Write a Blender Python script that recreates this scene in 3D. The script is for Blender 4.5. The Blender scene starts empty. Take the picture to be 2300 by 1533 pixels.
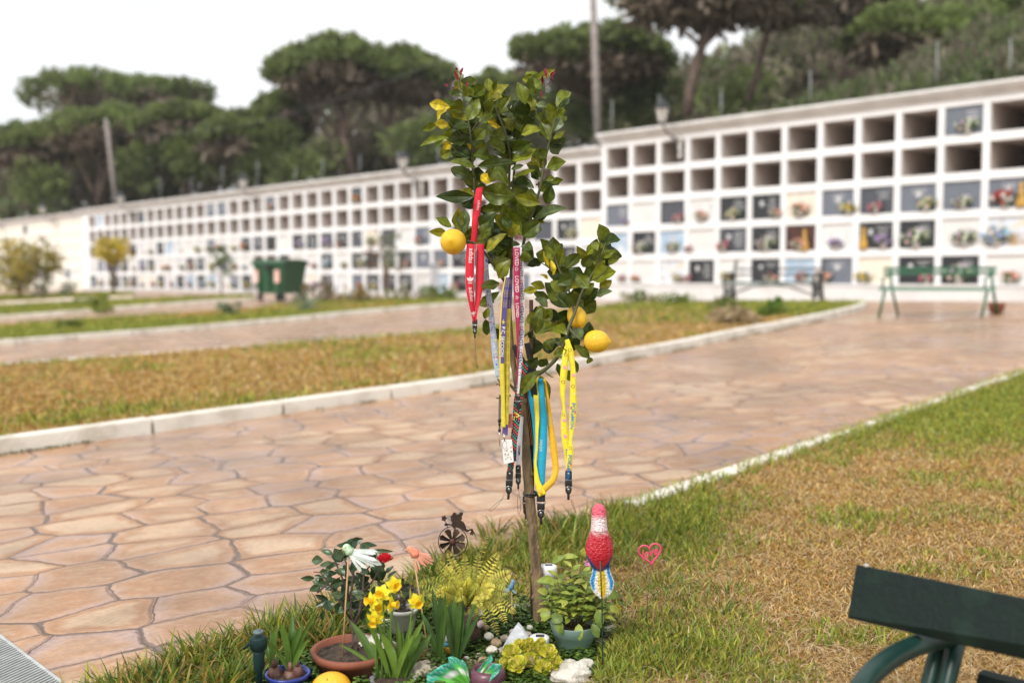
import bpy, math, random
import numpy as np
from math import sin, cos, pi, radians
from mathutils import Vector, Matrix, Quaternion
random.seed(7); rng = np.random.default_rng(7)
S = bpy.context.scene
# ---------------------------------------------------------------- camera
F = 2235.0; E = 1.049; PITCH = math.atan((766.5-626)/F)
CP, SP = cos(PITCH), sin(PITCH)
cam_d = bpy.data.cameras.new('camera'); cam = bpy.data.objects.new('camera', cam_d)
S.collection.objects.link(cam); S.camera = cam
cam.location = (0, 0, E); cam.rotation_euler = (pi/2-PITCH, 0, 0)
cam_d.sensor_width = 36; cam_d.lens = 36*F/2300; cam_d.clip_end = 2000
cam_d.dof.use_dof = True; cam_d.dof.focus_distance = 2.78; cam_d.dof.aperture_fstop = 1.75
cam_d.dof.aperture_blades = 0
# ---------------------------------------------------------------- light: overcast
SUN_EL, SUN_AZ = radians(45), radians(210)
w = bpy.data.worlds.new('World'); S.world = w; w.use_nodes = True
nt = w.node_tree; nt.nodes.clear()
sky = nt.nodes.new('ShaderNodeTexSky'); sky.sky_type = 'NISHITA'; sky.sun_disc = False
sky.sun_elevation = SUN_EL; sky.sun_rotation = SUN_AZ; sky.air_density = 2; sky.dust_density = 6
mixw = nt.nodes.new('ShaderNodeMix'); mixw.data_type = 'RGBA'; mixw.inputs[0].default_value = .93
wtc = nt.nodes.new('ShaderNodeTexCoord'); wmp = nt.nodes.new('ShaderNodeMapping'); wmp.inputs['Scale'].default_value = (1, 1, 3)
wno = nt.nodes.new('ShaderNodeTexNoise'); wno.inputs['Scale'].default_value = 2.2; wno.inputs['Detail'].default_value = 4
wrp = nt.nodes.new('ShaderNodeValToRGB'); wrp.color_ramp.elements[0].position = .35; wrp.color_ramp.elements[1].position = .62
wrp.color_ramp.elements[0].color = (.80, .83, .865, 1); wrp.color_ramp.elements[1].color = (.93, .94, .95, 1)
wsc = nt.nodes.new('ShaderNodeVectorMath'); wsc.operation = 'SCALE'; wsc.inputs['Scale'].default_value = 8.8
nt.links.new(wtc.outputs['Generated'], wmp.inputs[0]); nt.links.new(wmp.outputs[0], wno.inputs[0]); nt.links.new(wno.outputs[0], wrp.inputs[0]); nt.links.new(wrp.outputs[0], wsc.inputs[0]); nt.links.new(wsc.outputs[0], mixw.inputs[7])
bgn = nt.nodes.new('ShaderNodeBackground'); bgn.inputs[1].default_value = .1
wo = nt.nodes.new('ShaderNodeOutputWorld')
nt.links.new(sky.outputs[0], mixw.inputs[6]); nt.links.new(mixw.outputs[2], bgn.inputs[0]); nt.links.new(bgn.outputs[0], wo.inputs[0])
sl = bpy.data.lights.new('sun', 'SUN'); sl.energy = 2.2; sl.angle = radians(22); sl.color = (1, .97, .93)
sun = bpy.data.objects.new('sun', sl); S.collection.objects.link(sun)
sun.rotation_euler = (pi/2-SUN_EL, 0, radians(-30))
S.view_settings.view_transform = 'Standard'; S.view_settings.look = 'None'
S.view_settings.exposure = .60; S.view_settings.gamma = 1
# ---------------------------------------------------------------- pixel <-> place helpers
def ray(u, v):
    x = (u-1150)/F; y = (766.5-v)/F
    return x, CP+y*SP, -SP+y*CP
def P(u, v, Y):
    dx, dy, dz = ray(u, v); t = Y/dy
    return Vector((dx*t, Y, E+dz*t))
WALL0 = np.array((2.62, 27.9)); WDIR = np.array((-.7064, .7078)); WN = np.array((-.7078, -.7064))
def ss(a, b, x):
    t = np.clip((x-a)/(b-a), 0, 1); return t*t*(3-2*t)
def walld(x, y): return (x-WALL0[0])*WN[0]+(y-WALL0[1])*WN[1]
def wallt(x, y): return (x-WALL0[0])*WDIR[0]+(y-WALL0[1])*WDIR[1]
def wbase(t): return .45+.16*ss(2, -14, t) if not np.isscalar(t) else float(.45+.16*ss(2., -14., np.float64(t)))
def gz(x, y):
    x = np.asarray(x, float); y = np.asarray(y, float)
    z = .0301*x+.01435*y
    z = z+(.45+.16*(1-ss(-14, 2, wallt(x, y)))-z)*(1-ss(0, 13, np.abs(walld(x, y))))*(y > 10)
    z = z-.42*(1-ss(1.5, 2.25, y))
    return z
def G(u, v, up=0.):
    dx, dy, dz = ray(u, v); lo, hi = .5, 200.
    for _ in range(50):
        m = (lo+hi)/2
        if E+dz*m > float(gz(dx*m, dy*m))+up: lo = m
        else: hi = m
    return Vector((dx*m, dy*m, E+dz*m))
def g3(x, y, up=0.): return Vector((x, y, float(gz(x, y))+up))
def ppm(Y): return F/Y
# ---------------------------------------------------------------- mesh builder
class MB:
    def __init__(s): s.v = []; s.f = []; s.m = []; s.c = []; s.mi = 0; s.col = (1, 1, 1, 1)
    def add(s, vs, fs, col=None):
        o = len(s.v); s.v += [tuple(p) for p in vs]; s.c += [col or s.col]*len(vs)
        s.f += [tuple(i+o for i in f) for f in fs]; s.m += [s.mi]*len(fs)
    def box(s, c, sz, M=None, bev=0):
        x, y, z = [q/2 for q in sz]
        if bev:
            b = bev; vs = []; 
            for zz, k in ((-z, b), (-z+b, 0), (z-b, 0), (z, b)):
                xx, yy = x-k, y-k
                vs += [(-xx+b*0, -yy, zz), (xx, -yy, zz), (xx, yy, zz), (-xx, yy, zz)]
            fs = [(3, 2, 1, 0), (12, 13, 14, 15)]
            for r in range(3):
                for q in range(4):
                    a = r*4+q; d = r*4+(q+1) % 4; fs.append((a, d, d+4, a+4))
        else:
            vs = [(i*x, j*y, k*z) for k in (-1, 1) for i, j in ((-1, -1), (1, -1), (1, 1), (-1, 1))]
            fs = [(3, 2, 1, 0), (4, 5, 6, 7), (0, 1, 5, 4), (1, 2, 6, 5), (2, 3, 7, 6), (3, 0, 4, 7)]
        vs = [Vector(p) for p in vs]
        if M: vs = [M @ p for p in vs]
        c = Vector(c); s.add([p+c for p in vs], fs)
    def tube(s, pts, r, n=8, cap=True, sq=1):
        pts = [Vector(p) for p in pts]; N = len(pts)
        if not hasattr(r, '__len__'): r = [r]*N
        vs = []; ref = None
        for i, p in enumerate(pts):
            t = (pts[min(i+1, N-1)]-pts[max(i-1, 0)]).normalized()
            if ref is None: ref = t.orthogonal().normalized()
            ref = (ref-t*ref.dot(t)); ref = ref.normalized() if ref.length > 1e-6 else t.orthogonal().normalized()
            b = t.cross(ref)
            for k in range(n):
                a = 2*pi*k/n; vs.append(p+ref*(cos(a)*r[i])+b*(sin(a)*r[i]*sq))
        fs = [(i*n+k, i*n+(k+1) % n, (i+1)*n+(k+1) % n, (i+1)*n+k) for i in range(N-1) for k in range(n)]
        if cap: fs += [tuple(range(n-1, -1, -1)), tuple((N-1)*n+k for k in range(n))]
        s.add(vs, fs)
    def lathe(s, c, prof, n=24, sx=1, sy=1, M=None, cap=True):
        c = Vector(c); vs = []
        for r, z in prof:
            for k in range(n):
                a = 2*pi*k/n; p = Vector((cos(a)*r*sx, sin(a)*r*sy, z)); vs.append((M @ p if M else p)+c)
        N = len(prof)
        fs = [(i*n+k, i*n+(k+1) % n, (i+1)*n+(k+1) % n, (i+1)*n+k) for i in range(N-1) for k in range(n)]
        if cap: fs += [tuple(range(n-1, -1, -1)), tuple((N-1)*n+k for k in range(n))]
        s.add(vs, fs)
    def ell(s, c, r, M=None, nu=16, nv=10, noise=0, nf=3, colf=None):
        c = Vector(c); vs = []; 
        for i in range(nv+1):
            th = pi*i/nv
            for k in range(nu):
                a = 2*pi*k/nu; d = Vector((sin(th)*cos(a), sin(th)*sin(a), cos(th)))
                q = 1+noise*(sin(d.x*nf*1.7+c.x*31)*cos(d.y*nf*2.3+c.y*17)+.6*sin(d.z*nf*2.9+d.x*nf*2.1+c.x*11)) if noise else 1
                p = Vector((d.x*r[0]*q, d.y*r[1]*q, d.z*r[2]*q)); vs.append((M @ p if M else p)+c)
        fs = [(i*nu+k, (i+1)*nu+k, (i+1)*nu+(k+1) % nu, i*nu+(k+1) % nu) for i in range(nv) for k in range(nu)]
        s.add(vs, fs)
    def poly(s, pts, th, M=None, c=(0, 0, 0)):      # flat outline in xz with thickness th in y
        n = len(pts); c = Vector(c)
        vs = [Vector((x, -th/2, z)) for x, z in pts]+[Vector((x, th/2, z)) for x, z in pts]
        vs = [(M @ p if M else p)+c for p in vs]
        fs = [tuple(range(n)), tuple(range(2*n-1, n-1, -1))]+[(i, i+n, (i+1) % n+n, (i+1) % n) for i in range(n)]
        s.add(vs, fs)
    def leaf(s, b, t, wd, nrm, fold=.25, bend=.15, col=None, n=6, tipw=.0, prof=None, twist=0, rib=0, wave=0):
        ph = random.uniform(0, 6.28) if wave else 0
        xs = (-1, -.55, -.08, 0, .08, .55, 1) if rib else (-1, -.5, 0, .5, 1); nc = len(xs)
        b = Vector(b); t = Vector(t); ax = t-b; L = ax.length
        if L < 1e-6: return
        ax /= L; nrm = Vector(nrm); nrm = nrm-ax*nrm.dot(ax)
        nrm = nrm.normalized() if nrm.length > 1e-4 else ax.orthogonal().normalized()
        sd = ax.cross(nrm); vs = []; fs = []
        for i in range(n+1):
            q = i/n
            h = prof(q) if prof else (sin(pi*q**.85)**.8)*(1-.12*q) if q < 1 else 0
            h = max(h, tipw if q > .5 else .04)*wd/2
            a = twist*(q-.5); N = nrm*cos(a)+sd*sin(a); D = sd*cos(a)-nrm*sin(a)
            cpt = b+ax*(L*q)+nrm*(bend*L*sin(pi*q))
            cr = h*fold
            vs += [cpt+D*(h*x)+N*(cr*abs(x)**1.5+(wave*h*sin(q*9+ph+x*2)*abs(x)**3)-(rib*h*.12 if x == 0 else 0)) for x in xs]
        for i in range(n):
            for k in range(nc-1): fs.append((i*nc+k, i*nc+k+1, i*nc+k+nc+1, i*nc+k+nc))
        s.add(vs, fs, col)
        if rib and col:
            o = len(s.c)-len(vs)
            for j in range(len(vs)):
                if xs[j % nc] == 0: s.c[o+j] = tuple(min(1, c*1.5+.012) for c in col[:3])+(1,)
                elif abs(xs[j % nc]) == 1: s.c[o+j] = tuple(c*rib for c in col[:3])+(1,)
    def build(s, name, mats, parent=None, smooth=True, sub=0):
        me = bpy.data.meshes.new(name); me.from_pydata([tuple(p) for p in s.v], [], s.f)
        if not isinstance(mats, (list, tuple)): mats = [mats]
        for m in mats: me.materials.append(m)
        if len(mats) > 1: me.polygons.foreach_set('material_index', s.m)
        if any(c != (1, 1, 1, 1) for c in s.c[:1]+s.c[-1:]+s.c[::97]):
            a = me.color_attributes.new('Col', 'FLOAT_COLOR', 'POINT'); a.data.foreach_set('color', np.array(s.c, dtype=np.float32).ravel())
        if smooth: me.polygons.foreach_set('use_smooth', [True]*len(s.f))
        me.update(); o = bpy.data.objects.new(name, me); S.collection.objects.link(o)
        if parent:
            o.parent = parent; o.matrix_parent_inverse = pinv(parent)
        if smooth == 'auto':
            try: me.set_sharp_from_angle(angle=radians(38))
            except Exception: pass
        if sub:
            md = o.modifiers.new('s', 'SUBSURF'); md.levels = md.render_levels = sub
        return o
def parent_loc(p):
    v = Vector(p.location)
    while p.parent: p = p.parent; v = v+Vector(p.location)
    return v
def pinv(p):        # parts are modelled in world coordinates; a part of a part needs no offset
    return Matrix() if p.parent else Matrix.Translation(p.location).inverted()
def npmesh(name, V, Q, mats, C=None, parent=None, smooth=False, tri=False):
    me = bpy.data.meshes.new(name); k = Q.shape[1]
    me.vertices.add(len(V)); me.vertices.foreach_set('co', V.astype(np.float32).ravel())
    me.loops.add(Q.size); me.loops.foreach_set('vertex_index', Q.astype(np.int32).ravel())
    me.polygons.add(len(Q)); me.polygons.foreach_set('loop_start', np.arange(0, Q.size, k, dtype=np.int32))
    if smooth: me.polygons.foreach_set('use_smooth', np.ones(len(Q), bool))
    me.materials.append(mats); me.update(calc_edges=True)
    if C is not None:
        a = me.color_attributes.new('Col', 'FLOAT_COLOR', 'POINT')
        a.data.foreach_set('color', np.c_[C, np.ones(len(C))].astype(np.float32).ravel())
    o = bpy.data.objects.new(name, me); S.collection.objects.link(o)
    if parent: o.parent = parent; o.matrix_parent_inverse = pinv(parent)
    return o
def tag(o, label=None, cat=None, group=None, kind=None):
    if label: o['label'] = label
    if cat: o['category'] = cat
    if group: o['group'] = group
    if kind: o['kind'] = kind
    return o
def empty(name, loc, label, cat, group=None):
    o = bpy.data.objects.new(name, None); o.location = loc; o.empty_display_size = .05
    S.collection.objects.link(o); return tag(o, label, cat, group)
def copy_tree(o, loc, rz=None, sc=None, parent=None):
    c = o.copy(); S.collection.objects.link(c); c.location = loc
    if rz is not None: c.rotation_euler = (0, 0, rz)
    if sc: c.scale = (sc, sc, sc)
    for ch in list(o.children):
        d = ch.copy(); S.collection.objects.link(d); d.parent = c
        for g in list(ch.children):
            e = g.copy(); S.collection.objects.link(e); e.parent = d
    return c
# ---------------------------------------------------------------- materials
def M_(name, c1, c2=None, rough=.6, scale=8, bump=0, bscale=None, spec=.5, metal=0, detail=5, coat=0, sss=0, dist=0, stretch=None, c3=None, alpha=None):
    m = bpy.data.materials.new(name); m.use_nodes = True; n = m.node_tree; p = n.nodes['Principled BSDF']
    p.inputs['Roughness'].default_value = rough; p.inputs['Metallic'].default_value = metal
    p.inputs['Specular IOR Level'].default_value = spec; p.inputs['Coat Weight'].default_value = coat
    c1 = tuple(c1)+(1,); p.inputs['Base Color'].default_value = c1
    tc = n.nodes.new('ShaderNodeTexCoord'); mp = n.nodes.new('ShaderNodeMapping'); n.links.new(tc.outputs['Object'], mp.inputs[0])
    if stretch: mp.inputs['Scale'].default_value = stretch
    c2 = tuple(c2)+(1,) if c2 else tuple(min(1, q*.78) for q in c1[:3])+(1,)
    no = n.nodes.new('ShaderNodeTexNoise'); no.inputs['Scale'].default_value = scale; no.inputs['Detail'].default_value = detail; no.inputs['Distortion'].default_value = dist
    n.links.new(mp.outputs[0], no.inputs[0])
    r = n.nodes.new('ShaderNodeValToRGB'); r.color_ramp.elements[0].position = .35; r.color_ramp.elements[1].position = .65
    r.color_ramp.elements[0].color = c1; r.color_ramp.elements[1].color = c2
    if c3:
        e = r.color_ramp.elements.new(.5); e.color = tuple(c3)+(1,)
    n.links.new(no.outputs[0], r.inputs[0]); n.links.new(r.outputs[0], p.inputs['Base Color'])
    if bump:
        nb = n.nodes.new('ShaderNodeTexNoise'); nb.inputs['Scale'].default_value = bscale or scale*3; nb.inputs['Detail'].default_value = 6
        n.links.new(mp.outputs[0], nb.inputs[0]); b = n.nodes.new('ShaderNodeBump'); b.inputs['Strength'].default_value = bump
        b.inputs['Distance'].default_value = .01
        n.links.new(nb.outputs[0], b.inputs['Height']); n.links.new(b.outputs[0], p.inputs['Normal'])
    if alpha is not None: p.inputs['Transmission Weight'].default_value = alpha; p.inputs['IOR'].default_value = 1.3
    return m
def M_leaf(name, rough=.45, trans=.3, back=None, vein=False, tint=(1, 1, 1), spec=.5, nscale=60, nvar=.35):
    m = bpy.data.materials.new(name); m.use_nodes = True; n = m.node_tree; p = n.nodes['Principled BSDF']; L = n.links.new
    at = n.nodes.new('ShaderNodeAttribute'); at.attribute_name = 'Col'
    no = n.nodes.new('ShaderNodeTexNoise'); no.inputs['Scale'].default_value = nscale; no.inputs['Detail'].default_value = 4
    tc = n.nodes.new('ShaderNodeTexCoord'); L(tc.outputs['Object'], no.inputs[0])
    mr = n.nodes.new('ShaderNodeMapRange'); mr.inputs[3].default_value = 1-nvar; mr.inputs[4].default_value = 1+nvar; mr.inputs[1].default_value = .3; mr.inputs[2].default_value = .7
    L(no.outputs[0], mr.inputs[0]); mu = n.nodes.new('ShaderNodeVectorMath'); mu.operation = 'SCALE'
    L(at.outputs[0], mu.inputs[0]); L(mr.outputs[0], mu.inputs['Scale']); col = mu.outputs[0]
    if back:
        ge = n.nodes.new('ShaderNodeNewGeometry'); mx = n.nodes.new('ShaderNodeMix'); mx.data_type = 'RGBA'
        L(ge.outputs['Backfacing'], mx.inputs[0]); L(col, mx.inputs[6])
        m2 = n.nodes.new('ShaderNodeMix'); m2.data_type = 'RGBA'; m2.inputs[0].default_value = .45; L(col, m2.inputs[6]); m2.inputs[7].default_value = tuple(back)+(1,)
        L(m2.outputs[2], mx.inputs[7]); col = mx.outputs[2]
    L(col, p.inputs['Base Color']); p.inputs['Roughness'].default_value = rough; p.inputs['Specular IOR Level'].default_value = spec
    if vein:
        b = n.nodes.new('ShaderNodeBump'); b.inputs['Strength'].default_value = .35; b.inputs['Distance'].default_value = .003
        L(no.outputs[0], b.inputs['Height']); L(b.outputs[0], p.inputs['Normal'])
    tr = n.nodes.new('ShaderNodeBsdfTranslucent'); L(col, tr.inputs[0]); ms = n.nodes.new('ShaderNodeMixShader'); ms.inputs[0].default_value = trans
    L(p.outputs[0], ms.inputs[1]); L(tr.outputs[0], ms.inputs[2]); L(ms.outputs[0], n.nodes['Material Output'].inputs[0])
    return m
WHITE = M_('white_render', (.82, .82, .82), (.74, .74, .74), .7, 1.2, .15, 30)
WHITE2 = M_('white_paint', (.70, .70, .69), (.62, .61, .60), .5, 3, .1)
CREAM = M_('cream_render', (.84, .83, .79), (.79, .775, .73), .7, 2, .1)
CEMENT = M_('cement', (.58, .50, .45), (.46, .40, .36), .9, 1.5, .3, 20)
KERB = M_('kerb_concrete', (.72, .68, .60), (.52, .47, .39), .85, 4, .6, 60, c3=(.68, .63, .55))
LEAFM = M_leaf('foliage', .5, .3)
GRASSM = M_leaf('grass_blades', .55, .3, nvar=.2)
PINEM = M_leaf('pine_needles', .7, .4, nscale=1.2, nvar=.22)
BARK = M_('bark', (.20, .135, .09), (.10, .07, .05), .9, 25, .8, 60, stretch=(1, 1, .25))
PBARK = M_('pine_bark', (.19, .13, .10), (.10, .07, .06), .9, 3, .6)
BLACKP = M_('black_plastic', (.012, .012, .013), (.02, .02, .02), .3, 20)
CHROME = M_('nickel_metal', (.55, .55, .55), (.45, .45, .45), .25, 20, metal=1)
SOIL = M_('potting_soil', (.030, .019, .013), (.09, .058, .036), .95, 70, 1, 120)

# ================================================================ SETTING: ground, paving, lawns
def pave_mat():
    m = bpy.data.materials.new('stamped_stone_paving'); m.use_nodes = True; n = m.node_tree; L = n.links.new; N = n.nodes.new; p = n.nodes['Principled BSDF']
    tc = N('ShaderNodeTexCoord'); mp = N('ShaderNodeMapping'); mp.inputs['Rotation'].default_value = (0, 0, radians(-25)); L(tc.outputs['Object'], mp.inputs[0])
    wn = N('ShaderNodeTexNoise'); wn.inputs['Scale'].default_value = 2.2; wn.inputs['Detail'].default_value = 2; L(mp.outputs[0], wn.inputs[0])
    wa = N('ShaderNodeVectorMath'); wa.operation = 'SUBTRACT'; wa.inputs[1].default_value = (.5, .5, .5); L(wn.outputs[1], wa.inputs[0])
    wb = N('ShaderNodeVectorMath'); wb.operation = 'SCALE'; wb.inputs['Scale'].default_value = .13; L(wa.outputs[0], wb.inputs[0])
    wf = N('ShaderNodeTexNoise'); wf.inputs['Scale'].default_value = 22; L(mp.outputs[0], wf.inputs[0])
    wg = N('ShaderNodeVectorMath'); wg.operation = 'SCALE'; wg.inputs['Scale'].default_value = .022; L(wf.outputs[1], wg.inputs[0])
    wc = N('ShaderNodeVectorMath'); L(mp.outputs[0], wc.inputs[0]); L(wb.outputs[0], wc.inputs[1])
    wd = N('ShaderNodeVectorMath'); L(wc.outputs[0], wd.inputs[0]); L(wg.outputs[0], wd.inputs[1])
    m2 = N('ShaderNodeMapping'); m2.inputs['Scale'].default_value = (.92, 1.2, 1); L(wd.outputs[0], m2.inputs[0])
    def vor(feat):
        v = N('ShaderNodeTexVoronoi'); v.voronoi_dimensions = '2D'; v.feature = feat; v.inputs['Scale'].default_value = 3.35
        v.inputs['Randomness'].default_value = .66; L(m2.outputs[0], v.inputs[0]); return v
    ve = vor('DISTANCE_TO_EDGE'); vc = vor('F1')
    # joints: width varies a little
    jn = N('ShaderNodeTexNoise'); jn.inputs['Scale'].default_value = 3.1; L(mp.outputs[0], jn.inputs[0])
    jw = N('ShaderNodeMapRange'); jw.inputs[1].default_value = .3; jw.inputs[2].default_value = .7; jw.inputs[3].default_value = .0045; jw.inputs[4].default_value = .016; L(jn.outputs[0], jw.inputs[0])
    cw = N('ShaderNodeMapRange'); cw.interpolation_type = 'SMOOTHSTEP'; cw.inputs[1].default_value = .52; cw.inputs[2].default_value = .78; cw.inputs[3].default_value = 0; cw.inputs[4].default_value = .032; L(vc.outputs['Distance'], cw.inputs[0])
    jw2 = N('ShaderNodeMath'); L(jw.outputs[0], jw2.inputs[0]); L(cw.outputs[0], jw2.inputs[1])
    jd = N('ShaderNodeMath'); jd.operation = 'DIVIDE'; L(ve.outputs['Distance'], jd.inputs[0]); L(jw2.outputs[0], jd.inputs[1])
    jm = N('ShaderNodeMapRange'); jm.interpolation_type = 'SMOOTHSTEP'; jm.inputs[1].default_value = .45; jm.inputs[2].default_value = 1.1; L(jd.outputs[0], jm.inputs[0])
    # stone colour
    sepc = N('ShaderNodeSeparateColor'); L(vc.outputs['Color'], sepc.inputs[0])
    st = N('ShaderNodeMapping'); st.inputs['Scale'].default_value = (1, 2.4, 1); L(mp.outputs[0], st.inputs[0])
    n1 = N('ShaderNodeTexNoise'); n1.inputs['Scale'].default_value = 2.6; n1.inputs['Detail'].default_value = 9; n1.inputs['Roughness'].default_value = .68; n1.inputs['Distortion'].default_value = .6; L(st.outputs[0], n1.inputs[0])
    ad = N('ShaderNodeMath'); ad.operation = 'MULTIPLY_ADD'; ad.inputs[1].default_value = .26; L(sepc.outputs[0], ad.inputs[0])
    ce = N('ShaderNodeMapRange'); ce.inputs[1].default_value = .0; ce.inputs[2].default_value = .22; ce.inputs[3].default_value = -.13; ce.inputs[4].default_value = .10; L(ve.outputs['Distance'], ce.inputs[0])
    n3 = N('ShaderNodeTexNoise'); n3.inputs['Scale'].default_value = .7; n3.inputs['Detail'].default_value = 3; L(mp.outputs[0], n3.inputs[0])
    a3 = N('ShaderNodeMath'); a3.operation = 'MULTIPLY_ADD'; a3.inputs[1].default_value = .62; L(n3.outputs[0], a3.inputs[0]); L(ce.outputs[0], a3.inputs[2])
    a4 = N('ShaderNodeMath'); a4.operation = 'MULTIPLY_ADD'; a4.inputs[1].default_value = .75; L(n1.outputs[0], a4.inputs[0]); L(a3.outputs[0], a4.inputs[2]); L(a4.outputs[0], ad.inputs[2])
    rp = N('ShaderNodeValToRGB'); cr = rp.color_ramp; cr.elements[0].position = .45; cr.elements[1].position = 1.0
    cr.elements[0].color = (.34, .21, .175, 1); cr.elements[1].color = (.57, .385, .24, 1)
    for pos, c in ((.55, (.44, .295, .245)), (.66, (.49, .315, .235)), (.77, (.50, .295, .175)), (.88, (.44, .22, .10))):
        e = cr.elements.new(pos); e.color = c+(1,)
    L(ad.outputs[0], rp.inputs[0])
    # fine speckle
    n2 = N('ShaderNodeTexNoise'); n2.inputs['Scale'].default_value = 55; n2.inputs['Detail'].default_value = 5; L(st.outputs[0], n2.inputs[0])
    mr = N('ShaderNodeMapRange'); mr.inputs[1].default_value = .3; mr.inputs[2].default_value = .7; mr.inputs[3].default_value = .76; mr.inputs[4].default_value = 1.14; L(n2.outputs[0], mr.inputs[0])
    n4 = N('ShaderNodeTexNoise'); n4.inputs['Scale'].default_value = 1.5; n4.inputs['Detail'].default_value = 8; n4.inputs['Roughness'].default_value = .65; L(tc.outputs['Object'], n4.inputs[0])
    m4 = N('ShaderNodeMapRange'); m4.inputs[1].default_value = .36; m4.inputs[2].default_value = .60; m4.inputs[3].default_value = .60; m4.inputs[4].default_value = .98; L(n4.outputs[0], m4.inputs[0])
    m5 = N('ShaderNodeMath'); m5.operation = 'MULTIPLY'; L(mr.outputs[0], m5.inputs[0]); L(m4.outputs[0], m5.inputs[1])
    sc = N('ShaderNodeVectorMath'); sc.operation = 'SCALE'; L(rp.outputs[0], sc.inputs[0]); L(m5.outputs[0], sc.inputs['Scale'])
    jc = N('ShaderNodeMix'); jc.data_type = 'RGBA'; jc.inputs[6].default_value = (.125, .075, .05, 1); gm = N('ShaderNodeMix'); gm.data_type = 'RGBA'; gm.inputs[6].default_value = (.085, .045, .028, 1); gm.inputs[7].default_value = (.19, .135, .105, 1); gf = N('ShaderNodeMapRange'); gf.inputs[1].default_value = .0; gf.inputs[2].default_value = .05; L(cw.outputs[0], gf.inputs[0]); L(gf.outputs[0], gm.inputs[0]); L(gm.outputs[2], jc.inputs[6]); L(jm.outputs[0], jc.inputs[0]); L(sc.outputs[0], jc.inputs[7])
    L(jc.outputs[2], p.inputs['Base Color'])
    # damp sheen in patches
    wn2 = N('ShaderNodeTexNoise'); wn2.inputs['Scale'].default_value = .8; wn2.inputs['Detail'].default_value = 5; L(tc.outputs['Object'], wn2.inputs[0])
    rr = N('ShaderNodeMapRange'); rr.inputs[1].default_value = .38; rr.inputs[2].default_value = .62; rr.inputs[3].default_value = .17; rr.inputs[4].default_value = .42; L(wn2.outputs[0], rr.inputs[0]); L(rr.outputs[0], p.inputs['Roughness'])
    rd = N('ShaderNodeMapRange'); rd.interpolation_type = 'SMOOTHSTEP'; rd.inputs[1].default_value = .004; rd.inputs[2].default_value = .055; L(ve.outputs['Distance'], rd.inputs[0])
    h = N('ShaderNodeMath'); h.operation = 'MULTIPLY_ADD'; h.inputs[1].default_value = .5; L(n1.outputs[0], h.inputs[0]); L(rd.outputs[0], h.inputs[2])
    h2 = N('ShaderNodeMath'); h2.operation = 'MULTIPLY_ADD'; h2.inputs[1].default_value = .13; L(n2.outputs[0], h2.inputs[0]); L(h.outputs[0], h2.inputs[2])
    b = N('ShaderNodeBump'); b.inputs['Strength'].default_value = .7; b.inputs['Distance'].default_value = .013; L(h2.outputs[0], b.inputs['Height']); L(b.outputs[0], p.inputs['Normal'])
    return m
PAVE = pave_mat()
TURF = M_('turf_soil', (.26, .16, .07), (.14, .11, .04), .95, 7, .8, 40, c3=(.24, .16, .075))
def grid_sheet(name, x0, x1, y0, y1, nx, ny, m, zf):
    X, Y = np.meshgrid(np.linspace(x0, x1, nx), np.linspace(y0, y1, ny)); V = np.c_[X.ravel(), Y.ravel(), zf(X, Y).ravel()]
    i = np.arange(nx*ny).reshape(ny, nx); Q = np.c_[i[:-1, :-1].ravel(), i[:-1, 1:].ravel(), i[1:, 1:].ravel(), i[1:, :-1].ravel()]
    return npmesh(name, V, Q, m, smooth=True)
# wide ground sheet under everything (paving lies 2 cm above it)
tag(grid_sheet('ground', -420, 420, -60, 560, 140, 110, TURF, lambda x, y: gz(x, y)-.12-.25*(np.abs(x) > 60)), kind='structure')
tag(grid_sheet('paved_path', -46, 26, .2, 66, 240, 300, PAVE, lambda x, y: gz(x, y)), kind='structure')
def line_w(p, q, ext0=0, ext1=0, n=24):       # straight line on the ground between two pixels
    a, b = G(*p), G(*q); d = (b-a); a2 = a-d*ext0; b2 = b+d*ext1
    return [(a2.x+(b2.x-a2.x)*i/n, a2.y+(b2.y-a2.y)*i/n) for i in range(n+1)]
def offs(pts, d):
    out = []
    for i, p in enumerate(pts):
        a = np.array(pts[max(i-1, 0)]); b = np.array(pts[min(i+1, len(pts)-1)]); t = b-a; t = t/np.hypot(*t)
        out.append((p[0]-t[1]*d, p[1]+t[0]*d))
    return out
def kerb(pts, wd, h, seg=.9, side=1, nm='kerb'):
    """run of cast kerb stones along pts, one mesh, real gaps between the stones"""
    P2 = np.array(pts, float); D = np.r_[0, np.cumsum(np.hypot(*np.diff(P2, axis=0).T))]; L = D[-1]; n = max(1, round(L/seg)); mb = MB()
    f = lambda s: np.array([np.interp(s, D, P2[:, 0]), np.interp(s, D, P2[:, 1])])
    for i in range(n):
        s0, s1 = L*i/n+.013, L*(i+1)/n-.013; jz = random.uniform(-.005, .005); jo = random.uniform(-.005, .005)
        rows = []
        for s in np.linspace(s0, s1, 4):
            c = f(s); t = f(min(s+.02, L))-f(max(s-.02, 0)); t = t/np.hypot(*t); nn = np.array([-t[1], t[0]])*side
            z = float(gz(*c)); bv = .016
            rows.append([(*(c+nn*(o+jo)), z+hh+jz) for o, hh in ((0, -.05), (.004, h-bv*1.2), (bv*.5, h-bv*.3), (bv*1.3, h), (wd-bv, h), (wd, h-bv), (wd, -.05))])
        vs = [p for r in rows for p in r]; k = 7
        fs = [(r*k+j, (r+1)*k+j, (r+1)*k+j+1, r*k+j+1) for r in range(3) for j in range(k-1)]+[tuple(range(k)), tuple(3*k+j for j in range(k-1, -1, -1))]
        mb.add(vs, fs)
    return tag(mb.build(nm, KERB, smooth='auto'), kind='structure')
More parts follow.
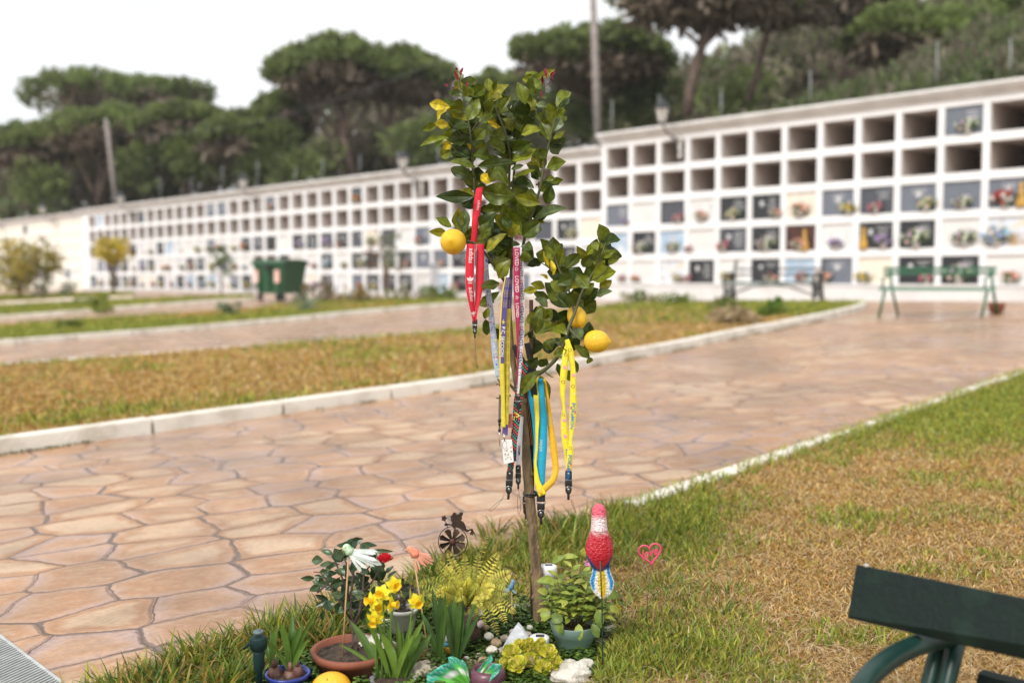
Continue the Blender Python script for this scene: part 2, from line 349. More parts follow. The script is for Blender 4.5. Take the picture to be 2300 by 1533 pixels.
def lawn(poly, h, name='lawn'):
    """filled lawn surface from an outline, on the terrain"""
    import bmesh
    P2 = np.array(poly); x0, y0 = P2.min(0); x1, y1 = P2.max(0)
    bm = bmesh.new(); vs = [bm.verts.new((x, y, 0)) for x, y in poly]; bm.faces.new(vs)
    for ax, lo, hi in (((1, 0, 0), x0, x1), ((0, 1, 0), y0, y1)):
        for c in np.arange(math.ceil(lo/.8)*.8, hi, .8):
            g = bm.verts[:]+bm.edges[:]+bm.faces[:]
            bmesh.ops.bisect_plane(bm, geom=g, plane_co=(c if ax[0] else 0, c if ax[1] else 0, 0), plane_no=ax)
    bmesh.ops.triangulate(bm, faces=bm.faces[:])
    for v in bm.verts: v.co.z = float(gz(v.co.x, v.co.y))+h
    bmesh.ops.recalc_face_normals(bm, faces=bm.faces[:])
    me = bpy.data.meshes.new(name); bm.to_mesh(me); bm.free(); me.materials.append(TURF)
    o = bpy.data.objects.new(name, me); S.collection.objects.link(o); return tag(o, kind='structure')
def inside(poly, x, y):
    P2 = np.array(poly); c = np.zeros(len(x), bool); n = len(P2)
    for i in range(n):
        x1, y1 = P2[i]; x2, y2 = P2[(i+1) % n]
        if y1 == y2: continue
        k = ((y1 > y) != (y2 > y)) & (x < (x2-x1)*(y-y1)/(y2-y1)+x1); c ^= k
    return c
# lawn 1 : the island beyond the path
def gp(*pix): return [tuple(G(u, v)[:2]) for u, v in pix]
front1 = line_w((0, 1022), (1110, 862), ext0=.5, n=14)[:-1]+gp((1110, 862), (1400, 810), (1650, 760), (1850, 719), (1925, 702), (1948, 693), (1938, 686), (1900, 683))
back1 = gp((1900, 683), (1650, 683), (1400, 688), (1260, 706), (1115, 738))+line_w((1115, 738), (0, 829), ext1=.6, n=12)[1:]
kerb(front1, .13, .10, 1.0, 1); kerb(back1[4:], .11, .07, 1.0, 1)
lw1 = offs(front1[:-3], .1)+[front1[-3], front1[-2]]+back1[1:4]+offs(back1[4:], .08)
lawn(lw1, .055)
# lawn 2, 3, 4 : the strips behind
front2 = line_w((0, 777), (1054, 686), ext0=.8, ext1=.12, n=14)
back2 = gp((1190, 676), (1000, 676), (700, 684))+line_w((640, 690), (0, 735), ext1=.8, n=10)
kerb(front2, .13, .10, 1.0, 1); lw2 = offs(front2, .1)+back2; lawn(lw2, .055); kerb(back2[3:], .11, .07, 1.0, 1)
front3 = line_w((0, 716), (577, 674), ext0=.8, n=10); back3 = line_w((560, 668), (0, 692), ext1=.8, n=10)
kerb(front3, .13, .10, 1.0, 1); lw3 = offs(front3, .1)+back3; lawn(lw3, .055); kerb(back3, .11, .07, 1.0, 1)
front4 = line_w((0, 682), (300, 668), ext0=.8, n=6); back4 = line_w((300, 661), (0, 667), ext1=.8, n=6)
kerb(front4, .13, .08, 1.0, 1); lw4 = front4+back4; lawn(lw4, .055)
# foreground lawn, right of the path
fe = line_w((240, 1533), (2300, 835), ext0=.35, ext1=1.2, n=60)
kerb(line_w((1385, 1145), (2300, 835), ext1=1.8, n=50), .09, .035, 1.0, -1)
lwf = offs(fe, -.07)+[(fe[-1][0]+4, fe[-1][1]-6), (14, .3), (-1.1, .3)]
lawn(lwf, .008)
BEDPIX = [(560, 1600), (575, 1470), (640, 1415), (720, 1385), (860, 1372), (1000, 1352), (1190, 1350), (1240, 1395), (1375, 1400), (1395, 1440), (1345, 1500), (1335, 1600)]
BED = [tuple(G(u, v)[:2]) for u, v in BEDPIX]
# ================================================================ GRASS
def vnoise(x, y, s, seed=0):
    x = x*s+seed*13.7; y = y*s+seed*7.3
    xi = np.floor(x).astype(int); yi = np.floor(y).astype(int); fx = x-xi; fy = y-yi; fx = fx*fx*(3-2*fx); fy = fy*fy*(3-2*fy)
    def h(a, b): 
        q = np.sin(a*127.1+b*311.7)*43758.5453; return q-np.floor(q)
    return (h(xi, yi)*(1-fx)+h(xi+1, yi)*fx)*(1-fy)+(h(xi, yi+1)*(1-fx)+h(xi+1, yi+1)*fx)*fy
def blades(name, xy, z, h, wd, lean, col, label=None, curl=.5, parent=None, mat=None, az=None):
    """xy Nx2 roots; h, wd, lean arrays; col Nx3"""
    N = len(xy); az = rng.uniform(0, 2*pi, N) if az is None else az; d = np.c_[np.cos(az), np.sin(az)]
    s = rng.uniform(0, 2*pi, N); sd = np.c_[np.cos(s), np.sin(s)]
    V = np.zeros((N, 8, 3)); C = np.zeros((N, 8, 3))
    for r, (q, ww) in enumerate(((0, .75), (.38, 1.), (.74, .72), (1, .12))):
        ho = lean*h*(q**1.7); zz = h*q*np.sqrt(np.maximum(.08, 1-(lean*q**curl)**2*.8))
        for k, sg in enumerate((-1, 1)):
            V[:, r*2+k, :2] = xy+d*ho[:, None]+sd*(wd*ww*.5*sg)[:, None]; V[:, r*2+k, 2] = z+zz
            C[:, r*2+k] = np.clip(col, 0, 1)
    b = np.arange(N)[:, None]*8; Q = np.concatenate([b+np.array([[0, 1, 3, 2]]), b+np.array([[2, 3, 5, 4]]), b+np.array([[4, 5, 7, 6]])], 0)
    o = npmesh(name, V.reshape(-1, 3), Q, mat or GRASSM, C.reshape(-1, 3), parent=parent)
    return o
GREENS = np.array([(.20, .25, .022), (.28, .31, .035), (.14, .19, .018), (.38, .36, .05)])
DRYS = np.array([(.50, .29, .075), (.56, .37, .12), (.40, .21, .045), (.42, .33, .06), (.36, .17, .03), (.62, .46, .22)])
def blob(u, v, r, x, y):
    g = G(u, v); return np.exp(-((x-g.x)**2+(y-g.y)**2)/(r*r))
def GE(y):        # sideways distance from that line to the path edge
    return np.interp(y, EDY, EDX)-.345*y+.25
EDY = [p[1] for p in fe]; EDX = [p[0] for p in fe]
def fg_green(x, y):
    g = .0+.75*blob(2290, 905, 1.4, x, y)+.35*blob(2200, 960, .5, x, y)+.9*blob(1330, 1230, .35, x, y)+.8*blob(1200, 1230, .3, x, y)+.5*blob(1560, 1130, .28, x, y)+.6*blob(1480, 1190, .25, x, y)
    g += .5*blob(1150, 1480, .35, x, y)+.6*blob(1450, 1480, .2, x, y)+.5*blob(1620, 1530, .15, x, y)+.9*blob(800, 1500, .6, x, y)+.5*blob(1480, 1330, .15, x, y)+.3*blob(1900, 1060, .5, x, y)
    g += 1.1*np.exp(-((x-.345*y-.0-GE(y))/(.22+.04*y))**2)*ss(4.2, 7, y)
    return g+(vnoise(x, y, 3.3, 1)-.5)*1.0+(vnoise(x, y, 9, 2)-.5)*.45-.10
def sample(poly, n, y0, y1, pw=1.6):
    """points inside poly and the camera's view, denser near the camera"""
    P2 = np.array(poly); out = []
    m = 0
    while m < n:
        k = n*3; q = rng.random(k); y = (y0**(1-pw)+(y1**(1-pw)-y0**(1-pw))*q)**(1/(1-pw)) if pw != 1 else y0*(y1/y0)**q
        x = rng.uniform(-.60, .60, k)*y; ok = inside(poly, x, y); out.append(np.c_[x, y][ok]); m += ok.sum()
        if m == 0: break
    return np.concatenate(out)[:n]
def pick(tab, n): return tab[rng.integers(0, len(tab), n)]
def lawn_grass(poly, n, y0, y1, gf, h0, label, up, pw=1.6, w0=.0035, name='lawn_grass', wk=.0009):
    xy = sample(poly, n, y0, y1, pw)
    if poly is lwf: xy = xy[~inside(BED, xy[:, 0], xy[:, 1])]; n = len(xy)
    x, y = xy.T; g = np.clip(gf(x, y), 0, 1); green = rng.random(n) < g
    col = np.where(green[:, None], pick(GREENS, n), pick(DRYS, n))*rng.uniform(.75, 1.25, (n, 1))
    h = h0*rng.uniform(.5, 1.3, n)*(1+.5*green)*(1+.3*(vnoise(x, y, 5, 4)-.5)); lean = np.where(green, rng.uniform(.2, .8, n), rng.uniform(.5, 1.15, n))
    wd = (w0+wk*y)*rng.uniform(.6, 1.3, n)
    o = blades(name, xy, gz(x, y)+up-.004, h, wd, lean, col); tag(o, label, 'grass', kind='stuff'); return o
lawn_grass(lwf, 170000, 2.25, 17, fg_green, .027, 'dry straw coloured lawn with green patches beside the paved path', .008)
l1g = lambda x, y: .0+.8*blob(1760, 690, 2.2, x, y)+.5*blob(1500, 690, 3, x, y)+.5*np.exp(-((y-15.5-.2*x)/1.2)**2)+(vnoise(x, y, .9, 5)-.5)*.75+(vnoise(x, y, 3, 6)-.5)*.4
lawn_grass(lw1, 70000, 6, 27, l1g, .045, 'brownish orange grass on the kerbed island lawn across the path', .055, pw=1.3, wk=.0014)
lawn_grass(lw2, 30000, 15, 45, lambda x, y: .3+(vnoise(x, y, .5, 8)-.5)*1.2+.5*(vnoise(x, y, .12, 3) > .5), .06, 'patchy green and brown grass on the second strip of lawn', .055, pw=1.2, wk=.0016)
lawn_grass(lw3+[], 12000, 20, 60, lambda x, y: .45+(vnoise(x, y, .4, 9)-.5)*1.2, .07, 'greenish grass on the third strip of lawn', .055, pw=1.1, wk=.0018)
lawn_grass(lw4, 8000, 25, 70, lambda x, y: .5+(vnoise(x, y, .4, 9)-.5)*1.2, .07, 'thin band of grass nearest the far cream niches', .055, pw=1.1, wk=.0018)
# ================================================================ NICHE WALL
def W(t, d, z):            # t along the wall (left +), d towards the camera
    return Vector((WALL0[0]+WDIR[0]*t+WN[0]*d, WALL0[1]+WDIR[1]*t+WN[1]*d, z))
WM = Matrix(((WDIR[0], WN[0], 0), (WDIR[1], WN[1], 0), (0, 0, 1)))
def wbox(mb, t0, t1, d0, d1, z0, z1): mb.box(W((t0+t1)/2, (d0+d1)/2, (z0+z1)/2), (abs(t1-t0), abs(d1-d0), z1-z0), WM)
RH, OW, OH = .78, .79, .60
GRANB = M_('black_granite', (.018, .018, .021), (.035, .036, .04), .22, 40); GRANG = M_('blue_grey_granite', (.12, .135, .17), (.17, .185, .22), .25, 30)
GRAND = M_('dark_grey_granite', (.05, .055, .07), (.09, .095, .11), .25, 30)
MARB = M_('white_marble', (.78, .77, .75), (.62, .62, .61), .3, 3, dist=2); CRM = M_('cream_marble', (.78, .72, .62), (.70, .63, .52), .4, 3, dist=1)
PICB = M_('sea_picture', (.48, .58, .68), (.66, .69, .72), .4, 3.5, c3=(.28, .42, .56)); PICL = M_('landscape_picture', (.66, .60, .45), (.40, .28, .16), .4, 3, c3=(.65, .70, .78))
PICR = M_('dark_red_picture', (.10, .03, .02), (.035, .02, .018), .4, 5); LIDW = M_('white_lid', (.70, .69, .675), (.64, .63, .615), .6, 2); LIDC = M_('cream_lid', (.82, .79, .69), (.78, .74, .63), .7, 2)
TXT = M_('engraved_letters', (.60, .60, .60), (.5, .5, .5), .5, 20); GOLD = M_('gold_statue', (.55, .33, .06), (.42, .24, .04), .4, 20)
PM = {'k': GRANB, 'g': GRANG, 'd': GRAND, 'w': LIDW, 'm': MARB, 'c': CRM, 'b': PICB, 'l': PICL, 'r': PICR, 'C': LIDC}
PN = {'k': 'black', 'g': 'blue grey', 'd': 'dark grey', 'w': 'white', 'm': 'white marble', 'c': 'cream', 'b': 'blue sea picture', 'l': 'landscape picture', 'r': 'dark red', 'C': 'cream'}
plate_cache = {}
def plate_mesh(k, ow, oh, var):
    key = (k, ow, oh, var)
    if key not in plate_cache:
        mb = MB(); mb.box((0, 0, 0), (ow+.02, .03, oh+.02), bev=0)
        if k in 'kgdmb' and var:           # a few rows of engraved writing and a small oval portrait
            mb.mi = 1; r2 = random.Random(var*7+ord(k))
            x0 = r2.choice((-.24, -.1, .02)); 
            for i in range(r2.randint(3, 6)): mb.box((x0+r2.uniform(-.02, .02)+.1, .0165, .18-i*.065), (r2.uniform(.16, .34), .004, .016))
            if var % 2: mb.lathe((-x0-.1 if abs(x0) > .05 else -.25, .017, .08), [(.055, 0), (.055, .004), (0, .005)], 14, 1, 1, Matrix.Rotation(-pi/2, 3, 'X') @ Matrix.Diagonal((1, 1.3, 1)))
        o = mb.build('plaque', [PM[k], TXT], smooth=False); me = o.data; bpy.data.objects.remove(o); plate_cache[key] = me
    return plate_cache[key]
WROT = math.atan2(WDIR[1], WDIR[0])+pi       # local +x to the right, local +y ... faces the camera through -y flip
def put_plate(k, t, z, par, ow=OW, oh=OH, var=0):
    me = plate_mesh(k, ow, oh, var); o = bpy.data.objects.new('plaque', me); S.collection.objects.link(o)
    o.location = W(t, -.06, z); o.rotation_euler = (0, 0, WROT+pi); o.parent = par
    o.location = o.location-Vector(par.location); return o
def section(tl, W_, n, zt, t_hi, t_lo, rows, open_rows, closed, label, ow=OW, rh=RH, oh=OH, frame=WHITE, cz=.39, corn=True, zb_over=None, plm='w'):
    """tl = t of the left edge of column 0 (rightmost column .. leftmost when W_>0 means to the left)"""
    root = empty('niche_block', W((t_lo+t_hi)/2, 0, .45), label, 'niche wall', 'white burial niche blocks'); DEP = 2.3
    edges = [(tl+W_*k-ow, tl+W_*k) for k in range(n)]      # (right edge, left edge) in t
    edges.sort(); ztop = zt+cz
    f = MB(); last = t_lo
    zlow = zt-rh*(rows-1)-oh
    for a, b in edges+[(t_hi, t_hi)]:                       # white post faces
        if a-last > .01: wbox(f, last, a, 0, -.12, zlow-.001, zt+.001)
        last = b
    for r in range(rows+1):                                 # rails between rows, 3 mm proud
        z1 = zt-rh*r+(rh-oh) if r else zt+.15; z0 = zt-rh*r if r < rows else None
        if r == rows: break
        wbox(f, t_lo+.004, t_hi-.004, .004, -.12, zt-rh*r, zt-rh*r+(rh-oh) if r else zt+.16)
    f.build('frame', frame, root, smooth=False)
    pl = MB(); wbox(pl, t_lo+.002, t_hi-.002, .035, -DEP, -.4, zlow); wbox(pl, t_lo, t_hi, .06, .0, zlow-.06, zlow-.001); pl.build('plinth', WHITE2, root, smooth=False)
    c = MB()
    for d0, z0, z1 in ((.05, zt+.155, zt+.21), (.10, zt+.21, zt+.27), (.17, zt+.27, zt+.33), (.22, zt+.33, ztop)):
        wbox(c, t_lo-.03, t_hi+.03, d0, -DEP-.1, z0+.0005, z1)
    c.build('cornice', M_cor, root, smooth=False)
    li = MB()                                               # cement lining of the chambers
    for r in range(rows):
        z1 = zt-rh*r; z0 = z1-oh
        wbox(li, t_lo+.01, t_hi-.01, -.121, -DEP, z1+.02, z1+(rh-oh)-.02)
    wbox(li, t_lo+.01, t_hi-.01, -DEP, -DEP-.08, zlow, zt+.1); last = t_lo+.01
    for a, b in edges+[(t_hi-.01, t_hi)]:
        if a-last > .01: wbox(li, last+.015, a-.015, -.1205, -DEP+.002, zlow, zt+.03)
        last = b
    li.build('chamber_lining', CEMENT, root, smooth=False)
    k = 0
    for (col, row), kind in closed.items():
        a, b = tl+W_*col-ow, tl+W_*col; put_plate(kind, (a+b)/2, zt-rh*row-oh/2, root, ow, oh, (col*5+row*3) % 4 if kind != 'w' else 0)
    return root
M_cor = M_('cornice_render', (.80, .795, .785), (.66, .65, .63), .75, 2.2, .2, 25)
zA = E+3.61; zB = zA-.32
# closed rows of the tall block, column 0 = leftmost (next to the step)
A3 = 'gwdmkkcgdggg'; A4 = 'bkbwdkrmkkwl'; A5 = 'wwlkmkbgckkw'
pa = {(c, 2): A3[c] for c in range(12)}; pa.update({(c, 3): A4[c] for c in range(12)}); pa.update({(c, 4): A5[c] for c in range(12)}); pa[(10, 0)] = 'g'
for c in (12, 13, 14, 15):
    for r in (2, 3, 4): pa[(c, r)] = random.choice('wkgdm')
section(0., -.927, 16, zA, .17, -14.95, 5, 2, pa, 'tall white niche block right of the step, two open rows above plaques')
r3 = random.Random(5)
def rnd_rows(n, top, wts='wwwmgdkkkkclgdbr'):
    d = {(c, r): r3.choice(wts) for c in range(n) for r in (2, 3, 4)}; d.update(top); return d
pB1 = rnd_rows(12, {}); pB1.update({(0, 2): 'c', (1, 2): 'k', (4, 2): 'k', (5, 2): 'm', (6, 2): 'k', (7, 2): 'm', (6, 3): 'k', (4, 3): 'k', (6, 4): 'k', (10, 4): 'k', (9, 3): 'k', (10, 3): 'd', (9, 4): 'k'})
section(.95, .926, 12, zB, 11.32, .175, 5, 2, pB1, 'lower white niche block just left of the step, half hidden by the lemon tree')
pB2 = rnd_rows(25, {(0, 0): 'd', (6, 0): 'g', (11, 0): 'g', (10, 0): 'g', (18, 0): 'd', (23, 0): 'b'})
section(12.0, .977, 25, zB, 36.35, 11.325, 5, 2, pB2, 'long white niche block behind the green waste container')
pc = {(c, r): 'C' for c in range(22) for r in range(4)}
for c in range(22):
    pc[(c, 4)] = r3.choice('Cgdmm'); pc[(c, 5)] = 'C'
pc[(9, 0)] = 'k'; pc[(13, 1)] = 'k'
section(37.1, .9, 22, zB-.1, 60., 36.36, 6, 0, {k: v for k, v in pc.items() if k[0] < 16}, 'cream niche block at the far left end of the wall', ow=.80, rh=.66, oh=.52, frame=CREAM)
# ---- bouquets in front of the plaques
petal_cols = {'white': (.80, .78, .72), 'pink': (.72, .25, .32), 'peach': (.80, .50, .34), 'red': (.50, .03, .04), 'yellow': (.80, .60, .08), 'lilac': (.55, .36, .62), 'cream': (.80, .70, .50), 'blue white': (.45, .58, .78), 'orange': (.78, .27, .05)}
def bouquet_mesh(cn):
    mb = MB(); c = petal_cols[cn]; r = random.Random(len(cn)*31+ord(cn[0]))
    for i in range(26):
        a = r.uniform(0, 2*pi); q = r.uniform(0, 1)**.5; x = cos(a)*q*.20; z = .17+sin(a)*q*.10; y = r.uniform(-.07, .03)-.05*(1-q); cc = tuple(min(1, v*r.uniform(.7, 1.12)) for v in c)+(1,)
        if r.random() < .2: cc = (.75, .72, .65, 1)
        for k in range(7):
            b = 2*pi*k/7+r.random(); rr = .036
            mb.leaf((x, y, z), (x+cos(b)*rr, y-.012, z+sin(b)*rr), .034, (0, -1, 0), .3, .3, cc, n=3)
    for i in range(34):
        a = r.uniform(0, 2*pi); L = r.uniform(.10, .24); g = r.uniform(.5, 1.3)
        mb.leaf((r.uniform(-.06, .06), 0, .13), (cos(a)*L*1.1, r.uniform(-.08, .05), .15+sin(a)*L*.7), .045, (0, -1, .3), .2, .2, (.05*g, .10*g, .03*g, 1), n=3)
    o = mb.build('bouquet', LEAFM); me = o.data; bpy.data.objects.remove(o); return me
BQ = {k: bouquet_mesh(k) for k in petal_cols}
POTM = M_('bouquet_vase', (.62, .60, .57), (.5, .48, .45), .5, 9)
vz = MB(); vz.lathe((0, 0, 0), [(.035, 0), (.055, .03), (.06, .09), (.045, .13), (.05, .14)], 12); vo = vz.build('vase', POTM); VZ = vo.data; bpy.data.objects.remove(vo)
ORD = ['first', 'second', 'third', 'fourth', 'fifth', 'sixth', 'seventh', 'eighth', 'ninth', 'tenth', 'eleventh', 'twelfth', 'thirteenth', 'fourteenth', 'fifteenth', 'sixteenth', 'seventeenth', 'eighteenth', 'nineteenth', 'twentieth', 'twenty-first', 'twenty-second', 'twenty-third', 'twenty-fourth', 'twenty-fifth']
ROWN = {0: 'top', 1: 'second', 2: 'third', 3: 'fourth', 4: 'bottom'}
def bouquet(cn, t, z, label, sc=1., d=.02, parts=True):
    r = empty('flower_bouquet', W(t, d, z), label, 'bouquet', 'flower bouquets at the niches'); r.rotation_euler = (0, 0, WROT); r.scale = (sc,)*3
    for nm, me in (('flowers', BQ[cn]), ('vase', VZ)):
        o = bpy.data.objects.new(nm, me); S.collection.objects.link(o); o.parent = r
def bq_at(sec, c, r, cn, off=0, sc=1., dz=0):
    tl, W_, zt, nm = {'A': (0., -.927, zA, 'tall right block'), 'B': (.95, .926, zB, 'block left of the step'), 'D': (12., .977, zB, 'block behind container')}[sec]
    side = 'left' if W_ < 0 else 'right'
    bouquet(cn, tl+W_*c-OW/2-off, zt-RH*r-OH+dz, f'{cn} flowers, {ORD[c]} niche from {side}, {ROWN[r]} row, {nm}', sc)
for c, r, cn, off, sc in ((10, 0, 'white', .1, 1.2), (0, 2, 'lilac', .32, .7), (2, 2, 'pink', .22, .95), (3, 2, 'peach', 0, 1.05), (4, 2, 'cream', 0, 1.15), (5, 2, 'peach', .3, .8), (6, 2, 'peach', 0, 1.25), (7, 2, 'yellow', .3, 1.05), (8, 2, 'pink', 0, 1.0),
        (9, 2, 'cream', .2, 1.15), (10, 2, 'white', .05, 1.05), (11, 2, 'red', -.05, 1.35), (1, 3, 'white', -.1, 1.2), (2, 3, 'white', .05, 1.1), (3, 3, 'pink', -.38, .7), (4, 3, 'pink', -.25, 1.1), (5, 3, 'white', .05, 1.3), (6, 3, 'peach', 0, 1.0), (7, 3, 'lilac', 0, .95),
        (8, 3, 'lilac', .2, 1.1), (9, 3, 'white', 0, 1.5), (10, 3, 'white', .1, 1.3), (11, 3, 'blue white', -.2, 1.5), (0, 4, 'pink', .2, .8), (1, 4, 'orange', -.25, .8), (2, 4, 'cream', .2, .8), (3, 4, 'pink', -.4, .8), (4, 4, 'yellow', -.1, 1.1), (5, 4, 'peach', .2, .9),
        (6, 4, 'red', .1, 1.0), (7, 4, 'peach', -.3, 1.1), (8, 4, 'yellow', -.25, 1.0), (9, 4, 'pink', .25, .9), (10, 4, 'white', 0, 1.5), (11, 4, 'peach', .1, 1.0), (12, 4, 'pink', -.2, .9)):
    bq_at('A', c, r, cn, off, sc)
for c, r, cn in ((1, 2, 'cream'), (0, 3, 'cream'), (3, 2, 'pink'), (5, 2, 'red'), (4, 3, 'peach'), (6, 4, 'pink'), (7, 3, 'peach'), (4, 4, 'red'), (8, 2, 'red'), (9, 4, 'white'), (10, 4, 'lilac'), (11, 4, 'yellow'), (9, 3, 'peach'), (10, 3, 'cream'), (3, 3, 'lilac'), (11, 2, 'cream')):
    bq_at('B', c, r, cn, r3.uniform(-.2, .25), r3.uniform(.9, 1.35))
done = set()
for i in range(90):
    c = r3.randrange(25); r = r3.choice((2, 3, 3, 4, 4))
    if (c, r) in done: continue
    done.add((c, r)); bq_at('D', c, r, r3.choice(list(petal_cols)), r3.uniform(-.25, .3), r3.uniform(.9, 1.5))
for c, cn in ((0, 'orange'), (6, 'peach')): bq_at('D', c, 0, cn, 0, 1.2)
# golden devotional figures beside some plaques
def figurine(c, r, off, lab):
    t = 0-.927*c-OW/2-off; z = zA-RH*r-OH+.003; mb = MB(); mb.lathe((0, 0, 0), [(.11, 0), (.115, .03), (.095, .14), (.065, .27), (.05, .33), (.028, .35), (.045, .39), (.05, .43), (.03, .47), (.012, .50)], 14, 1, .6)
    mb.tube([(-.05, -.02, .28), (0, -.07, .24), (.05, -.02, .28)], .02, 6)
    o = mb.build('golden_figurine', GOLD); o.location = W(t, .01, z); o.rotation_euler = (0, 0, WROT); tag(o, lab, 'figurine', 'golden figures at the niches')
figurine(11, 2, .25, 'golden robed figure beside red flowers in the third row near the right edge')
figurine(6, 3, .12, 'golden figure on the dark red plaque in the fourth row')
figurine(8, 3, -.28, 'small golden figure on the black plaque in the fourth row')
# ---- lanterns on brackets
IRON = M_('black_iron', (.015, .016, .02), (.03, .03, .035), .45, 20); LGL = M_('frosted_lamp_glass', (.82, .80, .74), (.75, .73, .67), .3, 5)
LGL.node_tree.nodes['Principled BSDF'].inputs['Transmission Weight'].default_value = .3
def lantern(t, zc, label):
    r = empty('wall_lantern', W(t, 0, zc), label, 'lantern', 'lanterns along the niche wall'); r.rotation_euler = (0, 0, WROT)
    b = MB(); b.box((.0, -.03, -.62), (.07, .06, .55)); b.build('mount_plate', CREAM, None, False)
    o = bpy.context.scene.objects[-1]; o = S.collection.objects[-1]; o.parent = r
    b = MB(); b.tube([(0, -.05, -.45), (0, -.32, -.40), (0, -.62, -.30), (0, -.78, -.12)], .024, 6); b.tube([(0, -.06, -.75), (0, -.25, -.68), (0, -.35, -.45)], .02, 6); b.tube([(0, -.30, -.62), (.0, -.42, -.58), (0, -.45, -.48), (0, -.36, -.46)], .016, 6)
    b.lathe((0, -.8, -.13), [(.02, 0), (.09, .02), (.11, .05)], 8); o = b.build('bracket', IRON); o.parent = r
    b = MB(); b.lathe((0, -.8, -.07), [(.10, 0), (.19, .34)], 6, cap=True); o = b.build('lamp_glass', LGL, smooth=False); o.parent = r
    b = MB(); b.lathe((0, -.8, .275), [(.235, 0), (.22, .03), (.15, .12), (.10, .17), (.09, .2), (.04, .24), (.012, .31)], 6)
    for k in range(6): a = 2*pi*k/6; b.tube([(cos(a)*.105, -.8+sin(a)*.105, -.07), (cos(a)*.196, -.8+sin(a)*.196, .28)], .011, 4)
    o = b.build('lamp_cap', IRON, smooth=False); o.parent = r
def t_at(u):       # where the viewing column u meets the wall face
    x = (u-1150)/F; Y = (WALL0[0]*1.002+WALL0[1])/(1.002+x)/1.0
    # solve x*Y = W0x - (Y-W0y)*.998
    Y = (WALL0[0]+.998*WALL0[1])/(x+.998); return (Y-WALL0[1])/WDIR[1]
for u, z, lb in ((1525, zA+.42, 'black topped lantern on the tall block right of the utility pole'), (950, zB+.38, 'lantern on the wall just left of the lemon tree crown'), (590, zB+.38, 'lantern on the wall above the green container'), (313, zB+.38, 'lantern on the wall above the small yellow tree'), (135, zB+.38, 'lantern on the cream niche block'), (20, zB+.38, 'lantern at the left edge of the wall')):
    lantern(t_at(u), z, lb)
# ================================================================ HILL, PINES
def hz(x, y):
    d = -walld(x, y)-2.2; t = wallt(x, y); s = .10+.42*(1-ss(-16, 14, t)); k = np.clip(d, 0, 200)
    zt = zB+.1+.3*(t < 0)
    return zt-.35+s*np.minimum(k, 26)+.10*np.clip(k-26, 0, 80)+.35*(vnoise(x, y, .35, 11)-.5)*ss(0, 3, d)-6*(d < -.1)
T_, D_ = np.meshgrid(np.linspace(-45, 110, 110), np.r_[0, .3, np.linspace(1, 90, 60)]); X_ = WALL0[0]+WDIR[0]*T_-WN[0]*(D_+2.45); Y_ = WALL0[1]+WDIR[1]*T_-WN[1]*(D_+2.45)
HILLM = M_('hillside_soil', (.085, .06, .045), (.045, .05, .022), .95, .8, .8, 6, c3=(.07, .075, .03))
ii = np.arange(T_.size).reshape(T_.shape); tag(npmesh('hillside', np.c_[X_.ravel(), Y_.ravel(), hz(X_, Y_).ravel()], np.c_[ii[:-1, :-1].ravel(), ii[1:, :-1].ravel(), ii[1:, 1:].ravel(), ii[:-1, 1:].ravel()], HILLM, smooth=True), kind='structure')
def tufts(name, cen, rad, n, size, col, parent=None, flat=.6, mat=None, up=.5, var=.25):
    """n small needle/leaf pieces spread through every clump; cen Kx3, rad K"""
    K = len(cen); cen = np.asarray(cen, float); rad = np.asarray(rad, float); col = np.asarray(col, float)
    d = rng.normal(size=(K, n, 3)); d /= np.linalg.norm(d, axis=2, keepdims=True); r = rng.uniform(.45, 1, (K, n, 1))**.6
    p = cen[:, None]+d*r*rad[:, None, None]*np.array([1, 1, flat]); p = p.reshape(-1, 3); N = len(p)
    a = d.reshape(-1, 3)+np.array([0, 0, up])+rng.normal(scale=.5, size=(N, 3)); a /= np.linalg.norm(a, axis=1, keepdims=True)
    b = np.cross(a, rng.normal(size=(N, 3))); b /= np.linalg.norm(b, axis=1, keepdims=True); s = size*rng.uniform(.6, 1.4, (N, 1))
    V = np.stack([p-b*s*.22, p+b*s*.22, p+b*s*.16+a*s, p-b*s*.16+a*s], 1).reshape(-1, 3)
    c = np.repeat(col, n, 0)*rng.uniform(1-var, 1+var, (N, 1)); C = np.repeat(c, 4, 0)
    return npmesh(name, V, np.arange(N*4).reshape(-1, 4), mat or PINEM, C, parent)
PG = np.array([(.155, .20, .06), (.18, .23, .065), (.135, .165, .06), (.20, .24, .08)])
PBR = np.array([(.26, .205, .15), (.22, .175, .13)])
pine_group = 'stone pines on the slope behind the niche wall'
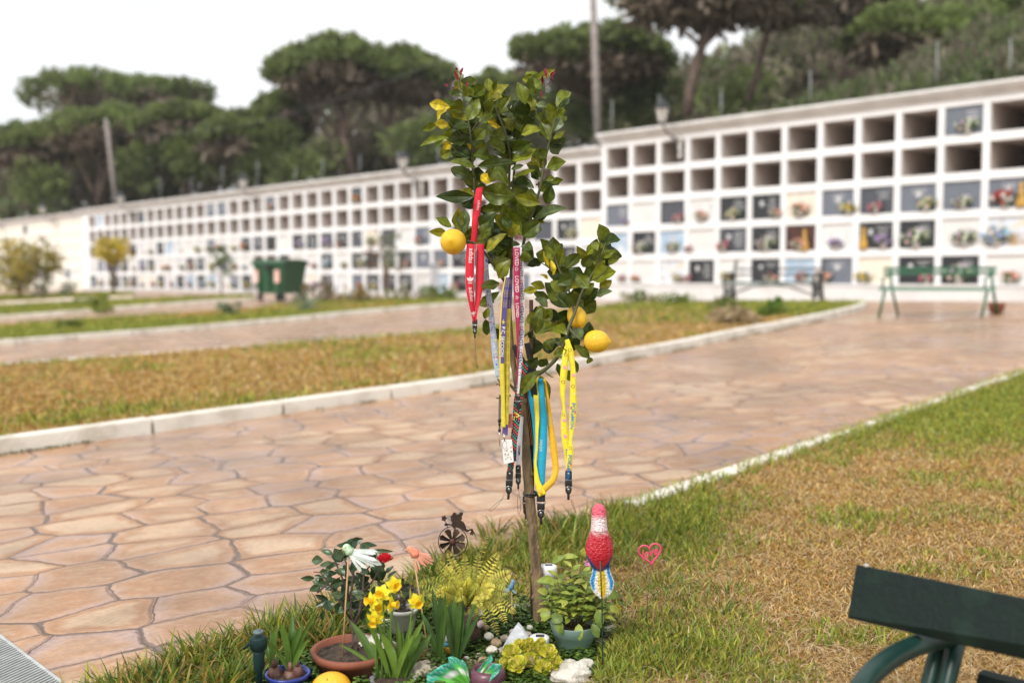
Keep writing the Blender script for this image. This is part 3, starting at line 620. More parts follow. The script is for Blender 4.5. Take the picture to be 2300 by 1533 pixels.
def pine(label, u, v, rx, ry, Y, trunks, n=70, dens=90, brown=.3, tone=1., gaps=0., ts=.34):
    c = P(u, v, Y); k = Y/F; RX, RZ = rx*k, ry*k; RY = RX*.8
    base0 = P(trunks[0][0][0], trunks[0][0][1], Y) if trunks else P(u, v+ry*2, Y)
    root = empty('stone_pine', base0, label, 'pine tree', pine_group)
    n = int(n*1.9); dens = int(dens*.8); th = rng.uniform(0, 2*pi, n); q = rng.random(n)**.5; el = rng.uniform(-.25, 1, n)
    cs = np.c_[c.x+np.cos(th)*q*RX, c.y+np.sin(th)*q*RY, c.z+RZ*(np.sqrt(np.maximum(0, 1-q*q*.92))*(.55+.45*el)*1.0-.15+.18*np.sin(th*3+u))]
    rad = RX*rng.uniform(.085, .155, n)*(1+gaps*-.25); col = PG[rng.integers(0, 4, n)]*tone*rng.uniform(.85, 1.15, (n, 1))
    tufts('crown', cs, rad, dens, ts, col, root, .62)
    if brown:                                   # dry twigs under the crown
        m = int(n*brown*.9); th = rng.uniform(0, 2*pi, m); q = rng.random(m)**.5
        cb = np.c_[c.x+np.cos(th)*q*RX*.85, c.y+np.sin(th)*q*RY*.85, c.z-RZ*rng.uniform(.1, .75, m)*(1-.5*q)]
        tufts('dead_twigs', cb, RX*rng.uniform(.10, .17, m), int(dens*.45), ts*1.3, PBR[rng.integers(0, 2, m)], root, .7, up=.2)
    for tp in trunks:
        mb = MB(); pts = [P(a, b, Y+random.uniform(-.3, .3)) for a, b, *_ in tp]; rr = [x[2]*k for x in tp]
        mb.tube(pts, rr, 8)
        top = pts[-1]
        for j in range(9):                      # limbs rise into the crown
            a = 2*pi*j/9+random.random(); s = pts[-1-(j % 2)]; e = c+Vector((cos(a)*RX*.7, sin(a)*RY*.7, RZ*random.uniform(-.05, .35)))
            m_ = s.lerp(e, .5)-Vector((0, 0, RZ*.25)); mb.tube([s, s.lerp(m_, .5)+Vector((0, 0, .1)), m_, e], [rr[-1]*.6, rr[-1]*.45, rr[-1]*.33, .03], 6)
        mb.build('trunk', PBARK, root)
    return root
pine('wide flat domed pine standing highest at the far left', 272, 222, 200, 44, 72, [[(285, 430, 7), (280, 330, 6), (275, 270, 5)]], 64, 80, .6, gaps=.6)
pine('big round pine with leaning forked trunks, centre left', 760, 165, 150, 75, 58, [[(795, 395, 11), (775, 320, 9), (765, 235, 8)], [(775, 395, 9), (745, 320, 7), (700, 250, 5)]], 95, 90, .7)
pine('pine with a straight single trunk right of the big round pine', 905, 180, 110, 66, 59, [[(882, 370, 10), (876, 300, 8), (880, 220, 7)]], 70, 90, .7)
pine('pine with dense dark crown just left of the utility pole', 1330, 135, 165, 62, 50, [[(1345, 330, 8), (1340, 250, 7), (1335, 190, 6)]], 90, 90, .7, .9)
pine('smaller pine between the lemon tree and the dense crown', 1135, 205, 80, 40, 56, [[(1120, 330, 6), (1125, 260, 5), (1130, 220, 4)]], 40, 80, .5)
pine('tall open pine whose crown leaves the top of the picture', 1590, 0, 200, 62, 40, [[(1543, 262, 12), (1552, 190, 11), (1575, 110, 10), (1598, 50, 8)]], 75, 75, .9, .8, gaps=.8, ts=.28)
pine('leaning thin pine on the right slope behind the lantern', 1745, 10, 120, 50, 42, [[(1680, 228, 9), (1700, 170, 8), (1722, 80, 7), (1735, 40, 6)]], 50, 75, .9, .8, gaps=.8, ts=.28)
pine('bright green rounded pine near the top right', 2070, 95, 165, 62, 42, [[(2075, 230, 9), (2072, 170, 8)]], 90, 90, .3, 1.0)
pine('green pine at the upper right corner', 2290, 60, 110, 90, 44, [[(2280, 220, 8), (2285, 130, 7)]], 60, 90, .3, .9)
pine('dark pine filling the top edge between the two right pines', 1905, -10, 150, 60, 48, [[(1900, 190, 8), (1903, 70, 7)]], 60, 90, .8, .7)
pine('low green pine sloping down at the left edge', 55, 335, 120, 50, 66, [[(60, 470, 7), (58, 390, 6)]], 60, 80, .5, .95)
pine('mid green pine behind the thin utility pole', 250, 300, 150, 50, 64, [[(220, 460, 7), (230, 350, 6)]], 70, 80, .6)
pine('rounded pine right of the thin utility pole', 420, 285, 125, 45, 62, [[(420, 440, 7), (425, 340, 6)]], 66, 80, .6)
pine('low spreading pine left of the forked trunks', 560, 320, 115, 60, 60, [[(560, 420, 7), (562, 380, 6)]], 64, 80, .5, .95)
pine('slim pine filling the gap before the big round pine', 640, 265, 65, 60, 61, [[(640, 400, 6), (642, 330, 5)]], 40, 80, .5)
# woodland mass behind the single trees, and scrub on the slope
def mass(name, pts, label, cols, n=70, size=.5, rad=(1.2, 2.2), flat=.8):
    cen = [P(u+random.uniform(-12, 12), v, Y) for u, v, Y in pts]; K = len(cen)
    o = tufts(name, [tuple(c) for c in cen], rng.uniform(*rad, K), n, size, cols[rng.integers(0, len(cols), K)]*rng.uniform(.7, 1.2, (K, 1)), None, flat)
    return tag(o, label, name.replace('_', ' '), kind='stuff')
def sil(u):
    return np.interp(u, [-80, 0, 80, 160, 300, 440, 520, 580, 640, 760, 900, 1000, 1060, 1150, 1300, 1450, 1520, 1650, 1800, 2400], [370, 340, 300, 262, 265, 250, 270, 290, 215, 190, 200, 215, 235, 190, 150, 140, 170, 130, 50, -40])
def bot(u): return np.interp(u, [-80, 0, 500, 1000, 1340, 1345, 2300], [500, 490, 430, 375, 330, 300, 175])
pts = []
for i in range(620):
    u = random.uniform(-80, 2420); a, b = float(sil(u))+25, float(bot(u))+5; q = random.random()
    Yb = np.interp(u, [0, 1000, 2300], [74, 66, 54]); pts.append((u, a+(b-a)*q, Yb-random.uniform(0, 7)*q+random.uniform(0, 4)))
WG = np.array([(.21, .21, .11), (.20, .17, .125), (.24, .195, .145), (.18, .23, .09), (.19, .175, .11)])
mass('woodland', pts, 'dark shaded woodland behind the pine trunks', WG, 80, .5, (1.3, 2.2))
sh = []
for i in range(330):
    u = random.uniform(1350, 2450); b = float(bot(u)); q = random.random()**1.6; d = 3+q*20
    t = t_at(u); Yw = WALL0[1]+WDIR[1]*t
    Y = Yw+d; x = (u-1150)/F*Y; sh.append((x, Y, float(hz(np.array(x), np.array(Y)))+.15))
K = len(sh); SC = np.array([(.15, .16, .085), (.19, .18, .115), (.12, .15, .055), (.17, .14, .10), (.09, .125, .04)])
tag(tufts('scrub', sh, rng.uniform(.35, .8, K), 60, .22, SC[rng.integers(0, 5, K)], None, .6), 'grey green scrub on the slope above the tall niche block', 'scrub', kind='stuff')
sh = []
for i in range(200):
    u = random.uniform(-40, 1345); t = t_at(u); Y = WALL0[1]+WDIR[1]*t+random.uniform(3.2, 9); x = (u-1150)/F*Y; sh.append((x, Y, float(hz(np.array(x), np.array(Y)))+.05))
K = len(sh); tag(tufts('undergrowth', sh, rng.uniform(.3, .7, K), 50, .2, SC[rng.integers(0, 5, K)]*.8, None, .5), 'low undergrowth along the back of the lower niche blocks', 'undergrowth', kind='stuff')
gu = []
for cx, cy, n_, r_ in ((600, 350, 14, 1.5), (700, 370, 8, 1.2), (330, 370, 10, 1.5), (450, 350, 12, 1.6), (1290, 250, 10, 1.2), (1180, 270, 8, 1.2), (1400, 230, 10, 1.2), (1480, 180, 8, 1.1), (950, 320, 8, 1.2), (90, 420, 10, 1.5), (1650, 200, 8, 1.1)):
    for i in range(n_): gu.append((cx+random.uniform(-50, 50), cy+random.uniform(-35, 35), float(np.interp(cx, [0, 1000, 2300], [64, 55, 44]))))
mass('young_pine_thicket', gu, 'bright green young pine thicket below the crowns', PG*.95, 80, .34, (.7, 1.2))
# ================================================================ POLES, WIRES, FENCE
POLEM = M_('weathered_pole', (.30, .26, .24), (.20, .17, .16), .9, 6); GALV = M_('galvanised_steel', (.30, .31, .31), (.24, .25, .25), .5, 9, metal=.3)
def pole(label, b, t_, Y, r0, r1):
    mb = MB(); a, c = P(*b, Y), P(*t_, Y); root = empty('utility_pole', a, label, 'utility pole', 'utility poles behind the wall'); mb.tube([a, a.lerp(c, .5), c], [r0, (r0+r1)/2, r1], 10); mb.build('pole_shaft', POLEM, root)
    m = MB(); m.tube([c+Vector((-.25, 0, -.5)), c+Vector((.35, 0, -.5))], .04, 6); m.build('crossarm', POLEM, root); return c
c1 = pole('thin leaning utility pole above the far left blocks', (263, 470), (238, 268), 60, .17, .12)
c2 = pole('tall grey utility pole behind the step of the niche wall', (1345, 345), (1330, -60), 34, .15, .11)
def wire(a, b, sag, lab, r=.014):
    mb = MB(); mb.tube([a.lerp(b, i/16)-Vector((0, 0, sag*4*(i/16)*(1-i/16))) for i in range(17)], r, 5); tag(mb.build('overhead_wire', GALV), lab, 'wire', 'overhead wires')
wire(c1-Vector((0, 0, .8)), c2-Vector((0, 0, .5)), 1.6, 'long sagging wire between the two utility poles', .006)
wire(P(-60, 470, 85), c1-Vector((0, 0, .8)), .5, 'wire leaving the thin pole to the left', .008)
FPO = [2, 3, 4, 5, 6, 7, 8, 9, 10, 11, 12, 13, 14, 1, 0]
for i, (u, v0, v1) in enumerate(((500, 405, 372), (578, 402, 360), (655, 412, 378), (725, 395, 358), (808, 385, 350), (893, 372, 342), (985, 362, 330), (1375, 292, 228), (1480, 270, 215), (1620, 262, 205), (1820, 225, 160), (2105, 180, 98), (2270, 160, 90), (430, 440, 400), (360, 440, 402))):
    Y = float(np.interp(u, [300, 900, 1345, 2300], [54, 40, 33, 24])); mb = MB(); a = P(u+(10 if i == 2 else 0)*0, v0+20, Y); b = P(u+(12 if i == 2 else 0), v1, Y); mb.tube([a, b], .018, 8)
    if i == 0 or True:
        mb.lathe(b, [(.032, 0), (.032, .02), (.01, .04)], 8)
    tag(mb.build('fence_post', GALV), f'thin galvanised fence post behind the wall, {ORD[FPO[i]]} from the left', 'fence post', 'fence posts behind the wall')
# ================================================================ COURT OBJECTS
def cluster_plant(nm, label, cat, u, v, h, r, n, cols, size, Yf=None, stems=3, flat=1., cz=.6, group=None, dens=30, trunk=.02, lw=None):
    g = G(u, v) if Yf is None else g3(*P(u, v, Yf)[:2]); root = empty(nm, g, label, cat, group); cols = np.array(cols)
    th = rng.uniform(0, 2*pi, n); q = rng.random(n)**.5; z = rng.uniform(-1, 1, n)
    cs = np.c_[g.x+np.cos(th)*q*r, g.y+np.sin(th)*q*r, g.z+h*cz+z*h*(1-cz)*.9*np.sqrt(1-q*q*.8)]
    tufts('foliage', cs, rng.uniform(.18, .32, n)*r, dens, size, cols[rng.integers(0, len(cols), n)], root, flat, LEAFM)
    mb = MB()
    for i in range(stems):
        a = 2*pi*i/max(1, stems)+.5; mb.tube([g-Vector((0, 0, .05)), g+Vector((cos(a)*r*.12, sin(a)*r*.12, h*.35)), g+Vector((cos(a)*r*.45, sin(a)*r*.45, h*.75))], [trunk, trunk*.8, trunk*.4], 6)
    mb.build('stem', BARK, root); return root
YEL = [(.62, .48, .02), (.50, .42, .03), (.70, .54, .04), (.42, .32, .03)]
cluster_plant('small_tree', 'small tree with dense yellow crown in front of the niches', 'tree', 255, 662, 2.4, .66, 44, YEL, .13, stems=4, cz=.75, flat=.8, trunk=.05)
cluster_plant('bushy_shrub', 'loose yellow green bush at the left edge', 'shrub', 45, 672, 2.5, 1.45, 75, [(.42, .33, .05), (.26, .25, .04), (.50, .36, .07), (.22, .19, .05)], .16, stems=5, cz=.55, dens=34, trunk=.04)
cluster_plant('small_tree', 'thin reddish green tree between the container and the pedestal', 'tree', 868, 668, 2.3, .6, 16, [(.14, .15, .06), (.22, .13, .07), (.10, .14, .04)], .12, stems=5, cz=.6, dens=16, trunk=.03)
cluster_plant('small_tree', 'slender green young tree left of the container', 'tree', 497, 660, 2.2, .36, 14, [(.12, .18, .04), (.09, .13, .04)], .12, stems=2, cz=.6, dens=22, trunk=.03)
for u, v, h, r, lab, cols in ((115, 672, .8, .8, 'grey green low shrub below the cream block', [(.12, .15, .08), (.16, .14, .09)]), (715, 684, .7, .55, 'round shrub right of the container', [(.14, .14, .04), (.18, .12, .05)]),
        (520, 712, .35, .3, 'small silvery shrub on the second lawn strip', [(.20, .26, .14), (.15, .2, .08)]), (235, 702, .5, .35, 'small yellowish green plant on the third strip', [(.25, .30, .04), (.2, .25, .05)]), (185, 690, .35, .5, 'flat green plant on the third strip', [(.2, .26, .04)]),
        (155, 746, .22, .22, 'tiny green clump near the second kerb', [(.16, .2, .03)]), (1735, 716, .30, .26, 'leafy green plant on the island lawn tip', [(.10, .18, .02), (.18, .22, .04)]), (1640, 700, .2, .4, 'low green clump left of the leafy plant', [(.12, .17, .03), (.2, .2, .05)]),
        (1510, 690, .2, .5, 'low weeds along the back of the island lawn', [(.16, .22, .03)]), (1660, 735, .25, .35, 'pale dry clump on the island lawn', [(.4, .3, .18), (.3, .22, .1)]), (1440, 680, .2, .5, 'weeds at the foot of the tall niche block', [(.2, .2, .05), (.12, .16, .03)]), (930, 680, .35, .7, 'ground plants in front of the lower niches', [(.2, .17, .05), (.15, .18, .03)]), (985, 678, .4, .5, 'green weeds beside the stone pedestal', [(.14, .2, .03)]), (800, 683, .4, .6, 'brownish plants near the thin reddish tree', [(.25, .18, .06), (.16, .17, .04)])):
    cluster_plant('low_shrub', lab, 'shrub', u, v, h, r, 12, cols, .07 if h < .4 else .1, stems=2, cz=.45, flat=.8, dens=36, trunk=.01, group='low shrubs in the court')
# agave
g = G(688, 705); root = empty('agave', g, 'spiky grey green agave right of the container', 'agave plant'); mb = MB()
for i in range(26):
    a = 2.4*i; e = .25+.9*(i/26); L = random.uniform(.5, .75); mb.leaf(g, g+Vector((cos(a)*cos(e)*L, sin(a)*cos(e)*L, sin(e)*L)), .075, (0, 0, 1), .5, .05, (.22, .28, .18, 1), n=5, prof=lambda q: (1-q)**.6)
mb.build('leaves', LEAFM, root)
# waste container
GRN = M_('green_container_plastic', (.018, .075, .032), (.025, .09, .04), .5, 2); DGRN = M_('dark_green_lid', (.03, .11, .05), (.025, .09, .04), .45, 3); REFL = M_('reflective_stripe', (.80, .30, .22), (.75, .65, .6), .4, 14); RUB = M_('rubber', (.02, .02, .02), (.03, .03, .03), .8, 9)
gc = G(630, 674); Yc = gc.y; s = Yc/F; root = empty('waste_container', gc, 'green wheeled waste container with orange striped reflectors in front of the niches', 'waste container')
RC = Matrix.Rotation(radians(-32), 3, 'Z'); L2, D2, H0, H1 = .68, .52, .22, 1.28; sc_ = .95
def cb(mb, x0, x1, y0, y1, z0, z1, tap=0):
    vs = [];
    for z, k in ((z0, tap), (z1, 0)):
        for x, y in ((x0+k, y0+k), (x1-k, y0+k), (x1-k, y1-k), (x0+k, y1-k)): vs.append(gc+RC @ (Vector((x, y, z))*sc_))
    mb.add(vs, [(3, 2, 1, 0), (4, 5, 6, 7), (0, 1, 5, 4), (1, 2, 6, 5), (2, 3, 7, 6), (3, 0, 4, 7)])
mb = MB(); cb(mb, -L2, L2, -D2, D2, H0, H1*.9, .10); cb(mb, -L2-.05, L2+.05, -D2-.05, D2+.05, H1*.9, H1*.97)
for x in (-.45, 0, .45): cb(mb, x-.03, x+.03, -D2-.02, -D2+.1, H0+.1, H1*.88, .0)
mb.build('body', GRN, root, smooth=False)
mb = MB(); vs = [];
for x in (-L2-.06, L2+.06):
    for a in range(9): b = pi*a/8; vs.append(gc+RC @ (Vector((x, -cos(b)*(D2+.06), H1*.97+sin(b)*.09+.001))*sc_))
mb.add(vs, [(i, i+1, i+10, i+9) for i in range(8)]+[tuple(range(9)), tuple(range(17, 8, -1))]); mb.build('lid', DGRN, root)
for x in (-.55, .4):
    mb = MB(); cb(mb, x-.10, x+.10, -D2-.035, -D2-.0, .58, .98); mb.build('reflector', REFL, root, smooth=False)
for x, y in ((-.5, -.4), (.5, -.4), (-.5, .4), (.5, .4)):
    mb = MB(); c_ = gc+RC @ (Vector((x, y, .1))*sc_); M3 = RC @ Matrix.Rotation(pi/2, 3, 'X'); mb.lathe(c_-M3 @ Vector((0, 0, .03)), [(.04, 0), (.1, .0), (.115, .015), (.115, .045), (.1, .06), (.04, .06)], 14, M=M3); cb(mb, x-.05, x+.05, y-.05, y+.05, .17, .26); mb.build('wheel', RUB, root)
mb = MB(); c_ = gc+RC @ (Vector((.02, -D2-.05, 1.08))*sc_); mb.lathe(c_, [(.06, 0), (.09, .01), (.09, .1), (.05, .12)], 12, M=Matrix.Rotation(pi/2, 3, 'X')); mb.build('lock', RUB, root)
# stone pedestal
g = G(976, 672); mb = MB(); mb.box(g+Vector((0, 0, .5)), (.22, .22, 1.0), bev=.015); mb.box(g+Vector((0, 0, 1.03)), (.32, .32, .07), bev=.02); mb.box(g+Vector((0, 0, .04)), (.32, .32, .1), bev=.02); tag(mb.build('stone_pedestal', M_('grey_stone', (.42, .43, .45), (.33, .34, .36), .8, 5, .3), smooth='auto'), 'narrow grey stone pedestal in front of the lower niches', 'pedestal')
# far benches
def bench_frame(p, q, seat_h, back_h, dep):
    a, b = G(*p), G(*q); ax = (b-a).normalized(); ax.z = 0; n = Vector((ax.y, -ax.x, 0)); 
    if n.dot(a) > 0: n = -n
    return a, b, ax, n
BGR = M_('bench_green_paint', (.006, .11, .045), (.01, .09, .04), .4, 6); IRG = M_('iron_scrollwork', (.03, .033, .035), (.06, .06, .06), .5, 8); SLT = M_('old_bench_slats', (.10, .14, .12), (.17, .19, .18), .6, 6)
a, b, ax, n = bench_frame((1972, 712), (2228, 712), 0, 0, 0); root = empty('green_bench', a, 'bright green slatted bench on splayed legs in front of the tall niche block', 'bench'); L_ = (b-a).length; back = -n
def bp(s, d, z): return a+ax*(s*L_)+back*d+Vector((0, 0, z))
mb = MB()
for d, z in ((.45, .73), (.44, .66)):
    mb.tube([bp(-.005, d, z), bp(1.005, d, z)], .03, 4)
mb.build('backrest', BGR, root, smooth=False)
mb = MB()
for d in (.05, .17, .29, .41): mb.tube([bp(-.005, d, .42), bp(1.005, d, .42)], .035, 4, sq=.5)
mb.build('seat', BGR, root, smooth=False)
for s in (.03, .93):
    mb = MB(); mb.tube([bp(s-.02, -.02, 0), bp(s+.02, .08, .41)], .02, 6); mb.tube([bp(s+.1, .55, 0), bp(s+.05, .4, .42), bp(s+.03, .44, .72)], .02, 6); mb.tube([bp(s, .08, .41), bp(s, .05, .58), bp(s+.02, .42, .62)], .015, 6); mb.build('leg_frame', BGR, root)
a, b, ax, n = bench_frame((1625, 683), (1825, 683), 0, 0, 0); back = -n; L_ = (b-a).length; root = empty('iron_bench', a, 'old bench with dark cast iron scroll ends against the niche plinth', 'bench')
for s in (0, 1):
    mb = MB(); mb.tube([bp(s, 0, 0), bp(s, .06, .25), bp(s, 0, .45), bp(s, .05, .62), bp(s, .3, .64), bp(s, .5, .55)], .03, 6); mb.tube([bp(s, .62, 0), bp(s, .5, .25), bp(s, .45, .5), bp(s, .6, .95)], .03, 6)
    for k in range(14): a2 = random.uniform(0, 6); c_ = bp(s, random.uniform(.08, .48), random.uniform(.1, .6)); mb.tube([c_+(back*cos(a2+j)*.07+Vector((0, 0, sin(a2+j)*.07))) for j in np.linspace(0, 4.5, 9)], .014, 5)
    mb.build('scroll_end', IRG, root)
mb = MB(); 
for d in (.03, .15, .27, .39): mb.tube([bp(0, d, .45), bp(1, d, .45)], .05, 4, sq=.7)
mb.build('seat', SLT, root, smooth=False); mb = MB()
for z in (.62, .74): mb.tube([bp(0, .5+z*.12-.05, z), bp(1, .5+z*.12-.05, z)], .025, 4)
mb.build('backrest', IRG, root); mb = MB(); mb.tube([bp(0, .2, .18), bp(.3, .2, .38), bp(.5, .2, .42), bp(.7, .2, .38), bp(1, .2, .18)], .018, 6); mb.build('stretcher', IRG, root)
# vase with red flowers on the ground by the block end, small brown bucket
g = G(1885, 668); r = empty('flower_bouquet', g, 'red and pink flowers in a white vase on the ground beside the iron bench', 'bouquet', 'flower bouquets at the niches'); r.scale = (1.7,)*3; r.rotation_euler = (0, 0, WROT)
for nm, me in (('flowers', BQ['red']), ('vase', VZ)): o = bpy.data.objects.new(nm, me); S.collection.objects.link(o); o.parent = r
g = G(2238, 703); mb = MB(); mb.lathe(g, [(.06, 0), (.10, .02), (.12, .14), (.125, .16), (.105, .16), (.09, .05)], 14); tag(mb.build('flower_pot', M_('brown_clay', (.20, .07, .04), (.28, .10, .05), .8, 9)), 'small brown clay pot beside the right leg of the far green bench', 'pot')

# moss and small weeds in the joint at the foot of the long kerb
KP = np.array(front1[:-4]); kd = np.r_[0, np.cumsum(np.hypot(*np.diff(KP, axis=0).T))]; q_ = rng.uniform(0, kd[-1], 5000); xy = np.c_[np.interp(q_, kd, KP[:, 0]), np.interp(q_, kd, KP[:, 1])]; xy = xy+np.c_[rng.uniform(-.01, .01, len(xy)), -rng.uniform(0, .02, len(xy))]; xy = xy[vnoise(xy[:, 0], xy[:, 1], 3, 17) > .4]; n_ = len(xy)
tag(blades('joint_weeds', xy, gz(xy[:, 0], xy[:, 1]), rng.uniform(.008, .028, n_), rng.uniform(.004, .008, n_), rng.uniform(.4, 1.1, n_), np.array([(.16, .13, .04), (.22, .14, .07), (.12, .15, .03)])[rng.integers(0, 3, n_)]), 'moss and tiny weeds along the foot of the island kerb', 'weeds', kind='stuff')
# ================================================================ LEMON TREE
Y0 = 2.86
gT = G(1210, 1412); Y0 = gT.y
lt = empty('lemon_tree', gT, 'slender young lemon tree hung with lanyards in the middle of the flower bed', 'tree')
LIMB = M_('lemon_bark', (.27, .18, .09), (.10, .065, .035), .8, 45, 1, 120, stretch=(1, 1, .3), c3=(.19, .13, .07))
TWIG = M_('green_twig', (.09, .085, .035), (.06, .07, .025), .6, 30)
def px(pts, Y=None, dY=None): return [P(p[0], p[1], (Y or Y0)+(p[2] if len(p) > 2 else 0)) for p in pts]
kx = Y0/F
def limb(mb, pts, ws, n=10):
    Q = px(pts); out = []; rr = []
    for i in range(len(Q)-1):
        for j in range(4): out.append(Q[i].lerp(Q[i+1], j/4)); rr.append((ws[i]+(ws[i+1]-ws[i])*j/4)/2*kx*random.uniform(.96, 1.05))
    out.append(Q[-1]); rr.append(ws[-1]/2*kx)
    for _ in range(2):
        out = [out[0]]+[(out[i-1]+out[i]*2+out[i+1])/4 for i in range(1, len(out)-1)]+[out[-1]]
    mb.tube(out, rr, n)
mb = MB()
limb(mb, [(1213, 1425, 0), (1209, 1340), (1202, 1250), (1194, 1160), (1186, 1080), (1180, 1000), (1174, 930), (1168, 880)], [30, 27, 25, 24, 22, 21, 20, 19], 14)
limb(mb, [(1168, 885), (1158, 850), (1150, 790), (1145, 720), (1143, 670), (1134, 630)], [17, 14, 12, 10, 10, 9])
for k in range(9):       # knots and pruned stubs
    v = 900+k*55; u = np.interp(v, [880, 1000, 1160, 1425], [1168, 1180, 1194, 1213]); s = random.choice((-1, 1)); c = P(u+s*9, v, Y0-.008); mb.ell(c, (.006, .005, .008), nu=8, nv=6)
limb(mb, [(1168, 890, 0), (1152, 870, .0), (1140, 858, -.01)], [9, 7, 5]); limb(mb, [(1145, 890, 0), (1118, 850, -.02)], [6, 4])
mb.build('trunk', LIMB, lt)
mb = MB()
BR = [  # branches, pixels + depth offsets
 ([(1134, 632), (1112, 600, -.02), (1088, 565, -.04), (1066, 545, -.05), (1048, 540, -.06)], [8, 7, 6, 5, 4]),
 ([(1120, 612, -.01), (1105, 575, 0), (1088, 520, .01), (1070, 460, .0), (1064, 407), (1060, 350), (1057, 300), (1048, 250), (1036, 205), (1028, 175)], [8, 7, 6, 6, 6, 5, 5, 4, 3, 2]),
 ([(1144, 700), (1148, 620, .03), (1150, 540, .05), (1146, 470, .05), (1143, 400, .03), (1147, 345, .02), (1135, 295, .0), (1118, 255), (1108, 225)], [9, 8, 7, 6, 6, 5, 5, 4, 3]),
 ([(1160, 640, .04), (1178, 530, .02), (1200, 470), (1214, 420, -.02), (1224, 360, -.02), (1236, 310, -.03), (1245, 270, -.03), (1256, 235)], [7, 7, 6, 6, 5, 4, 3, 2]),
 ([(1146, 480, .05), (1160, 330, .07), (1172, 290, .07), (1186, 240, .06), (1196, 200, .05), (1218, 172, .04), (1230, 165, .04)], [6, 5, 5, 4, 4, 3, 2]),
 ([(1172, 880), (1190, 850, -.02), (1222, 832, -.05), (1250, 806, -.07), (1268, 770, -.08), (1277, 735, -.08), (1290, 705, -.07), (1304, 662, -.06), (1318, 635, -.05), (1340, 600, -.05), (1352, 570, -.05), (1360, 545, -.04)], [12, 10, 10, 9, 8, 8, 7, 6, 5, 4, 3, 2]),
 ([(1290, 705, -.07), (1282, 660, -.04), (1262, 620, -.02), (1250, 590, 0), (1245, 570, 0)], [5, 5, 4, 3, 2]),
 ([(1168, 762, .02), (1195, 740, .03), (1222, 718, .03)], [5, 4, 3]), ([(1277, 735, -.08), (1300, 762, -.1), (1320, 765, -.11)], [4, 3, 3]), ([(1222, 832, -.05), (1236, 845, -.07), (1243, 846, -.07)], [4, 3, 2]),
 ([(1318, 635, -.05), (1350, 620, -.07), (1372, 590, -.08)], [3, 3, 2]), ([(1250, 620, -.02), (1232, 600, 0), (1215, 590, 0)], [3, 3, 2]), ([(1060, 350), (1035, 300, -.03), (1010, 275, -.04)], [4, 3, 2]),
 ([(1064, 407), (1020, 330, -.03), (1005, 320, -.04)], [3, 2, 2]), ([(1147, 345, .02), (1170, 330, -.02)], [3, 2]), ([(1057, 300), (1080, 265, -.03), (1096, 250, -.04)], [4, 3, 2])]
for p_, w_ in BR: limb(mb, p_, w_, 8)
mb.build('branches', TWIG, lt)
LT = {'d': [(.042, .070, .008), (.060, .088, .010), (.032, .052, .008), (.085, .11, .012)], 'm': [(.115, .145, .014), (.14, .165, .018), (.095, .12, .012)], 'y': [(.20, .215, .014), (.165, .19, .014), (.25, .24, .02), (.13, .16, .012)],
      'Y': [(.62, .47, .02), (.52, .42, .03)], 'p': [(.16, .20, .09), (.12, .16, .06)], 'r': [(.20, .012, .025), (.28, .03, .04)]}  # tone p: pale grey sheen put into the leaf colour
LEM = M_leaf('lemon_leaf', .34, .32, back=(.20, .22, .06), vein=True, nscale=70, nvar=.42, spec=.4)
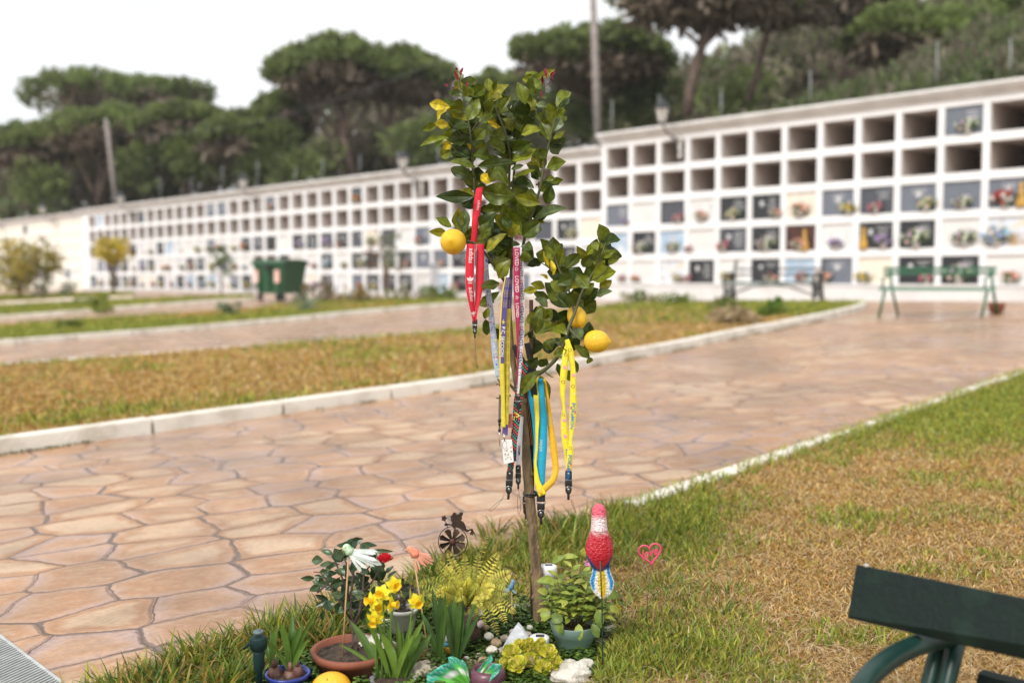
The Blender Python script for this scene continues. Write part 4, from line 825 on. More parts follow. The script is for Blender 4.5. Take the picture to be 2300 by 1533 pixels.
c1 = """400,280,412,190,70,y 470,290,425,215,60,m 330,265,430,300,60,d 500,300,590,225,90,m 560,270,490,250,60,y 610,260,600,165,55,y 640,260,665,180,40,m 600,320,745,215,80,y 680,410,760,290,80,y 240,370,370,340,75,d 340,372,200,345,68,Y 325,370,250,465,46,Y 325,370,460,465,85,y 280,420,340,460,70,d 460,460,540,310,90,m 530,390,610,260,85,d 440,460,545,490,80,p 460,350,440,295,70,p 560,400,520,440,60,y 330,495,230,480,60,Y 250,490,140,530,50,y 330,580,130,640,45,y 370,500,250,640,55,y 330,600,480,560,110,d 350,530,480,500,90,d 290,650,350,620,60,Y 450,620,480,665,50,Y 480,560,592,680,85,y 275,710,350,670,75,y 350,650,480,720,110,d 330,720,430,730,60,p 345,790,500,870,80,d 340,740,520,790,60,m 500,700,620,730,90,d 590,620,720,680,110,d 620,560,720,600,110,m 530,775,795,745,90,d 600,475,695,505,50,Y 600,440,650,490,60,Y 520,520,640,570,90,d 690,420,800,400,50,p 700,450,770,540,80,y 780,420,800,320,80,d 860,350,800,195,85,y 920,290,880,170,75,m 965,250,920,165,50,m 920,190,1065,108,52,y 880,400,900,290,90,y 850,450,935,380,90,y 930,350,1020,370,50,p 940,310,1010,300,70,p 1050,490,1020,338,88,y 1075,370,1170,265,82,y 1090,380,1140,410,35,y 1100,490,1140,432,50,y 1050,540,1100,440,60,p 1030,600,958,460,80,y 1050,590,1130,530,45,y 830,560,970,530,85,y 870,460,940,470,60,p 770,740,932,660,95,y 770,680,900,610,80,d 790,600,720,570,45,d 1030,680,1130,620,80,p 1008,785,1140,745,90,y 960,720,1010,660,70,d 980,780,900,710,70,y 770,855,930,800,40,y 900,820,950,870,50,d 1000,870,1065,860,50,y 1030,890,1120,868,50,y 850,880,920,930,45,p 760,800,850,770,35,p 650,790,580,890,90,y 650,780,745,910,80,d 555,945,795,985,145,d 502,985,240,985,80,d 510,995,430,1050,70,d 1000,1035,1040,910,80,d 960,1030,780,980,80,y 900,1135,800,985,125,y 860,1195,780,1045,115,d 835,1250,680,1035,115,y 915,1155,1155,1065,75,p 840,1260,965,1160,110,d 400,1225,400,1060,80,y 430,1240,450,1080,95,p 350,1195,235,1130,60,m 320,1240,192,1225,55,y 450,1270,555,1150,35,y 560,1240,655,1090,115,d 590,1365,730,1240,75,y 650,1110,740,1225,95,y 620,1350,770,1285,85,d 690,1340,825,1315,75,m 460,1330,530,1240,75,d 520,1200,440,1250,35,y 700,1460,750,1335,95,d 660,1400,700,1345,90,y 830,1330,912,1350,80,d 830,1400,917,1410,80,d 640,1490,760,1420,95,y 600,700,690,790,70,m 560,830,620,900,60,Y 560,1080,700,1060,80,m 700,1000,800,1060,90,m 620,1160,560,1280,90,m 740,1260,820,1180,80,y 1010,1290,960,1240,1,d 700,1130,760,1200,60,d 880,560,960,600,1,d 470,230,500,300,50,m 540,470,640,430,80,d 430,400,500,520,80,d 380,570,440,650,80,y 580,520,520,600,80,m 660,330,590,440,80,m 700,300,640,330,60,y"""
c2 = """985,160,1078,60,95,d 900,100,835,5,60,m 930,90,960,10,50,y 945,130,905,60,60,Y 870,150,828,40,30,Y 895,210,880,100,35,Y 860,235,803,205,28,Y 950,160,860,70,60,d 1000,170,1112,230,80,d 1130,110,1058,5,62,y 1155,95,1200,-45,72,d 1170,110,1250,20,70,m 1240,90,1325,38,50,y 1130,130,1185,185,80,d 1200,160,1255,105,60,y 1165,240,1330,182,125,y 1300,240,1215,295,65,y 1195,350,1306,318,58,p 1050,390,1200,350,80,m 1190,380,1078,470,112,d 1000,430,838,258,135,d 840,300,740,265,60,y 690,320,790,305,50,y 760,320,870,370,60,d 770,370,860,430,70,p 1030,230,920,270,80,d 940,300,1030,280,60,m 970,270,1090,290,50,y 818,480,965,500,90,d 775,610,820,430,85,m 780,620,905,560,115,m 900,560,992,620,80,y 1010,530,980,450,75,d 725,720,835,690,110,d 820,700,930,690,90,d 840,660,890,725,100,m 870,670,970,660,60,p 725,830,790,770,80,d 810,840,850,780,80,d 808,862,670,1035,85,m 805,900,872,1062,85,m 1040,690,1150,780,60,m 1030,640,1102,570,80,p 1090,720,1140,700,40,d 1125,800,1172,795,50,y 1040,780,1065,880,45,d 925,815,940,905,45,d 1000,860,1015,940,55,m 370,315,470,265,50,y 400,290,530,262,70,d 410,385,530,320,60,m 430,430,470,360,90,d 450,430,425,510,45,y 430,510,440,622,70,d 472,640,532,580,85,d 560,60,590,130,80,d 600,110,520,232,95,y 380,410,470,380,60,m 700,50,765,85,80,d 760,600,730,640,60,d 1060,200,1140,300,90,m 1100,330,1180,260,80,y 990,330,1060,420,90,d 930,380,860,330,80,m 1170,200,1230,120,70,m 1030,480,1120,430,80,d 960,740,1040,690,70,d 900,760,990,720,70,m 940,640,1010,690,70,m 1080,640,1020,740,60,d 720,120,700,30,70,m 1210,300,1140,380,80,d 880,250,960,330,80,m 960,200,900,280,70,d 1270,110,1320,90,1,y 1100,150,1160,60,70,m 1130,60,1190,10,60,y 1200,40,1170,-20,50,y"""
mb = MB(); N_leaf = 0
def LPROF(q):
    return max(.02, (min(1, q/.42)**.6 if q < .42 else max(0, cos((q-.42)/.58*pi/2))**.9))*(1 if q < .99 else 0)
def lemleaf(b, t, wd, tone, dy=None, src=None):
    col = random.choice(LT[tone]); g_ = random.uniform(.8, 1.25); col = tuple(q*g_ for q in col)+(1,)
    d0 = random.uniform(-.10, .07) if dy is None else dy; sk = random.uniform(-.03, .03)
    B = P(b[0], b[1], Y0+d0); T = P(t[0], t[1], Y0+d0+sk); L = (T-B).length
    up = .25 if tone != 'y' else -.1
    nr = Vector((random.uniform(-.45, .45), -1, random.uniform(-.1, .8)))
    mb.leaf(B, T, wd*kx*1.12, nr, fold=random.uniform(.25, .8), bend=random.uniform(-.16, .22), col=col, n=10, twist=random.uniform(-.8, .8), prof=LPROF, rib=.8, wave=.22)
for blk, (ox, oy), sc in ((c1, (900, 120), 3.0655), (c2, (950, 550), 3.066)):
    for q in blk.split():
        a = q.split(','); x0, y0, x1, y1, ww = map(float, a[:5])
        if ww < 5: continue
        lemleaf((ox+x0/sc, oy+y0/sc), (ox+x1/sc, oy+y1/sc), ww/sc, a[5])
# leaves further inside and on the far side of the crown, along the branches
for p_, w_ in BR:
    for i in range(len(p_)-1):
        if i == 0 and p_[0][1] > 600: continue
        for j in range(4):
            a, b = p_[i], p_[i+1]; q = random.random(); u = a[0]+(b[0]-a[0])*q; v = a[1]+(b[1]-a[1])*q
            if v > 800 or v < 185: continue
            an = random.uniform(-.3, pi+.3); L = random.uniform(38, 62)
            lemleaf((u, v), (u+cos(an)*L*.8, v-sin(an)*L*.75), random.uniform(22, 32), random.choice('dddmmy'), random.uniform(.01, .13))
for x, y, x1, y1 in ((395, 190, 365, 115), (405, 150, 430, 95), (390, 115, 375, 97), (330, 225, 300, 210), (345, 210, 365, 200), (362, 255, 368, 228), (450, 235, 467, 200), (600, 255, 605, 228), (980, 215, 975, 150), (1005, 180, 1010, 125), (1020, 160, 1045, 125), (1030, 160, 1068, 122), (1025, 180, 1060, 178), (968, 305, 970, 255), (1000, 160, 1000, 100), (935, 895, 940, 912)):
    lemleaf((900+x/3.0655, 120+y/3.0655), (900+x1/3.0655, 120+y1/3.0655), 5.5, 'r', 0.)
fo = mb.build('leaves', LEM, lt)
mb = MB()
for pp in ([(1036, 205), (1031, 175), (1025, 155)], [(1032, 180), (1037, 160), (1040, 152)], [(1232, 190), (1240, 172), (1247, 162)], [(1224, 205), (1222, 180)], [(1060, 222), (1050, 205)]): mb.tube(px(pp), .0011, 5)
mb.build('young_shoots', M_('red_shoots', (.16, .02, .03)), lt)
LMAT = M_('lemon_peel', (.86, .55, .02), (.80, .46, .015), .38, 22, .5, 330, coat=.1); LMAT.node_tree.nodes['Principled BSDF'].inputs['Subsurface Weight'].default_value = .08
def fruit(mb, c, r, ax, L=1.22, nub=.16, n=28):
    c = Vector(c); M3 = Vector((0, 0, 1)).rotation_difference(Vector(ax).normalized()).to_matrix(); prof = []
    for i in range(19):
        th = pi*i/18; z = -cos(th)*L; x = sin(th)**.92 if 0 < i < 18 else .001
        if i > 15: z += nub*(i-15)/3; x = max(x*.8, .02)
        prof.append((x*r, z*r))
    mb.lathe(c, prof, n, M=M3)
for (u, v, r, ax, Lm, dy, lab) in ((1018, 543, 29.3, (-.15, -1, .08), 1.1, -.07, 'round lemon seen end-on at the left of the crown'), (1340, 766, 25.5, (1, -.2, -.05), 1.14, -.12, 'lemon with a pointed tip on the lower right branch'), (1296, 712, 22, (.35, -.3, -.8), 1.2, -.03, 'lemon half hidden behind leaves above the lower right lemon')):
    mb = MB(); fruit(mb, P(u, v, Y0+dy), r*kx*(Y0+dy)/Y0, ax, Lm)
    o = mb.build('lemon', LMAT, lt, sub=1); o['label'] = lab
mb = MB(); limb(mb, [(1064, 546, -.05), (1046, 542, -.06), (1036, 540, -.05)], [5, 4, 4], 8); limb(mb, [(1320, 765, -.11), (1312, 762, -.12)], [4, 4], 8); mb.build('fruit_stalks', TWIG, lt)
# stake and tie
mb = MB(); s0 = P(1196, 1425, Y0+.035); s1 = P(1193, 673, Y0+.045)
mb.tube([s0-Vector((0, 0, .05)), s0.lerp(s1, .3), s0.lerp(s1, .6), s1], 4.6*kx, 8); tag(mb.build('plant_stake', M_('rusty_stake', (.055, .03, .02), (.09, .04, .022), .7, 60, .5)), 'thin dark brown support stake tied behind the lemon trunk', 'stake')
mb = MB(); ct = P(1190, 1108, Y0)
mb.tube([ct+Vector((cos(a)*.0185, .012+sin(a)*.028, .0015*sin(a*3))) for a in np.linspace(0, 2*pi, 22)], .0022, 6); mb.tube([ct+Vector((cos(a)*.019, .012+sin(a)*.0285, -.0045+.001*sin(a*2))) for a in np.linspace(0, 2*pi, 22)], .0022, 6)
mb.ell(ct+Vector((.023, -.004, 0)), (.006, .006, .009), nu=10, nv=8); tag(mb.build('rubber_tie', BLACKP), 'black rubber tie holding the trunk to its stake', 'plant tie')
# ================================================================ LANYARDS
def fab(name, c, c2=None): return M_(name, c, c2 or tuple(q*.88 for q in c), .75, 120, .15, 900)
FR = fab('red_ribbon', (.62, .012, .035)); FMG = fab('magenta_ribbon', (.38, .018, .08)); FW = fab('white_ribbon', (.76, .74, .76)); FPU = fab('purple_ribbon', (.085, .055, .22)); FYE = fab('yellow_ribbon', (.66, .55, .05))
FBL = fab('cyan_ribbon', (.012, .36, .56)); FOR = fab('amber_ribbon', (.78, .44, .02)); FY2 = fab('lemon_ribbon', (.80, .66, .03)); FBK = fab('black_ribbon', (.014, .014, .016)); FLB = fab('pale_blue_ribbon', (.30, .40, .55), (.45, .45, .55))
TW_ = M_('white_print', (.82, .80, .80)); TWP = M_('pale_print', (.80, .62, .62)); TNV = M_('navy_print', (.025, .02, .12)); TMG = M_('magenta_print', (.60, .02, .12)); TBR = M_('dark_print', (.10, .08, .04)); TGD = M_('gold_print', (.62, .46, .10)); TYL = M_('yellow_print', (.85, .72, .05)); TBU = M_('blue_print', (.01, .18, .50)); TRD = M_('red_print', (.70, .05, .04)); TCY = M_('light_print', (.45, .68, .75)); TBK = M_('black_print', (.02, .02, .02)); TPK = M_('pink_print', (.75, .30, .35)); TAM = M_('amber_print', (.88, .66, .22))
class Rib:
    """ribbon through pixel points (u, v, depth offset, width px, turn)"""
    def __init__(s, pts, n=60):
        A = np.array(pts, float); m = len(A); tt = np.r_[0, np.cumsum(np.hypot(*np.diff(A[:, :2], axis=0).T))]
        q = np.linspace(0, tt[-1], n+1); B = np.stack([np.interp(q, tt, A[:, k]) for k in range(5)], 1)
        for _ in range(3): B[1:-1] = (B[:-2]+2*B[1:-1]+B[2:])/4
        s.c = [P(b[0], b[1], Y0+b[2]) for b in B]; s.w = B[:, 3]*kx; s.tw = B[:, 4]; s.L = np.r_[0, np.cumsum([(s.c[i+1]-s.c[i]).length for i in range(n)])]; s.n = n; s.fr = []
        for i in range(n+1):
            t = (s.c[min(i+1, n)]-s.c[max(0, i-1)]).normalized(); sd = t.cross(Vector((0, 1, 0))).normalized()*-1
            if sd.x < 0: sd = -sd
            fw = sd.cross(t).normalized(); 
            if fw.y > 0: fw = -fw
            a = s.tw[i]; s.fr.append((t, sd*cos(a)+fw*sin(a), fw*cos(a)-sd*sin(a)))
    def at(s, d, x, o=0.):      # d metres along, x in -.5 .. .5 across, o in front
        i = min(max(np.searchsorted(s.L, d)-1, 0), s.n-1); q = (d-s.L[i])/(s.L[i+1]-s.L[i]); c = s.c[i].lerp(s.c[i+1], q); sd = s.fr[i][1].lerp(s.fr[i+1][1], q).normalized(); nn = s.fr[i][2].lerp(s.fr[i+1][2], q).normalized()
        return c+sd*(x*s.fw)+nn*o if hasattr(s, 'fw') else c+sd*(x*(s.w[i]+(s.w[i+1]-s.w[i])*q))+nn*o
    def mesh(s, mb, th=.0009):
        vs = []
        for i in range(s.n+1):
            c, (t, sd, nn), w = s.c[i], s.fr[i], s.w[i]; vs += [c-sd*w/2+nn*th/2, c+nn*(th/2), c+sd*w/2+nn*th/2, c+sd*w/2-nn*th/2, c-nn*th/2, c-sd*w/2-nn*th/2]
        fs = [(i*6+k, i*6+(k+1) % 6, (i+1)*6+(k+1) % 6, (i+1)*6+k) for i in range(s.n) for k in range(6)]+[tuple(range(5, -1, -1)), tuple(s.n*6+k for k in range(6))]; mb.add(vs, fs)
    def patch(s, mb, d0, d1, x0, x1, o=.0009, k=4):
        vs = []; 
        for i in range(k+1): d = d0+(d1-d0)*i/k; vs += [s.at(d, x0, o), s.at(d, x1, o)]
        mb.add(vs, [(2*i, 2*i+1, 2*i+3, 2*i+2) for i in range(k)])
    def shape(s, mb, pts, d, x, sz, o=.0010, rot=0):     # flat outline; x across, y along
        vs = [s.at(d+(px_*sin(rot)+py_*cos(rot))*sz, x+(px_*cos(rot)-py_*sin(rot))*sz/max(1e-4, float(np.interp(d, s.L, s.w))), o) for px_, py_ in pts]; c = s.at(d, x, o)
        n = len(vs); mb.add(vs+[c], [(i, (i+1) % n, n) for i in range(n)])
def text_verts(txt, size, bold=False):
    cu = bpy.data.curves.new('t', 'FONT'); cu.body = txt; cu.size = size; cu.align_x = 'LEFT'; cu.resolution_u = 2; cu.offset = size*.014 if bold else 0
    o = bpy.data.objects.new('t', cu); S.collection.objects.link(o); bpy.context.view_layer.update(); me = bpy.data.meshes.new_from_object(o)
    V = [v.co.copy() for v in me.vertices]; Fc = [tuple(p.vertices) for p in me.polygons]; bpy.data.objects.remove(o); bpy.data.curves.remove(cu); bpy.data.meshes.remove(me); return V, Fc
def rtext(rib, mb, txt, d, x, size, up=False, off=.0011, bold=False, across=False):
    """print text on the ribbon: reading downwards (or upwards); d = start, x = middle line"""
    V, Fc = text_verts(txt, size, bold)
    if not V: return 0
    W_ = max(v.x for v in V); hh = size*.35; out = []
    for v in V:
        w_ = float(np.interp(d, rib.L, rib.w))
        if across: dd, xx = d-v.y, x+(v.x-W_/2)/w_
        elif up: dd, xx = d-v.x, x-(v.y-hh)/w_
        else: dd, xx = d+v.x, x+(v.y-hh)/w_
        out.append(rib.at(dd, xx, off))
    mb.add(out, Fc); return W_
def lany(name, label, top): return empty(name, P(top[0], top[1], Y0+top[2]), label, 'lanyard', 'lanyards hung in the lemon tree')
def cyl(mb, a, b, r, n=12, sq=1): mb.tube([a, a.lerp(b, .1), a.lerp(b, .9), b], [r*.75, r, r, r*.75], n, sq=sq)
LEATH = M_('black_leatherette', (.018, .016, .015), (.03, .027, .025), .4, 80, .2)
def clip(root, u, v, d, ang=0., style=0, loop=None, sc=1.):
    """lanyard end: stitched cap, metal bar, side-release buckle, round button, nub and phone cord"""
    q = P(u, v, Y0+d); k = kx*sc; dn = Vector((sin(ang), 0, -cos(ang))); sd = Vector((cos(ang), 0, sin(ang))); fw = Vector((0, -1, 0))
    def pt(x, y, z=0): return q+sd*(x*k)+dn*(y*k)+fw*(z*k)
    def slab(mb, prof, th):        # outline of half widths along y
        vs = []
        for y, hw in prof:
            vs += [pt(-hw, y, th*.5), pt(-hw*.6, y, th), pt(hw*.6, y, th), pt(hw, y, th*.5), pt(hw, y, -th), pt(-hw, y, -th)]
        n = len(prof); mb.add(vs, [(i*6+j, i*6+(j+1) % 6, (i+1)*6+(j+1) % 6, (i+1)*6+j) for i in range(n-1) for j in range(6)]+[tuple(range(5, -1, -1)), tuple((n-1)*6+j for j in range(6))])
    if style == 0:
        mb = MB(); slab(mb, [(-2, 4), (0, 6.5), (4, 7.8), (20, 7.8), (21, 7.2)], 2.2); mb.build('end_cap', LEATH, root, smooth='auto')
        mb = MB(); mb.lathe(pt(0, 7, 2.4), [(2.2*k, 0), (2.4*k, .8*k), (1.2*k, 1.4*k)], 12, M=Matrix.Rotation(pi/2, 3, 'X')); mb.tube([pt(-8.6, 22), pt(8.6, 22)], 1.5*k, 8); mb.build('rivet_and_bar', CHROME, root)
        y0 = 23
    else:
        mb = MB(); slab(mb, [(-8, 9), (0, 9), (9, 9)], 1.8); mb.build('ribbon_end', FBK, root, smooth='auto'); mb = MB(); mb.tube([pt(-10, 9), pt(10, 9), pt(10, 13), pt(-10, 13), pt(-10, 9)], 1.2*k, 6); mb.build('metal_loop', CHROME, root); y0 = 13
    mb = MB(); slab(mb, [(y0, 6.5), (y0+2, 8.2), (y0+12, 8.2), (y0+14, 6.8), (y0+20, 7.6), (y0+26, 7), (y0+30, 4.5), (y0+32, 3)], 3.6); mb.build('buckle', BLACKP, root, smooth='auto')
    if style != 2:
        mb = MB(); mb.lathe(pt(0, y0+20, 3.4), [(7.2*k, 0), (7.4*k, 1.5*k), (6*k, 2.6*k), (5.6*k, 2.2*k)], 20, M=Matrix.Rotation(pi/2, 3, 'X')); btn = mb.build('button', BLACKP, root)
        mb = MB(); mb.lathe(pt(0, y0+20, 5.6), [(2.9*k, 0), (2.9*k, .9*k), (1.8*k, 1.2*k)], 14, M=Matrix.Rotation(pi/2, 3, 'X')); mb.lathe(pt(0, y0+20, 4.9), [(7.3*k, 0), (7.5*k, .4*k), (6.8*k, .7*k)], 20, M=Matrix.Rotation(pi/2, 3, 'X'), cap=False); mb.build('button_ring', CHROME, btn)
    mb = MB(); cyl(mb, pt(0, y0+30), pt(0, y0+45), 3.*k, 10); nub = mb.build('nub', BLACKP, root); e = pt(0, y0+45)
    if loop:
        L = [e]+[P(a, b, Y0+d-.004+.002*i) for i, (a, b) in enumerate(loop)]; out = [L[0]]
        for i in range(len(L)-1):
            for j in range(1, 7): out.append(L[i].lerp(L[i+1], j/6))
        for _ in range(5): out = [out[0]]+[(out[i-1]+out[i]+out[i+1])/3 for i in range(1, len(out)-1)]+[out[-1]]
        mb = MB(); mb.tube(out, .00055, 5); mb.build('cord_loop', BLACKP, nub)
def strand(root, name, pts, mat, n=60):
    r = Rib(pts, n); mb = MB(); r.mesh(mb); mb.build(name, mat, root); return r
def trefoil(rib, mb, d, x, sz):
    for a in (-.65, 0, .65): rib.shape(mb, [(0, 0), (-.22, .35), (-.2, .75), (0, 1.05), (.2, .75), (.22, .35)], d, x, sz, rot=a+pi)
    for k in range(3): rib.patch(mb, d+sz*(.1+.12*k), d+sz*(.16+.12*k), x-.28+.03*k, x+.28-.03*k, .0011, 1)
# red
r = lany('red_lanyard', 'red lanyard with white brand lettering hanging on the left side of the tree', (1077, 420, -.05))
a = strand(r, 'strap_loop', [(1081, 420, -.015, 10, .4), (1077, 424, -.05, 15, .1), (1072, 460, -.055, 17, 0), (1067, 500, -.055, 15, .2), (1066, 522, -.05, 13, .2), (1062, 560, -.04, 14, 0)], FR)
s1_ = strand(r, 'strap', [(1058, 548, -.075, 19, .1), (1056, 580, -.08, 19.5, 0), (1055, 620, -.08, 19.5, -.05), (1056, 655, -.08, 17, -.15), (1061, 690, -.075, 13, -.5), (1066, 722, -.07, 9, -.6)], FR)
s2_ = strand(r, 'strap', [(1079, 548, -.06, 17, -.1), (1078, 600, -.065, 18.5, 0), (1077, 640, -.065, 17, .1), (1073, 675, -.068, 13, .4), (1069, 700, -.07, 9, .8), (1067, 722, -.069, 8, .9)], FR)
mb = MB(); rtext(s1_, mb, 'adidas', .012, .1, .0165, bold=True); trefoil(s1_, mb, .103, .05, .014); rtext(s1_, mb, 'adidas', .118, .1, .016, bold=True); trefoil(s1_, mb, .195, .0, .010); s1_.patch(mb, .0, .21, .47, .5, .0009, 24); s2_.patch(mb, .0, .2, -.5, -.46, .0009, 24); rtext(a, mb, 'adidas', .065, .2, .011); mb.build('lettering', TWP, r, smooth=False)
clip(r, 1066.5, 722, -.07, 0, 1, [(1068, 790), (1071, 815), (1074, 829), (1070, 822), (1066, 800)], .62)
# pale blue strand behind
r = lany('pale_blue_lanyard', 'pale blue lanyard with small coloured prints behind the red lanyard', (1092, 560, -.01))
s = strand(r, 'strap', [(1088, 560, -.02, 13, .1), (1092, 620, -.02, 13, .1), (1100, 680, -.02, 13, .0), (1107, 740, -.02, 13, .1), (1113, 800, -.025, 15, 0), (1120, 846, -.03, 13, 0)], FLB, 70)
for m_, sd in ((TRD, 1), (TYL, 2), (TBU, 3), (TW_, 4)):
    rr_ = random.Random(sd); mb = MB()
    for i in range(15): s.shape(mb, [(cos(b)*rr_.uniform(.6, 1.2), sin(b)*rr_.uniform(.6, 1.2)) for b in np.linspace(0, 5.5, 7)], rr_.uniform(.01, .35), rr_.uniform(-.32, .32), rr_.uniform(.0012, .003), .0010+sd*.00006)
    mb.build('print', m_, r, smooth=False)
mb = MB(); q = P(1120, 846, Y0-.03); mb.tube([q+Vector((-.003, 0, 0)), q+Vector((.006, -.002, -.012)), q+Vector((.01, -.002, -.035)), q+Vector((.012, 0, -.05))], .001, 6); mb.build('ring', CHROME, r)
mb = MB(); q = P(1118, 878, Y0-.03); mb.tube([q+Vector((sin(b)*.011, -.002, cos(b)*.020)) for b in np.linspace(-.4, 3.6, 16)], .0016, 6); mb.build('leather_ring', M_('brown_leather', (.06, .02, .015)), r)
# key fob with grey strap hanging behind the purple lanyard
r = lany('key_fob', 'grey key fob strap with black beads hanging left of the trunk', (1122, 890, -.02)); r['category'] = 'key fob'; del r['group']
strand(r, 'strap', [(1123, 885, -.015, 5, 0), (1122, 930, -.015, 5, 0), (1122, 965, -.015, 4, 0)], M_('grey_strap', (.16, .13, .14)), 20)
mb = MB(); 
for v, rr_ in ((944, 4), (952, 3), (966, 3.5)): mb.ell(P(1122, v, Y0-.018), (rr_*kx, rr_*kx, rr_*1.3*kx), nu=10, nv=8)
mb.build('beads', BLACKP, r); mb = MB(); mb.tube([P(u, v, Y0-.02) for u, v in ((1122, 968), (1121, 985), (1123, 1002))], .001, 6); mb.build('hook', CHROME, r)
# purple and yellow
r = lany('purple_and_yellow_lanyard', 'purple and yellow football club lanyard with a clear badge, left of the trunk', (1143, 625, -.09))
sR = strand(r, 'strap', [(1147, 623, -.075, 10, .3), (1143, 660, -.08, 12, .1), (1140, 720, -.085, 12, 0), (1139, 800, -.085, 12.5, 0), (1139, 870, -.085, 12, 0), (1137, 930, -.085, 12, 0), (1135, 962, -.085, 12, 0)], FYE, 90)
sL = strand(r, 'strap', [(1140, 623, -.092, 12, -.2), (1134, 660, -.096, 14, 0), (1130, 720, -.098, 14, 0), (1127, 770, -.098, 13, .1), (1127, 830, -.096, 11, .2), (1130, 900, -.09, 9, .3), (1131, 960, -.088, 10, .2)], FYE, 90)
mb = MB(); sL.patch(mb, 0, .15, -.32, .5, .0008, 20); sL.patch(mb, .1501, .235, -.2, .5, .0008, 16); mb.build('purple_band', FPU, r); mb = MB(); sR.patch(mb, 0, .085, -.5, .5, .0008, 12); mb.build('purple_band', FPU, r); mb = MB(); sR.patch(mb, .405, .434, -.5, .5, .0012, 5); mb.build('purple_band', FPU, r)
mb = MB(); rtext(sL, mb, 'P.C. SECCION', .134, .12, .0135, bold=True, off=.0014); mb.build('lettering', TW_, r, smooth=False)
mb = MB(); sL.shape(mb, [(0, -1.6), (.25, -.5), (.9, -.1), (.35, .2), (.55, 1.), (0, .6), (-.55, 1.), (-.35, .2), (-.9, -.1), (-.25, -.5)], .122, .05, .0058, .0014)
d = .004
while d < .075: rtext(sL, mb, 'CADIZ CF', d, .3, .0048, off=.0014); rtext(sL, mb, 'CADIZ CF', d, -.05, .0048, off=.0014); rtext(sR, mb, 'CADIZ CF', d, .2, .0048, off=.0014); rtext(sR, mb, 'CADIZ CF', d, -.2, .0048, off=.0014); d += .0285
mb.build('gold_lettering', TGD, r, smooth=False)
mb = MB(); d = .094
while d < .37: rtext(sR, mb, 'CADIZ CF', d, .22, .0050, off=.0011); rtext(sR, mb, 'CADIZ CF', d, -.2, .0050, off=.0011); d += .0285
mb.build('dark_lettering', TBR, r, smooth=False)
mb = MB(); q = P(1132, 974, Y0-.086); mb.tube([q+Vector((-.006, 0, 0)), q+Vector((.006, 0, 0))], .0015, 6); mb.tube([q+Vector((0, 0, 0)), q+Vector((.002, -.002, -.02))], .002, 8)
mb.tube([q+Vector((.002+cos(b)*.006, -.002, -.030+sin(b)*.011)) for b in np.linspace(0, 2*pi, 18)], .0013, 6); mb.build('lobster_clasp', CHROME, r)
BADGE = M_('clear_badge', (.80, .80, .78), (.74, .72, .70), .15, 20, coat=.5); mb = MB(); q = P(1140, 1014, Y0-.088); mb.poly([(-.017, .033), (.012, .035), (.017, -.028), (-.010, -.034)], .002, c=q); mb.build('badge', BADGE, r, smooth=False)
mb = MB(); rr_ = random.Random(4)
for i in range(16): x, z = rr_.uniform(-.008, .012), rr_.uniform(-.024, .02); mb.box(q+Vector((x, -.0014, z)), (rr_.uniform(.001, .004), .0006, rr_.uniform(.001, .005)))
mb.build('badge_print', M_('badge_print', (.45, .18, .10), (.10, .22, .12), .5, 200), r, smooth=False)
# LOVED
r = lany('loved_lanyard', 'magenta and white lanyard printed LOVED in front of the trunk', (1162, 556, -.09))
sW = strand(r, 'white_strap', [(1166, 556, -.075, 12, .2), (1170, 610, -.082, 13.5, 0), (1172, 680, -.085, 13.5, 0), (1171, 750, -.085, 13, 0), (1168, 810, -.085, 11, 0), (1165, 860, -.085, 7, .3), (1163.5, 884, -.085, 5, .5)], FW, 80)
sM = strand(r, 'magenta_strap', [(1160, 556, -.098, 15, 0), (1160.5, 620, -.1, 15, 0), (1161.5, 680, -.1, 13, .1), (1163, 730, -.097, 9, .5), (1163, 780, -.09, 5, 1.0), (1162, 840, -.085, 4, 1.1), (1162.5, 884, -.083, 4, 1.2)], FMG, 80)
hrt = [(0, 1.1), (-.95, .1), (-.9, -.55), (-.5, -.8), (-.1, -.6), (0, -.35), (.1, -.6), (.5, -.8), (.9, -.55), (.95, .1)]
def heart_o(rib, mb, d, x, sz, off=.0011, rot=0):
    for i in range(10):
        p0, p1 = hrt[i], hrt[(i+1) % 10]; vs = []
        for (x_, y_), q in ((p0, 1), (p1, 1), (p1, .66), (p0, .66)):
            x_, y_ = x_*q, y_*q-.0; xx, yy = x_*cos(rot)-y_*sin(rot), x_*sin(rot)+y_*cos(rot); vs.append(rib.at(d+yy*sz, x+xx*sz/float(np.interp(d, rib.L, rib.w)), off))
        mb.add(vs, [(0, 1, 2, 3)])
mb = MB(); d = .052
while d < .36: rtext(sW, mb, 'LOVED', d+.028, .0, .0145, up=True, bold=True); d += .063
mb.build('navy_lettering', TNV, r, smooth=False); mb = MB(); d = .031
while d < .34: heart_o(sW, mb, d+.063, 0, .0052, rot=pi/2); d += .063
mb.build('hearts', TMG, r, smooth=False)
mb = MB(); rtext(sM, mb, 'LOVED', .004, .05, .0145, bold=True); heart_o(sM, mb, .058, 0, .0048, rot=-pi/2); rtext(sM, mb, 'LOVED', .076, .05, .0145, bold=True); heart_o(sM, mb, .135, 0, .0044, rot=-pi/2); rtext(sM, mb, 'LOVED', .150, .05, .0125, bold=True); mb.build('pink_lettering', TWP, r, smooth=False)
mb = MB(); q = P(1163.5, 886, Y0-.085); mb.tube([q+Vector((cos(b)*.003, 0, sin(b)*.004)) for b in np.linspace(0, 2*pi, 12)], .0009, 6); mb.build('ring', CHROME, r)
clip(r, 1163.5, 893, -.083, .03, 2, None, .6)
